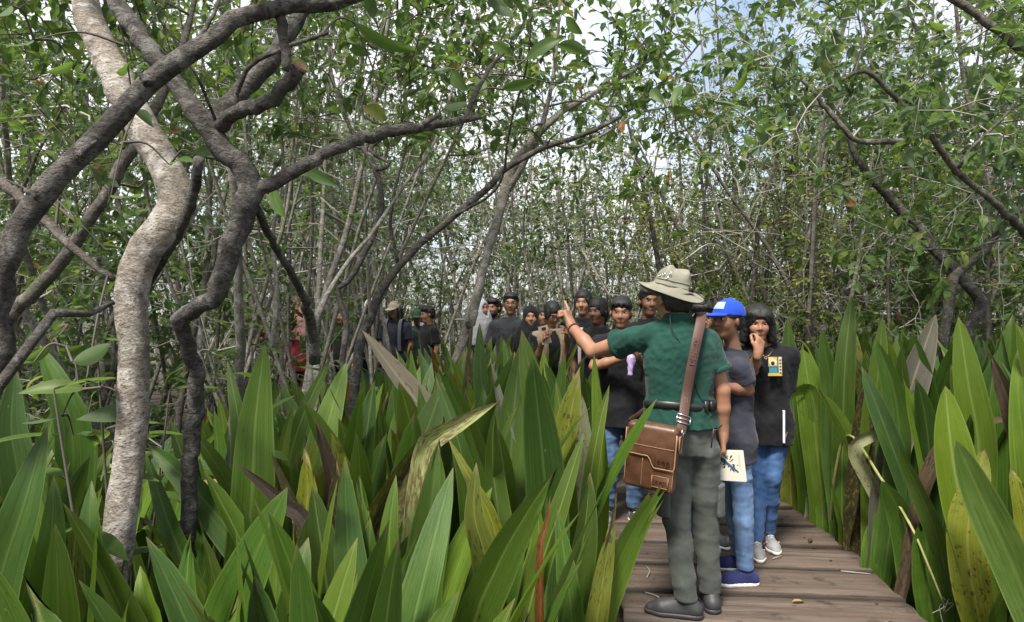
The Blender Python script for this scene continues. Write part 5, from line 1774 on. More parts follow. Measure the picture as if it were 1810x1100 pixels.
    def hijab(s, col, drape=.2):
        k = s.k
        c = s.J['head']
        v = max(.008, s.vox * .8)
        f = Field(c - np.array([.28, .24, .42]) * k, c + np.array([.28, .24, .19]) * k, v)
        E = lambda cc, r, kk=.03, op='u': f.ell(s.HP(*cc), np.array(r) * k, s.HR, kk, op)
        E((0, -.015, .035), (.090, .110, .104))
        E((0, .0, -.05), (.082, .095, .095))
        f.rc(s.HP(0, -.01, -.1), s.J['neck'] - [0, -.02, .02], .085 * k, .12 * k, .04)
        f.ell(s.J['neck'] + np.array([0, .03, -.10]) * k, np.array([.19, .125, .10 + drape * .35]) * k, None, .05)
        E((0, .14, -.008), (.056, .10, .082), .012, 'cut')
        f.displace(folds(s.seed + 9, .008, 26, (1, 1, .6)))
        link('headscarf', f.mesh('headscarf', cloth(col, .2)), s.root)

    def cap(s, col, visor=True, tilt=-.1, vox=.0055, yaw=0.0, badge=None):
        k = s.k
        R0 = s.HR
        s2 = s.HR @ rotz(yaw) @ rotx(tilt)
        c = s.J['head']
        q = lambda x, y, z: c + s2 @ (np.array([x, y, z]) * k)
        f = Field(c - np.array([.22, .24, .1]) * k, c + np.array([.22, .24, .22]) * k, vox)
        f.ell(q(0, -.012, .040), np.array((.093, .112, .105)) * k, s2, .01)
        f.plane(q(0, 0, .034), s2 @ np.array([0, 0, -1.0]))
        f.ell(q(0, -.012, .025), np.array((.082, .100, .100)) * k, s2, .004, 'cut')
        if visor:
            f.ell(q(0, .120, .028), np.array((.080, .085, .014)) * k, s2 @ rotx(-.10), .006, planes=((q(0, .075, 0), s2 @ np.array([0, -1.0, 0])),))
        f.ell(q(0, -.012, .147), np.array((.012, .012, .007)) * k, s2, .003)
        f.displace(folds(s.seed + 2, .002, 40))
        o = link('cap', f.mesh('cap', cloth(col, .12)), s.root)
        if badge is not None:
            rows = []
            for i in range(7):
                for j in range(6):
                    th, ph = (i / 6 - .5) * 1.0, .30 + j / 5 * .50
                    p = np.array([.0955 * math.sin(th) * math.cos(ph), .1145 * math.cos(th) * math.cos(ph), .1075 * math.sin(ph)])
                    rows.append(q(p[0], p[1] - .012, p[2] + .040))
            g = MB()
            qd = [(i * 6 + j, (i + 1) * 6 + j, (i + 1) * 6 + j + 1, i * 6 + j + 1) for i in range(6) for j in range(5)]
            g.add(rows, qd)
            link('cap_badge', g.mesh('cap_badge', badge), o)

    def shirt(s, mat, hem=.80, sleeve=.62, loose=.014, name='shirt', amp=.009, vox=None, sl_r=.066, neck=.066, collar=None, vneck=0.0, sleeve2=None, seed=0):
        k, J = s.k, s.J
        lo, hi = s.bounds(.16)
        lo[2], hi[2] = hem * k - .04, 1.53 * k + .02
        v = vox or s.vox
        f = Field(lo, hi, v)
        f.loft(s.torso_rows(loose, hem, 1.455), .02)
        for sd, sv in (('L', sleeve), ('R', sleeve2 if sleeve2 is not None else sleeve)):
            f.rc(J['neck'] + np.array([0, 0, -.040]) * k, J['sh' + sd], .052 * k, (.049 + loose * .6) * k, .03)
            a, b = J['sh' + sd], J['el' + sd]
            if sv <= 1:
                e = a + (b - a) * sv
                dd = nrm(b - a)
                f.rc(a, e + dd * .05, (.049 + loose * .6) * k, sl_r * k, .025, planes=((e, dd),))
            else:
                f.rc(a, b, (.052 + loose * .6) * k, .060 * k, .025)
                w_ = J['wr' + sd]
                e = b + (w_ - b) * (sv - 1)
                f.rc(b, e, .060 * k, .050 * k, .02, planes=((e, nrm(w_ - b)),))
        f.displace(folds(s.seed * 3 + seed + 1, amp, 17, (1, 1, .8)))
        f.displace(folds(s.seed * 3 + seed + 2, amp * .45, 40, (.7, .7, 1.3)))
        f.plane((0, 0, hem * k), (0, 0, -1))
        f.plane((0, 0, (1.458 if not collar else 1.475) * k), (0, 0, 1))
        nk = J['neck']
        f.ell(nk + np.array([0, .028, .055]) * k, np.array([neck, neck * .95, .055 + vneck]) * k, None, .008, 'cut')
        o = link(name, f.mesh(name, mat), s.root)
        if collar:
            g = Field(nk - np.array([.12, .12, .06]) * k, nk + np.array([.12, .12, .1]) * k, max(.006, v * .8))
            g.rc(nk + np.array([0, 0, -.02]) * k, nk + np.array([0, .008, .032]) * k, .074 * k, .066 * k, .01, planes=((nk + np.array([0, 0, .030]) * k, (0, -.25, .97)),))
            g.rc(nk + np.array([0, 0, -.04]) * k, nk + np.array([0, .02, .09]) * k, .056 * k, .052 * k, .006, 'cut')
            link('collar', g.mesh('collar', collar), o)
        return o

    def trousers(s, mat, top=.93, loose=.012, ankle=.085, cuff=.046, amp=.009, knee_r=.054, name='trousers', vox=None, freq=13):
        k, J = s.k, s.J
        lo, hi = s.bounds(.13)
        P = np.array([J[a] for a in J if a[:3] in ('hip', 'kne', 'ank')])
        lo[:2], hi[:2] = P.min(0)[:2] - .17 * k, P.max(0)[:2] + .17 * k
        lo[2], hi[2] = ankle * k - .05, top * k + .04
        f = Field(lo, hi, vox or s.vox)
        f.loft(s.torso_rows(loose * .7, .80, top), .03)
        for sd in 'LR':
            h_, kn, an = J['hip' + sd], J['knee' + sd], J['ank' + sd]
            f.rc(h_ - [0, 0, .02], kn, (.082 + loose * .6) * k, (knee_r + loose) * k, .03)
            e = np.array([an[0], an[1], ankle * k])
            f.rc(kn, kn * .6 + e * .4, (knee_r + loose) * k, (.052 + loose) * k, .02)
            f.rc(kn * .6 + e * .4, e, (.052 + loose) * k, cuff * k, .02)
        f.displace(folds(s.seed * 5 + 3, amp, freq, (.6, .6, 1.4)))
        f.displace(folds(s.seed * 5 + 4, amp * .35, freq * 1.9, (.5, .5, 1.6)))
        f.plane((0, 0, ankle * k), (0, 0, -1))
        f.plane((0, 0, top * k), (0, 0, 1))
        return link(name, f.mesh(name, mat), s.root)

    def shoes(s, mat, sole='sole', tongue=None, accent=None, vox=.0065, high=.0):
        k, J = s.k, s.J
        for sd in 'LR':
            an, to = J['ank' + sd], J['toe' + sd]
            d = nrm((to - an) * [1, 1, 0])
            sx = np.cross(d, [0, 0, 1])
            heel, ball_ = an * [1, 1, 0] - d * .045 * k, an * [1, 1, 0] + d * .115 * k
            tip = an * [1, 1, 0] + d * .185 * k
            c = (heel + tip) / 2
            R = np.stack([sx, d, [0, 0, 1]], 1)
            f = Field(c - np.array([.19, .19, .03]) * k, c + np.array([.19, .19, .15 + high]) * k, vox)
            f.rc(heel + [0, 0, .045 * k], heel + d * .03 * k + [0, 0, (.075 + high) * k], .036 * k, .040 * k, .02)
            f.rc(heel + [0, 0, .040 * k], ball_ + [0, 0, .030 * k], .037 * k, .043 * k, .02)
            f.rc(ball_ + [0, 0, .030 * k], tip - d * .02 * k + [0, 0, .024 * k], .043 * k, .030 * k, .02)
            f.rc(heel + d * .05 * k + [0, 0, .075 * k], ball_ + [0, 0, .05 * k], .033 * k, .022 * k, .02)
            f.plane((0, 0, .020 * k), (0, 0, -1))
            f.ell(an + np.array([0, 0, .045 + high]) * k, np.array((.034, .040, .05)) * k, R, .006, 'cut')
            o = link('shoe', f.mesh('shoe', mat), s.root)
            g = Field(c - np.array([.19, .19, .03]) * k, c + np.array([.19, .19, .08]) * k, vox)
            g.rc(heel + [0, 0, .02 * k], ball_ + [0, 0, .02 * k], .041 * k, .049 * k, .015)
            g.rc(ball_ + [0, 0, .02 * k], tip - d * .015 * k + [0, 0, .024 * k], .049 * k, .034 * k, .015)
            g.plane((0, 0, .002), (0, 0, -1))
            g.plane((0, 0, .026 * k), (0, 0, 1))
            link('sole', g.mesh('sole', M[sole] if isinstance(sole, str) else sole), o)
            mb = MB()
            for i in range(4):
                q0 = heel + d * (.075 + .022 * i) * k + np.array([0, 0, (.108 - .012 * i) * k])
                tube(mb, [q0 - sx * .022 * k - [0, 0, .008 * k], q0 + [0, 0, .002], q0 + sx * .022 * k - [0, 0, .008 * k]], .0035, 5)
            la = link('laces', mb.mesh('laces', tongue or mat), o)
            if accent is not None:
                mb = MB()
                for t_ in (-1, 1):
                    q0 = an * [1, 1, 0] + sx * t_ * .040 * k
                    tube(mb, catmull([q0 + d * .03 * k + [0, 0, .035 * k], q0 + d * .075 * k + sx * t_ * .006 * k + [0, 0, .040 * k], q0 + d * .10 * k + [0, 0, .065 * k]], 8), .005, 5)
                link('stripe', mb.mesh('stripe', accent), o)

    def glasses(s, col='black_plastic'):
        k = s.k
        mb = MB()
        for sx in (-1, 1):
            P_ = [s.HP(sx * .033 + .024 * math.cos(a), .099 - .006 * abs(math.cos(a)) * (1 if math.cos(a) * sx > 0 else 0), .010 + .019 * math.sin(a)) for a in np.linspace(0, 6.283, 17)]
            tube(mb, P_, max(.0022, s.vox * .22), 5, False)
            tube(mb, [s.HP(sx * .057, .094, .014), s.HP(sx * .079, .05, .014), s.HP(sx * .082, -.01, .008)], max(.0022, s.vox * .2), 5)
        tube(mb, [s.HP(-.009, .101, .014), s.HP(0, .104, .016), s.HP(.009, .101, .014)], max(.002, s.vox * .2), 5)
        link('glasses', mb.mesh('glasses', M[col]), s.root)
# ------------------------------------------------------------------ the people of the photograph
PI = math.pi


def text_mesh(body, size, extrude, mat):
    cu = bpy.data.curves.new('lettering', 'FONT')
    cu.body = body
    cu.size = size
    cu.extrude = extrude
    cu.align_x = 'CENTER'
    cu.align_y = 'CENTER'
    cu.resolution_u = 3
    o = bpy.data.objects.new('lettering', cu)
    COL.objects.link(o)
    bpy.context.view_layer.update()
    me = bpy.data.meshes.new_from_object(o.evaluated_get(bpy.context.evaluated_depsgraph_get()))
    bpy.data.objects.remove(o)
    me.materials.clear()
    me.materials.append(mat)
    return me


def ribbon(mb, path, normals, width, thick):
    """a flat strap along path, its face looking along normals"""
    p = np.asarray(path, float)
    n = len(p)
    T = np.gradient(p, axis=0)
    T /= np.linalg.norm(T, axis=1, keepdims=True)
    v = []
    for i in range(n):
        N = np.asarray(normals[i], float)
        N = nrm(N - T[i] * (N @ T[i]))
        B = np.cross(T[i], N)
        for a_, b_ in ((-.5, 0), (-.46, 1), (.46, 1), (.5, 0), (.46, -1), (-.46, -1)):
            v.append(p[i] + B * width * a_ + N * thick * .5 * b_)
    q = [(i * 6 + j, (i + 1) * 6 + j, (i + 1) * 6 + (j + 1) % 6, i * 6 + (j + 1) % 6) for i in range(n - 1) for j in range(6)]
    mb.add(v, q)


def slab(mb, c, X, Y, Z, sx, sy, sz, bev=.0):
    """a box with chamfered long edges: half sizes sx, sy, sz along axes X, Y, Z"""
    c, X, Y, Z = map(lambda a_: np.asarray(a_, float), (c, X, Y, Z))
    b = min(bev, sx * .9, sy * .9, sz * .9)
    v, q = [], []
    rings = [(-sz, -b), (-sz + b, 0), (sz - b, 0), (sz, -b)] if b else [(-sz, 0), (sz, 0)]
    for z, g in rings:
        for x, y in ((-1, -1), (1, -1), (1, 1), (-1, 1)):
            v.append(c + X * x * (sx + g) + Y * y * (sy + g) + Z * z)
    for i in range(len(rings) - 1):
        q += [(i * 4 + j, i * 4 + (j + 1) % 4, (i + 1) * 4 + (j + 1) % 4, (i + 1) * 4 + j) for j in range(4)]
    q += [(3, 2, 1, 0), tuple(len(v) - 4 + j for j in range(4))]
    mb.add(v, q)


def axes_obj(me, name, parent, c, X, Y, Z, sc=1.0):
    o = link(name, me, parent)
    m = Matrix.Identity(4)
    for i in range(3):
        m[i][0], m[i][1], m[i][2], m[i][3] = X[i] * sc, Y[i] * sc, Z[i] * sc, c[i]
    o.matrix_local = m
    return o


# ---- the guide, seen from behind
def make_guide():
    Y0 = 3.5
    g = Person('guide in green polo shirt and wide sun hat, seen from behind, pointing', (.860, Y0, 0), 1.78, .06, .0062, (.30, .158, .098), 1.06, 3, head=(.25, .02))
    J = g.J
    g.J['head'] = g.px(1190, 530, 3.50)
    g.J['neck'] = g.px(1198, 560, 3.49)
    g.J['shL'] = g.px(1122, 600, 3.50)
    g.J['elL'] = g.px(1048, 622, 3.70)
    g.J['wrL'] = g.px(1010, 576, 3.86)
    g.hand['L'] = dict(n=(-.8, .6, -.1), dir=g.loc(W(998, 540, 3.92)) - g.J['wrL'], curl=1.15, thumb=.4, point=(0,))
    g.J['shR'] = g.px(1250, 604, 3.52)
    g.J['elR'] = g.px(1277, 690, 3.52)
    g.J['wrR'] = g.px(1278, 768, 3.56)
    g.hand['R'] = dict(n=(-.9, .35, 0), curl=.75, thumb=.9, dir=(.03, .03, -1))
    g.J['hipL'], g.J['hipR'] = g.px(1190, 790, 3.5), g.px(1243, 790, 3.5)
    g.J['kneeL'], g.J['kneeR'] = g.px(1196, 920, 3.49), g.px(1247, 920, 3.55)
    g.J['ankL'], g.J['ankR'] = g.px(1212, 1062, 3.46), g.px(1256, 1054, 3.56)
    g.J['ankL'][2] = g.J['ankR'][2] = .085
    g.J['toeL'] = g.J['ankL'] + np.array([-.16, .06, -.06])
    g.J['toeR'] = g.J['ankR'] + np.array([.02, .18, -.06])
    g.body(True)
    g.hair('short', under=True)
    green = mat_cloth('green_pique', (.007, .040, .029), (.011, .056, .042), .85)
    olive = mat_cloth('olive_grey_twill', (.062, .069, .060), (.088, .096, .085), .8)
    sh = g.shirt(green, .925, .40, .018, 'polo_shirt', .016, .0075, .078, collar=green, seed=3, sleeve2=.60)
    for sd in 'LR':                                            # ribbed sleeve ends
        a_, b_ = g.J['sh' + sd], g.J['el' + sd]
        e = a_ + (b_ - a_) * (.40 if sd == 'L' else .60)
        dd = nrm(b_ - a_)
        f = Field(e - .14, e + .14, .007)
        f.rc(e - dd * .028, e + dd * .05, .0805, .0815, .005, planes=((e + dd * .003, dd), (e - dd * .022, -dd)))
        link('sleeve_band', f.mesh('sleeve_band', green), sh)
    g.trousers(olive, 1.0, .006, .085, .054, .014, .058, vox=.0075, freq=10)
    dark = mat_plain('dark_grey_shoe', (.034, .034, .036), .55, .4, var=.25)
    g.shoes(dark, dark, dark)
    tr = [o for o in g.root.children if o.name.startswith('trousers')][0]
    # cargo pocket and flap on each thigh, back pocket edge
    for sd, sx in (('L', -1), ('R', 1)):
        c = (g.J['hip' + sd] * .30 + g.J['knee' + sd] * .70)
        f = Field(c - .17, c + .17, .0075)
        f.rc(c + [sx * .030, -.006, .075], c + [sx * .032, -.006, -.075], .070, .068, .01)
        f.plane((0, 0, c[2] - .085), (0, 0, -1))
        f.plane((0, 0, c[2] + .085), (0, 0, 1))
        f.plane(c + [sx * .045, 0, 0], (-sx, 0, 0))
        f.displace(folds(44 + sx, .005, 30))
        link('cargo_pocket', f.mesh('cargo_pocket', olive), tr)
    mb = MB()
    p = [g.px(1262, 754, 3.355), g.px(1259, 775, 3.35), g.px(1257, 792, 3.35)]
    tube(mb, p, .0035, 5)
    tube(mb, [g.px(1276, 752, 3.375), g.px(1268, 760, 3.36), g.px(1259, 762, 3.352)], .0035, 5)
    link('pocket_zip', mb.mesh('pocket_zip', M['black_plastic']), tr)
    # belt worn over the shirt
    rows = g.torso_rows(.026, .90, 1.02)
    z = 1.552 - (714 - CY) / F * Y0
    mb = MB()
    rw = np.array(g.torso_rows(.018, .85, 1.2))
    rx, ry, cx, cy = (np.interp(z, rw[:, 0], rw[:, i]) for i in (3, 4, 1, 2))
    an = np.linspace(0, 2 * PI, 41)[:-1]
    ring = np.array([(cx + (rx + .003) * math.cos(t), cy + (ry + .003) * math.sin(t), z + .008 * math.sin(t * 2)) for t in an] + [(cx + rx + .003, cy, z)])
    ribbon(mb, ring, [(math.cos(t), math.sin(t), 0) for t in an] + [(1, 0, 0)], .036, .006)
    bl = link('belt', mb.mesh('belt', M['black_plastic']), g.root)
    mb = MB()
    for t in (-.72, -1.02):
        c = np.array([cx + (rx + .010) * math.cos(t), cy + (ry + .010) * math.sin(t), z])
        N = nrm([math.cos(t) / rx, math.sin(t) / ry, 0])
        slab(mb, c, np.cross([0, 0, 1], N), (0, 0, 1), N, .026 if t > -.9 else .012, .026, .008, .004)
    link('buckle', mb.mesh('buckle', M['black_plastic']), bl)
    # bracelet
    w, d = g.J['wrL'], nrm(g.J['wrL'] - g.J['elL'])
    u = nrm(np.cross(d, [0, 0, 1]))
    v = np.cross(d, u)
    red = mat_plain('dark_red_bead', (.11, .015, .015), .4, .5, var=.3)
    mb = MB()
    sp = unit_sphere()
    for i in range(16):
        a_ = i / 16 * 2 * PI
        c = w - d * .022 + (u * math.cos(a_) + v * math.sin(a_)) * .031
        mb.add(np.concatenate(sp.v) * .0068 + c, np.concatenate(sp.f4), np.concatenate(sp.f3))
    br = link('bracelet', mb.mesh('bracelet', red), g.root)
    # earpiece wire down the back
    mb = MB()
    pts = [g.px(1184, 545, 3.42), g.px(1187, 580, 3.385), g.px(1206, 615, 3.375), g.px(1210, 650, 3.375), g.px(1224, 662, 3.375), g.px(1232, 690, 3.385), g.px(1242, 706, 3.385), g.px(1262, 708, 3.40)]
    tube(mb, catmull(pts, 50), .0022, 5)
    link('earpiece_wire', mb.mesh('earpiece_wire', M['black_plastic']), g.root)
    # sun hat
    hat_m = mat_cloth('hat_canvas', (.165, .16, .122), (.215, .208, .16), .9)
    c = g.J['head'] + np.array([-.012, .0, .058])
    R = rotz(.1) @ roty(.22) @ rotx(.10)
    HS = .88
    prof = [(.0, .112), (.050, .111), (.076, .103), (.091, .085), (.099, .058), (.107, .026), (.112, .004), (.122, -.004), (.15, -.012), (.18, -.026), (.203, -.040), (.206, -.043), (.200, -.043), (.178, -.031), (.148, -.018), (.12, -.011), (.106, -.004), (.10, .026), (.093, .058), (.085, .082), (.07, .097), (.0, .105)]
    prof = [(a_ * HS, b_ * .92) for a_, b_ in prof]
    n = 56
    v = []
    rr = np.random.default_rng(4)
    for i, (r_, z_) in enumerate(prof):
        for j in range(n):
            a_ = j / n * 2 * PI
            el = 1 + .10 * math.cos(2 * a_ + PI)
            fl = max(0, (r_ / HS - .12) / .085)
            zz = z_ + fl * (.040 * math.cos(a_ - 2.9) ** 2 * .6 + .010 * math.sin(3 * a_ + 1) + .012 * math.cos(2 * a_)) + (.011 * math.sin(3 * a_ + r_ * 50) + .005 * math.sin(7 * a_) if r_ < .11 and r_ > .01 else 0)
            ru = r_ * (1 + (.045 * math.sin(4 * a_ + 60 * z_) + .03 * math.sin(7 * a_ - 45 * z_) if .03 < z_ < .127 and i < 7 else 0))
            v.append(c + R @ np.array([ru * math.cos(a_) * el, ru * math.sin(a_) * (2 - el), zz]))
    q = [(i * n + j, i * n + (j + 1) % n, (i + 1) * n + (j + 1) % n, (i + 1) * n + j) for i in range(len(prof) - 1) for j in range(n)]
    mb = MB()
    mb.add(v, [t[::-1] for t in q])
    hat = link('sun_hat', mb.mesh('sun_hat', hat_m), g.root)
    mb = MB()
    for zz, ra in ((.012, .1135), (.036, .108)):
        P_ = [c + R @ np.array([ra * HS * math.cos(a_) * (1 + .10 * math.cos(2 * a_ + PI)), ra * HS * math.sin(a_) * (1 - .10 * math.cos(2 * a_ + PI)), zz]) for a_ in np.linspace(0, 2 * PI, 50)]
        tube(mb, P_, .0022, 5, False)
    link('hat_band', mb.mesh('hat_band', hat_m), hat)
    mb = MB()
    for a_, zz, ra in ((-2.6, .06, .103), (-2.25, .072, .102), (-2.35, .045, .106), (-2.9, .05, .105)):
        cc = c + R @ np.array([ra * HS * math.cos(a_) * .92, ra * HS * math.sin(a_) * 1.06, zz])
        N = R @ nrm([math.cos(a_), math.sin(a_), .2])
        u_ = nrm(np.cross(N, [0, 0, 1]))
        w_ = np.cross(N, u_)
        tube(mb, [cc + N * .003 + (u_ * math.cos(b_) + w_ * math.sin(b_)) * .006 for b_ in np.linspace(0, 6.28, 11)], .0022, 5, False)
    link('eyelet', mb.mesh('eyelet', M['metal']), hat)
    mb = MB()
    cp = [c + R @ (np.array(t) * .9) for t in ((.06, -.102, .022), (.07, -.112, .012), (.10, -.13, .004), (.14, -.135, -.010), (.17, -.12, -.030), (.17, -.10, -.045), (.11, -.04, -.06), (.07, .0, -.08))]
    tube(mb, catmull(cp, 30), .0026, 5)
    link('chin_cord', mb.mesh('chin_cord', M['black_plastic']), hat)
    mb = MB()
    slab(mb, c + R @ np.array([.062, -.110, .016]), R[:, 0], R[:, 1], R[:, 2], .010, .008, .014, .003)
    link('cord_toggle', mb.mesh('cord_toggle', M['black_plastic']), hat)
    return g


def make_bag(g):
    t = NT('tan_leather')
    co = t.coord()
    n1 = t.noise(co, 9, 4, .6)
    c = t.ramp(n1, [(.3, (.055, .024, .012)), (.5, (.098, .046, .024)), (.72, (.155, .080, .045))])
    leather = t.done(t.principled(c, .38, .5, t.bump(t.noise(co, 190, 3), .2, .003)))
    edge = mat_plain('pale_leather_edge', (.34, .19, .10), .5, .4)
    deep = mat_plain('pressed_leather', (.05, .019, .009), .45, .4)
    strapm = mat_plain('brown_strap', (.075, .038, .030), .6, .35, var=.2)
    strapd = mat_plain('brown_strap_embossing', (.115, .068, .056), .5, .4, var=.1)
    # frame: front face looks back at the lens and a little left; X to the right, Z up
    top_l, top_r, bot_r = W(1113, 745, 3.33), W(1195, 760, 3.22), W(1197, 862, 3.22)
    X = nrm(top_r - top_l)
    Zp = nrm(np.array([.0, -.02, 1]) - X * (X @ np.array([.0, -.02, 1])))
    N = np.cross(Zp, X) * -1
    N = N if N[1] < 0 else -N                                 # outward, towards the lens
    wd, ht, dp = .245, .315, .075
    ctr = (top_l + top_r) / 2 - Zp * ht / 2
    root = empty('shoulder_bag', tuple(ctr - Zp * ht / 2))
    tag(root, 'tan leather shoulder bag with a flap, hanging on the left hip of the guide', 'bag')
    L0 = np.array(root.location)
    Q = lambda x, n_, z: ctr + X * x + N * n_ + Zp * z - L0
    f = Field(ctr - L0 - .26, ctr - L0 + .26, .0055)
    XX, YY, ZZ = f.ax[0][:, None, None], f.ax[1][None, :, None], f.ax[2][None, None, :]
    c0 = ctr - L0
    lx = (XX - c0[0]) * X[0] + (YY - c0[1]) * X[1] + (ZZ - c0[2]) * X[2]
    ln = (XX - c0[0]) * N[0] + (YY - c0[1]) * N[1] + (ZZ - c0[2]) * N[2] + dp / 2     # 0 in the middle of the depth, dp / 2 at the front
    lz = (XX - c0[0]) * Zp[0] + (YY - c0[1]) * Zp[1] + (ZZ - c0[2]) * Zp[2]
    bulge = .010 * np.clip(1 - (lx / .13) ** 2, 0, 1) * np.clip(1 - (lz / .17) ** 2, 0, 1)

    def rbox(a_, b_, c_, r_):
        qx, qy, qz = np.abs(lx) - (a_ - r_), np.abs(ln) - (b_ - r_), np.abs(lz) - (c_ - r_)
        return np.sqrt(np.maximum(qx, 0) ** 2 + np.maximum(qy, 0) ** 2 + np.maximum(qz, 0) ** 2) + np.minimum(np.maximum(qx, np.maximum(qy, qz)), 0) - r_
    f.F = (rbox(wd / 2, dp / 2, ht / 2, .016) - bulge).astype(np.float32)
    link('bag_body', f.mesh('bag_body', leather), root)
    # flap: wraps over the top and hangs with a stepped lower edge
    f2 = Field(ctr - L0 - .26, ctr - L0 + .26, .0055)
    low = np.where(lx < -.0, -.012 + .10 * 0 + .0 * lx, -.055)
    tt = np.clip((lx - -.005) / .035, 0, 1)
    low = .012 + (-.040 - .012) * (tt * tt * (3 - 2 * tt))
    top = np.maximum(rbox(wd / 2 + .004, dp / 2 + .004, ht / 2 + .005, .028) - bulge, ht / 2 - .03 - lz)
    d = np.maximum(rbox(wd / 2 + .004, dp / 2 + .006, ht / 2 + .005, .026) - bulge, np.maximum(low - lz, .010 - ln))
    f2.F = np.minimum(d, top).astype(np.float32)
    fl = link('flap', f2.mesh('flap', leather), root)
    b_at = lambda x, z: .010 * max(0, 1 - (x / .13) ** 2) * max(0, 1 - (z / .17) ** 2)
    lowf = lambda x: .012 - .052 * (lambda u: u * u * (3 - 2 * u))(min(1, max(0, (x + .005) / .035)))
    mb = MB()
    pth = [Q(-wd / 2 - .002, .006, z) for z in (.13, .07, .02)] + [Q(x, .0085 + b_at(x, lowf(x)), lowf(x)) for x in np.linspace(-wd / 2 + .004, wd / 2 - .004, 22)] + [Q(wd / 2 + .002, .006, z) for z in (-.03, .03, .08, .13)]
    tube(mb, np.array(pth), .0028, 6)
    link('flap_piping', mb.mesh('flap_piping', edge), fl)
    mb = MB()
    tube(mb, np.array([Q(x, .0078 + b_at(x, .06), .058 + .0 * x) for x in np.linspace(-wd / 2 + .01, wd / 2 - .006, 14)]), .0016, 5)
    link('stitching', mb.mesh('stitching', edge), fl)
    mb = MB()
    tube(mb, np.array([Q(-.03, .002 + b_at(-.03, z), z) for z in np.linspace(-.005, -.145, 10)]), .0016, 5)
    for x0 in (wd / 2 - .004, -wd / 2 + .004):
        tube(mb, np.array([Q(x0, -.002, z) for z in np.linspace(.13, -.145, 10)]), .0022, 5)
    link('seam', mb.mesh('seam', edge), root)
    # pressed lettering on the flap and on the stamped patch below
    tx = text_mesh('Jeep', .046, .0012, deep)
    axes_obj(tx, 'lettering', fl, Q(.066, .0095 + b_at(.066, .0), -.004), X, Zp, N)
    mb = MB()
    tube(mb, np.array([Q(x, .0092 + b_at(x, -.025), -.024) for x in np.linspace(.035, .10, 8)]), .001, 4)
    link('underline', mb.mesh('underline', deep), fl)
    mb = MB()
    zc = -.105
    slab(mb, Q(.062, .0045 + b_at(.06, zc) * .6, zc), X, Zp, N, .040, .027, .0025, .002)
    pa = link('patch', mb.mesh('patch', leather), root)
    mb = MB()
    c4 = [(.022, zc - .027), (.102, zc - .027), (.102, zc + .027), (.022, zc + .027), (.022, zc - .027)]
    for (x0, z0), (x1, z1) in zip(c4[:-1], c4[1:]):
        tube(mb, [Q(x0, .0075 + b_at(.06, zc) * .6, z0), Q(x1, .0075 + b_at(.06, zc) * .6, z1)], .0018, 5)
    link('patch_border', mb.mesh('patch_border', edge), pa)
    axes_obj(text_mesh('Jeep', .038, .0010, deep), 'lettering', pa, Q(.062, .0075 + b_at(.06, zc) * .6, zc), X, Zp, N)
    # strap anchor on the gusset, ring and buckle
    mb = MB()
    slab(mb, Q(wd / 2 + .006, -dp / 2, .085), N, Zp, X, .024, .040, .005, .004)
    an = link('anchor_tab', mb.mesh('anchor_tab', leather), root)
    mb = MB()
    pth = [Q(wd / 2 + .011, -dp / 2 + .024 * a_, .085 + .040 * b_) for a_, b_ in ((-1, .9), (-1, -.6), (-.7, -1), (.7, -1), (1, -.6), (1, .9), (-1, .9))]
    tube(mb, np.array(pth), .0022, 5)
    link('tab_piping', mb.mesh('tab_piping', edge), an)
    mb = MB()
    rc_ = Q(wd / 2 + .016, -dp / 2, .142)
    tube(mb, [rc_ + N * .020 * math.cos(a_) + Zp * .016 * math.sin(a_) for a_ in np.linspace(0, 6.283, 17)], .0035, 6, False)
    link('ring', mb.mesh('ring', M['metal']), root)
    # strap over the right shoulder, down the back
    mb = MB()
    P = [W(1203, 766, 3.265), W(1207, 745, 3.29), W(1213, 700, 3.345), W(1222, 650, 3.335), W(1231, 605, 3.335), W(1238, 572, 3.375), W(1240, 558, 3.43), W(1238, 553, 3.50), W(1228, 570, 3.58), W(1205, 620, 3.66), W(1165, 700, 3.68), W(1130, 735, 3.6), W(1115, 745, 3.45), W(1112, 750, 3.38)]
    Np = [(.1, -1, .1), (.1, -1, .1), (.05, -1, .1), (.05, -1, .05), (.05, -1, .15), (.05, -.9, .5), (.0, -.45, .9), (0, .3, 1), (0, .9, .5), (0, 1, .1), (-.3, 1, 0), (-.9, .5, 0), (-1, 0, 0), (-1, -.2, 0)]
    pp = catmull(np.hstack([np.array(P) - L0, np.array(Np)]), 70)
    ribbon(mb, pp[:, :3], pp[:, 3:], .050, .004)
    st = link('strap', mb.mesh('strap', strapm), root)
    acc = np.concatenate([[0], np.cumsum(np.linalg.norm(np.diff(pp[:, :3], axis=0), axis=1))])
    for at in (.17, .42):
        i = int(np.argmin(np.abs(acc - at)))
        T = nrm(pp[i + 1, :3] - pp[i - 1, :3])
        Nn = nrm(pp[i, 3:] - T * (pp[i, 3:] @ T))
        axes_obj(text_mesh('DEFENDI', .034, .0008, strapd), 'lettering', st, pp[i, :3] + Nn * .0024, T, np.cross(Nn, T), Nn)
    i = int(np.argmin(np.abs(acc - .075)))
    T = nrm(pp[i + 1, :3] - pp[i - 1, :3])
    Nn = nrm(pp[i, 3:] - T * (pp[i, 3:] @ T))
    B = np.cross(Nn, T)
    mb = MB()
    c4 = [(-.034, -.020), (.034, -.020), (.034, .020), (-.034, .020), (-.034, -.020)]
    for (x0, z0), (x1, z1) in zip(c4[:-1], c4[1:]):
        tube(mb, [pp[i, :3] + Nn * .006 + B * x0 + T * z0, pp[i, :3] + Nn * .006 + B * x1 + T * z1], .0034, 6)
    tube(mb, [pp[i, :3] + Nn * .006 - B * .034, pp[i, :3] + Nn * .006 + B * .034], .0028, 6)
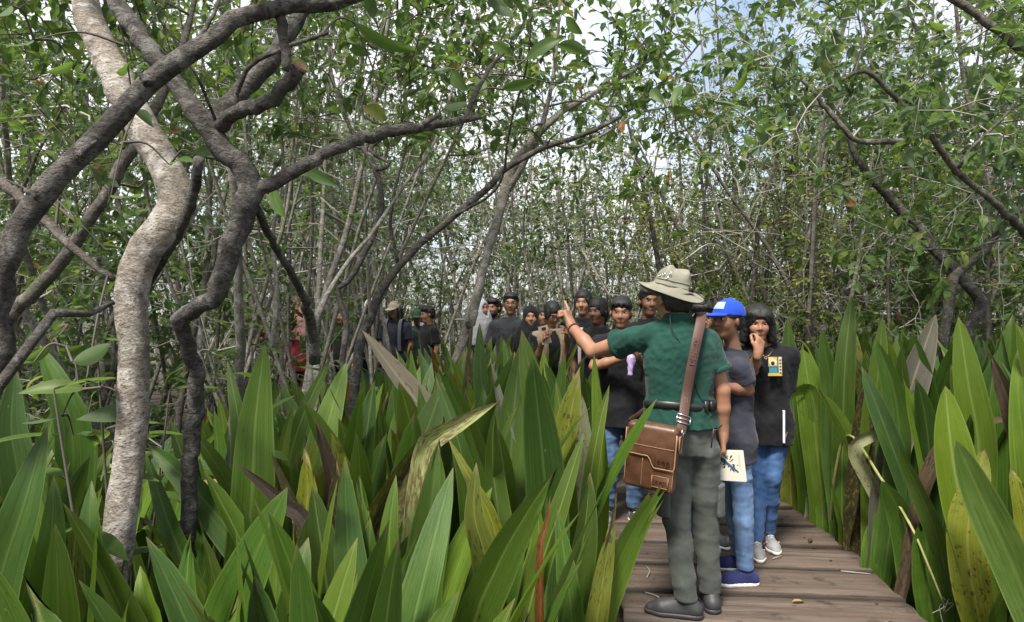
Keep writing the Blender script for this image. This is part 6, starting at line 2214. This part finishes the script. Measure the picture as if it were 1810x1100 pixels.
    link('strap_buckle', mb.mesh('strap_buckle', M['metal']), root)


def make_book():
    """a nature booklet held low in the guide's right hand: pale cover with a printed leafy sprig and a blue ribbon"""
    tl, tr, br, bl = W(1271, 795, 3.60), W(1312, 797, 3.50), W(1318, 851, 3.50), W(1268, 849, 3.60)
    c = (tl + tr + br + bl) / 4
    X = nrm((tr - tl) + (br - bl))
    Zp = nrm((tl + tr) - (bl + br))
    Zp = nrm(Zp - X * (X @ Zp))
    N = np.cross(X, Zp)
    N = N if N[1] < 0 else -N
    wd, ht = .150, .158
    root = empty('booklet', tuple(c))
    tag(root, 'pale booklet with a printed leafy sprig, held low in the right hand of the guide', 'booklet')
    paper = mat_plain('booklet_cover', (.56, .54, .46), .5, .4, var=.05)
    page = mat_plain('booklet_pages', (.70, .68, .60), .8, .2, var=.05)
    ink = mat_plain('print_dark_green', (.025, .038, .018), .6, .3, var=.4)
    blue = mat_plain('print_blue', (.045, .085, .18), .6, .3, var=.2)
    grey = mat_plain('print_grey', (.22, .22, .19), .6, .3)
    for s_, nm in ((1, 'front_cover'), (-1, 'back_cover')):
        mb = MB()
        slab(mb, N * s_ * .0055, X, Zp, N, wd / 2, ht / 2, .0012)
        o = link(nm, mb.mesh(nm, paper, False), root)
        if s_ == 1:
            mb = MB()
            rr = np.random.default_rng(8)
            for i in range(30):
                a_, l_ = rr.random() * 6.28, rr.uniform(.018, .050)
                p0 = X * -.008 + Zp * .018 + (X * math.cos(a_) + Zp * math.sin(a_)) * rr.uniform(.004, .045 if i % 3 else .058)
                d_ = X * math.cos(a_ + rr.normal(0, .4)) + Zp * math.sin(a_ + rr.normal(0, .4))
                s2 = np.cross(N, d_)
                L_n = .020 if i % 3 else .016
                q0 = p0 + N * .0069
                mb.add([q0, q0 + d_ * L_n * .5 + s2 * .0038, q0 + d_ * L_n, q0 + d_ * L_n * .5 - s2 * .0038], [(0, 1, 2, 3)])
            link('printed_sprig', mb.mesh('printed_sprig', ink, False), o)
            mb = MB()
            d_ = nrm(X * .75 - Zp * .55)
            s2 = np.cross(N, d_)
            q0 = N * .0072 - X * .062 + Zp * .045
            mb.add([q0 + s2 * .012, q0 + d_ * .13 + s2 * .003, q0 + d_ * .13 - s2 * .006, q0 - s2 * .012], [(0, 1, 2, 3)])
            link('printed_ribbon', mb.mesh('printed_ribbon', blue, False), o)
            mb = MB()
            for x0, z0, z1 in ((.050, .055, -.01), (.055, .05, -.02)):
                q0, q1 = N * .0069 + X * x0 + Zp * z0, N * .0069 + X * x0 + Zp * z1
                mb.add([q0, q0 + X * .0012, q1 + X * .0012, q1], [(0, 1, 2, 3)])
            link('small_print', mb.mesh('small_print', grey, False), o)
    mb = MB()
    slab(mb, X * -.001, X, Zp, N, wd / 2 - .003, ht / 2 - .003, .0042)
    link('pages', mb.mesh('pages', page, False), root)


def foot(p, sd, ang, dist=.17):
    a_ = p.J['ank' + sd]
    p.J['toe' + sd] = a_ + np.array([math.sin(ang) * dist, math.cos(ang) * dist, -.05])


def cast():
    g = make_guide()
    make_bag(g)
    make_book()

    # boy in the blue cap: faces left, arms folded
    p = Person('boy in a bright blue cap and dark grey polo, facing left with folded arms', (1.285, 3.95, 0), 1.56, PI / 2 - .12, .0068, SK_DARK, .98, 11, head=(.62, .02))
    p.J['head'] = p.px(1286, 568, 3.93)
    p.J['elL'] = p.px(1322, 690, 3.82)
    p.J['wrL'] = p.px(1276, 684, 3.76)
    p.hand['L'] = dict(n=(.2, .1, -.4), curl=.3, thumb=.3)
    p.J['elR'] = p.px(1300, 672, 4.16)
    p.J['wrR'] = p.px(1270, 690, 3.96)
    p.J['kneeL'], p.J['kneeR'] = p.px(1312, 870, 3.88), p.px(1296, 868, 4.02)
    p.J['ankL'], p.J['ankR'] = p.px(1318, 985, 3.86), p.px(1306, 975, 4.08)
    p.J['ankL'][2] = p.J['ankR'][2] = .085
    foot(p, 'L', -.15)
    foot(p, 'R', .1)
    p.body()
    p.hair('short', under=True)
    p.cap((.012, .055, .42), tilt=.06, badge=mat_plain('pale_blue_print', (.30, .42, .70), .7, .2, var=.2), vox=.005)
    gr = cloth((.026, .027, .040), .25)
    p.shirt(gr, .76, .66, .018, 'polo_shirt', .010, .0075, .072, collar=gr)
    jl = mat_cloth('light_blue_denim', (.085, .15, .27), (.17, .27, .42), .85, streak=True)
    p.trousers(jl, .84, .008, .10, .050, .014, .054, 'jeans', .0075)
    nb = mat_cloth('navy_knit', (.018, .024, .085), (.028, .036, .12), .8)
    p.shoes(nb, 'sole', nb)

    # girl in the black T-shirt, hand to her nose
    p = Person('girl with wavy chin-length black hair and black T-shirt, fist held to her nose', (1.66, 4.45, 0), 1.60, PI - .30, .0068, SK_MID, .90, 12, head=(.10, -.08))
    p.J['head'] = p.px(1340, 574, 4.36)
    p.J['neck'] = p.px(1352, 612, 4.42)
    p.J['elR'] = p.px(1330, 655, 4.30)
    p.J['wrR'] = p.px(1340, 624, 4.17)
    p.hand['R'] = dict(n=(.5, -.6, .1), curl=.85, thumb=.6, dir=p.loc(W(1347, 586, 4.20)) - p.J['wrR'])
    p.J['elL'] = p.px(1386, 705, 4.46)
    p.J['wrL'] = p.px(1388, 750, 4.38)
    p.hand['L'] = dict(n=(1, .2, 0), curl=.7, thumb=.6, dir=(0, .05, -1))
    p.J['kneeL'], p.J['kneeR'] = p.px(1364, 845, 4.40), p.px(1340, 850, 4.45)
    p.J['ankL'], p.J['ankR'] = p.px(1358, 905, 4.5), p.px(1336, 930, 4.36)
    p.J['ankL'][2] = p.J['ankR'][2] = .09
    foot(p, 'L', -.25)
    foot(p, 'R', -.1)
    p.body()
    p.hair('wavy')
    bt = cloth(BLACK, .5)
    sh = p.shirt(bt, .74, .80, .026, 'tee_shirt', .013, .0075, .076, neck=.078)
    jd = mat_cloth('mid_blue_denim', (.030, .075, .18), (.065, .13, .27), .85, streak=True)
    p.trousers(jd, .84, .008, .095, .052, .014, .054, 'jeans', .0075)
    gy = mat_cloth('grey_mesh', (.20, .20, .21), (.30, .295, .30), .8)
    pk = mat_plain('pink_trim', (.55, .27, .26), .6, .3)
    p.shoes(gy, 'sole', mat_plain('white_lace', (.7, .7, .68), .8, .2), pk)
    wh = mat_plain('white_sock', (.70, .70, .68), .9, .2, bump=.3)
    for sd in 'LR':
        f = Field(p.J['ank' + sd] - .1, p.J['ank' + sd] + .13, .007)
        f.rc(p.J['ank' + sd] - [0, 0, .02], p.J['ank' + sd] + [0, 0, .045], .037, .036, .01)
        link('sock', f.mesh('sock', wh), p.root)
    # necklace and the little print on the chest: a plain round-headed figure block in yellow, white and blue
    mb = MB()
    nk = p.J['neck']
    tube(mb, catmull([nk + [-.058, .02, .0], nk + [-.035, .085, -.035], nk + [0, .104, -.062], nk + [.035, .085, -.035], nk + [.058, .02, .0]], 20), .0016, 5)
    tube(mb, [nk + [-.008, .108, -.066], nk + [0, .109, -.082], nk + [.008, .108, -.066]], .0022, 5)
    link('necklace', mb.mesh('necklace', mat_plain('gold', (.55, .40, .18), .3, .5, 1.0)), p.root)
    yl, wt_, bl_, dk = (mat_plain(n_, c_, .7, .2, var=.2) for n_, c_ in (('print_yellow', (.50, .36, .08)), ('print_cream', (.55, .50, .36)), ('print_teal', (.05, .20, .26)), ('print_black', (.02, .02, .02))))
    c0 = p.px(1371, 648, 4.285)
    N = nrm(np.array([-.42, .9, .05]))
    X = nrm(np.cross(N, [0, 0, 1]))
    Zu = np.cross(X, N)
    def pr(name, mat, ell_, cx_, cz_, rx_, rz_, dn, par):
        m_ = MB()
        if ell_: tube(m_, [c0 + X * cx_ + Zu * cz_ + N * (dn - .0015), c0 + X * cx_ + Zu * cz_ + N * (dn + .0015)], rx_, 16)
        else: slab(m_, c0 + X * cx_ + Zu * cz_ + N * dn, X, Zu, N, rx_, rz_, .0015)
        return link(name, m_.mesh(name, mat, False), par)
    bp_ = pr('chest_print', wt_, False, -.030, .0, .011, .060, .0, sh)
    pr('chest_print', yl, False, .018, .030, .030, .030, .0, sh)
    pr('chest_print', bl_, False, .016, -.022, .028, .018, .0, sh)
    pr('chest_print', yl, False, .006, -.050, .046, .009, .001, sh)
    pr('chest_print', wt_, True, .020, .026, .026, .026, .0035, sh)
    pr('chest_print', dk, True, .022, .020, .012, .008, .0065, sh)
    for i in range(5): pr('chest_print', dk, False, -.030, -.04 + i * .02, .006, .003, .003, sh)

    # white notebook in her hanging hand
    c = W(1383, 752, 4.36)
    rt = empty('notebook', tuple(c))
    tag(rt, 'thin white notebook held upright against the jeans of the girl in black', 'notebook')
    X, Zp = nrm([.25, .95, 0]), np.array([0, 0, 1.0])
    mb = MB()
    slab(mb, (0, 0, 0), X, Zp, np.cross(X, Zp), .07, .10, .005, .001)
    link('pages', mb.mesh('pages', mat_plain('white_paper', (.72, .72, .72), .7, .2, var=.04), False), rt)
    mb = MB()
    slab(mb, np.cross(X, Zp) * .0065, X, Zp, np.cross(X, Zp), .072, .102, .0012)
    link('cover', mb.mesh('cover', mat_plain('blue_white_cover', (.45, .50, .60), .5, .4), False), rt)

    # boy with folded arms, left of the guide
    p = Person('boy with a thick black fringe and black T-shirt, arms crossed, left of the guide', (.80, 5.0, 0), 1.66, PI - .12, .0085, SK_MID, .98, 13, head=(-.12, -.10))
    p.J['elR'] = p.px(1050, 648, 4.86)
    p.J['wrR'] = p.px(1104, 632, 4.74)
    p.hand['R'] = dict(n=(0, -.8, .2), curl=.6, thumb=.4)
    p.J['elL'] = p.px(1150, 645, 4.9)
    p.J['wrL'] = p.px(1120, 628, 4.72)
    p.hand['L'] = dict(n=(0, -.8, .2), curl=.6, thumb=.4)
    p.body()
    p.hair('fringe')
    p.shirt(cloth(BLACK, .5), .74, .80, .026, 'tee_shirt', .012, None, .084)
    jb = mat_cloth('baggy_blue_denim', (.055, .105, .20), (.11, .19, .32), .85, streak=True)
    p.trousers(jb, .775, .020, .12, .056, .016, .062, 'jeans', None, 13)
    bw = mat_cloth('black_white_trainer', (.03, .03, .032), (.5, .5, .5), .7)
    p.shoes(bw, 'sole', M['sole'])
    c = W(1116, 646, 4.66)
    rt = empty('cloth_pouch', tuple(c))
    tag(rt, 'crumpled lilac wrapper dangling from the hand of the boy with crossed arms', 'wrapper')
    f = Field((-.06, -.05, -.09), (.06, .05, .08), .005)
    f.rc((0, 0, .05), (-.008, 0, -.06), .026, .016, .01)
    f.ell((.0, 0, .03), (.034, .012, .035), None, .01)
    f.displace(folds(71, .010, 60))
    link('wrapper', f.mesh('wrapper', mat_plain('lilac_film', (.42, .32, .55), .35, .5, var=.3, nscale=20)), rt)

    def simple(label, px, Y, top, yaw, sk, hair, seed, shirt=BLACK, head=(0, 0), vox=.0125, build=1.0, arms=None, jeans=JEAN_D, sleeve=.75, x=None):
        h = H - (top - CY) / F * Y
        q_ = Person(label, ((px - CX) / F * Y, Y, 0), h, yaw, vox, sk, build, seed, head=head)
        for kk_, v_ in (arms or {}).items(): q_.J[kk_] = q_.px(*v_)
        q_.body()
        if hair.startswith('hijab'): pass
        else: q_.hair(hair.replace('+', ''), under=hair.endswith('+'))
        q_.shirt(cloth(shirt, .4), .76, sleeve, .018, 'shirt', .014, None, .076)
        q_.trousers(cloth(jeans, .5, True), .84, .014, .09, .052, .008, .058, 'jeans')
        q_.shoes(cloth((.06, .06, .065), .3), 'sole', None, None, .011)
        return q_

    # row behind the guide
    simple('tall boy in a black jersey half hidden behind the brim of the sun hat', 1147, 5.7, 506, PI - .05, SK_DARK, 'short', 21, head=(.1, -.05), vox=.009)
    q = simple('boy in glasses peering between the guide and the blue cap', 1236, 4.55, 533, PI + .15, SK_LIGHT, 'curly', 22, head=(-.1, 0), vox=.009)
    q.glasses()
    simple('tall young woman with centre-parted tied-back hair in the back row', 1031, 6.6, 512, PI - .2, SK_LIGHT, 'tied', 23, head=(-.1, -.05), vox=.0105)
    q = simple('girl with a ponytail and a pale pink bag strap on her shoulder', 1057, 6.1, 526, PI - .3, SK_DARK, 'ponytail', 24, head=(-.35, -.1), vox=.0105)
    mb = MB()
    sR = q.J['shR']
    ribbon(mb, catmull([sR + [-.02, .10, -.30], sR + [-.02, .11, -.1], sR + [-.02, .07, .055], sR + [-.02, -.02, .075], sR + [-.02, -.09, -.02], sR + [-.02, -.12, -.3]], 24),
           [(0, math.cos(t), math.sin(t)) for t in np.linspace(0, PI, 24)], .03, .006)
    link('bag_strap', mb.mesh('bag_strap', mat_plain('pale_pink_strap', (.62, .50, .48), .7, .3)), q.root)

    q = simple('girl in round glasses and a beige vest, looking down at a card', 975, 6.55, 533, PI + .2, SK_MID, 'tied', 25, head=(.15, -.45), vox=.0095,
               arms={'elR': (948, 640, 6.45), 'wrR': (958, 606, 6.3), 'elL': (1006, 640, 6.5), 'wrL': (1002, 598, 6.3)})
    q.glasses()
    beige = cloth((.24, .185, .125), .2)
    f = Field(*(lambda lo, hi: (lo, hi))(*q.bounds(.15)), .0115)
    f.loft(q.torso_rows(.040, .70, 1.45), .02)
    for sd in 'LR': f.rc(q.J['neck'] - [0, 0, .04], q.J['sh' + sd], .052, .062, .03)
    f.displace(folds(88, .008, 18))
    k_ = q.k
    f.rc((0, .16 * k_, 1.46 * k_), (0, .17 * k_, .55 * k_), .075 * k_, .070 * k_, .01, 'cut')
    f.plane((0, 0, .70 * k_), (0, 0, -1))
    f.ell(q.J['neck'] + [0, .02, .06], (.068, .066, .07), None, .008, 'cut')
    link('vest', f.mesh('vest', beige), q.root)
    rt = empty('card', tuple(W(963, 592, 6.26)))
    tag(rt, 'tan card held up by the girl in glasses and beige vest', 'card')
    mb = MB()
    slab(mb, (0, 0, 0), (.96, .1, .25), (-.25, 0, .96), (0, -1, 0), .045, .085, .0025)
    cd = link('sheet', mb.mesh('sheet', mat_plain('tan_card', (.42, .32, .20), .6, .3), False), rt)
    mb = MB()
    slab(mb, (-.010, -.004, .055), (.96, .1, .25), (-.25, 0, .96), (0, -1, 0), .020, .014, .0012)
    link('photo', mb.mesh('photo', M['black_plastic'], False), cd)

    q = simple('girl in a black headscarf and black top, facing the camera', 938, 7.0, 541, PI, SK_LIGHT, 'hijab', 26, vox=.0105, sleeve=1.9)
    q.hijab((.010, .010, .011), .35)
    q = simple('young man in thin glasses and a dark grey T-shirt behind the leaves', 903, 7.5, 517, PI - .05, SK_MID, 'short', 27, (.028, .03, .036), vox=.0105, build=1.05)
    q.glasses()
    q = simple('bearded young man in a dark green jacket glancing sideways', 873, 8.4, 527, PI - .25, SK_MID, 'curly', 28, (.018, .045, .03), head=(-.2, 0), vox=.0115, sleeve=1.95)
    f = Field(q.J['head'] - .16, q.J['head'] + .12, .009)
    f.ell(q.HP(0, .035, -.062), np.array((.062, .064, .056)) * q.k, q.HR, .01)
    f.ell(q.HP(0, .07, -.012), np.array((.06, .06, .034)) * q.k, q.HR, .008, 'cut')
    link('beard', f.mesh('beard', M['hair']), q.root)
    q = simple('girl in a pale grey headscarf partly hidden by the slanting grey trunk', 846, 7.9, 527, PI + .9, SK_LIGHT, 'hijab', 29, (.02, .02, .022), vox=.0115, sleeve=1.9)
    q.hijab((.40, .40, .42), .7)
    simple('dark-haired girl half hidden behind the black headscarf', 958, 7.9, 541, PI + .2, SK_MID, 'long', 30, vox=.0125)

    # the far row, seen through the stems at the left
    simple('curly-haired boy in black T-shirt facing right beyond the stems', 758, 9.3, 541, PI - 1.0, SK_MID, 'curly', 31, head=(-.2, -.1))
    q = simple('child in a dark green cap beyond the stems', 737, 10.0, 547, PI + .1, SK_DARK, 'short+', 32, (.03, .05, .035))
    q.cap((.03, .07, .04), vox=.009)
    simple('person in a light grey top standing behind the curly-haired boy', 748, 10.3, 541, PI - .5, SK_MID, 'short', 33, (.30, .32, .36))
    q = simple('long-haired person in a beige cap and navy T-shirt with backpack straps', 699, 9.6, 533, PI - .2, SK_MID, 'long+', 34, NAVY, head=(-.2, 0))
    q.cap((.34, .29, .23), vox=.009)
    mb = MB()
    for sx in (-1, 1):
        c_ = np.array([sx * .11, 0, 0]) * q.k
        ribbon(mb, catmull([c_ + np.array(t_) * q.k for t_ in ((0, .125, 1.02), (0, .145, 1.2), (0, .10, 1.42), (0, 0, 1.47), (0, -.10, 1.40))], 18), [(0, math.cos(t), math.sin(t)) for t in np.linspace(0, PI * .8, 18)], .05, .008)
    link('backpack_straps', mb.mesh('backpack_straps', cloth((.10, .11, .14))), q.root)
    q = simple('person in a white cap and black top behind the leaning dark tree', 657, 10.2, 529, PI - .5, SK_MID, 'short+', 35)
    q.cap((.62, .62, .62), vox=.009)
    simple('person in black with loose dark hair and blue jeans behind the forked sapling', 606, 9.6, 545, PI - .3, SK_MID, 'long', 36, jeans=JEAN_L)
    q = simple('person with dark hair and a black backpack near the zigzag tree', 640, 9.9, 548, PI + .6, SK_MID, 'curly', 38, jeans=JEAN_L)
    f = Field((-.25, -.4, .8), (.25, .05, 1.5), .013)
    f.ell((0, -.19 * q.k, 1.16 * q.k), (.15, .11, .23), None, .02)
    link('backpack', f.mesh('backpack', cloth((.02, .021, .025))), q.root)
    q = simple('woman in a pink headscarf and red tunic among the far left stems', 533, 9.0, 528, PI - .4, SK_LIGHT, 'hijab', 37, (.22, .03, .04), jeans=(.05, .02, .025), sleeve=1.9)
    q.hijab((.55, .27, .25), .9)
    q = simple('person in a black T-shirt at the far left end of the row', 456, 9.0, 542, PI - .6, SK_DARK, 'short', 39, head=(-.3, -.2), arms={'elR': (444, 608, 8.9), 'wrR': (462, 600, 8.7), 'elL': (474, 612, 8.9), 'wrL': (468, 596, 8.7)})
    rt = empty('paper_sheet', tuple(W(452, 622, 8.68)))
    tag(rt, 'white paper sheet hanging from the hand of the far left person', 'paper')
    mb = MB()
    slab(mb, (0, 0, 0), (.9, .3, .1), (-.1, 0, .99), (.3, -.95, 0), .06, .12, .002)
    link('sheet', mb.mesh('sheet', mat_plain('white_sheet', (.65, .68, .74), .7, .2, var=.05), False), rt)




def litter():
    """small dead things on the boards and in the beds"""
    r = np.random.default_rng(17)
    for i, (x, y, ln, an, lab) in enumerate(((1.62, 4.25, .10, .4, 'small dry twig on the boards right of the blue shoes'), (1.95, 4.05, .16, -.5, 'thin dry twig near the right edge of the boards'), (.80, 3.62, .14, 1.9, 'dry straw lying left of the shoes of the guide'),
                                          (.78, 3.95, .18, 1.2, 'bent dry straw between the plants and the trousers of the guide'), (1.75, 3.35, .12, .1, 'short dry stick on the nearest board'))):
        rt = empty('fallen_twig', (x, y, .008))
        tag(rt, lab, 'twig', 'dry twigs on the boardwalk')
        mb = MB()
        tube(mb, catmull([(0, 0, 0), (ln * .5 * math.cos(an), ln * .5 * math.sin(an), .006), (ln * math.cos(an + .2), ln * math.sin(an + .2), .001)], 8), [.004] * 4 + [.003] * 4, 5)
        link('stick', mb.mesh('stick', M['twig_grey']), rt)
    for i, (x, y, kd, lab) in enumerate(((1.28, 4.35, 'brown', 'dead brown leaf flat on the boards beyond the guide'), (1.98, 4.55, 'brown', 'dead dark leaf lying right of the grey trainers'), (1.55, 3.62, 'tan', 'little tan leaf on the boards right of the guide'), (1.02, 4.2, 'tan', 'little tan leaf on the boards behind the legs of the guide'))):
        rt = empty('fallen_leaf', (x, y, .007), r.random() * 6)
        tag(rt, lab, 'leaf', 'dead leaves on the boardwalk')
        lm = MB()
        leaves(lm, [(0, 0, 0)], [(1, 0, 0)], [(0, 0, 1)], [.075], [.032], [0], .5, -.12)
        link('leaf', lm.mesh('leaf', mat_plain('dead_leaf', (.07, .04, .02) if kd == 'brown' else (.22, .15, .07), .8, .2, var=.4), False), rt)
    # dry flower stalk leaning out of the right bed
    mb = MB()
    P = [W(1500, 770, 4.45), W(1560, 850, 4.0), W(1610, 930, 3.7), W(1645, 1010, 3.55), W(1668, 1068, 3.5)]
    o = P[0] * [1, 1, 0] + [0, 0, GZ]
    tube(mb, catmull([(P[0][0] + .1, P[0][1] + .5, GZ), (P[0][0], P[0][1] + .2, .4)] + P, 40), np.linspace(.011, .006, 40), 7, knob=.25, rng=r)
    rt = empty('dry_stalk', tuple(o))
    tag(rt, 'long pale yellow flower stalk bending out over the right edge of the boardwalk', 'stalk')
    st = link('stalk', mb.mesh('stalk', mat_plain('pale_stalk', (.24, .24, .09), .6, .3, var=.4), origin=o), rt)
    mb = MB()
    for i in range(5):
        tube(mb, catmull([P[-1], P[-1] + r.normal(0, .03, 3), P[-1] + r.normal(0, .05, 3) - [0, 0, .03]], 8), .0018, 4)
    link('tendril', mb.mesh('tendril', M['twig_grey'], origin=o), rt)
    # old brown husk on the swamp floor between the leaves
    c = W(372, 892, 2.6)
    f = Field((-.16, -.16, -.14), (.16, .16, .16), .008)
    f.ell((0, 0, 0), (.085, .075, .11), rotz(.3) @ rotx(.5), .02)
    f.ell((.03, -.09, .05), (.06, .05, .07), None, .02, 'cut')
    f.displace(folds(3, .008, 40))
    rt = empty('palm_husk', tuple(c))
    tag(rt, 'old tan fibrous husk lying among the leaves behind the pale trunk', 'husk')
    link('shell', f.mesh('shell', mat_plain('husk_fibre', (.20, .14, .08), .9, .2, var=.4, bump=.6, bscale=60)), rt)


if 'people' not in SKIP:
    cast()
    litter()
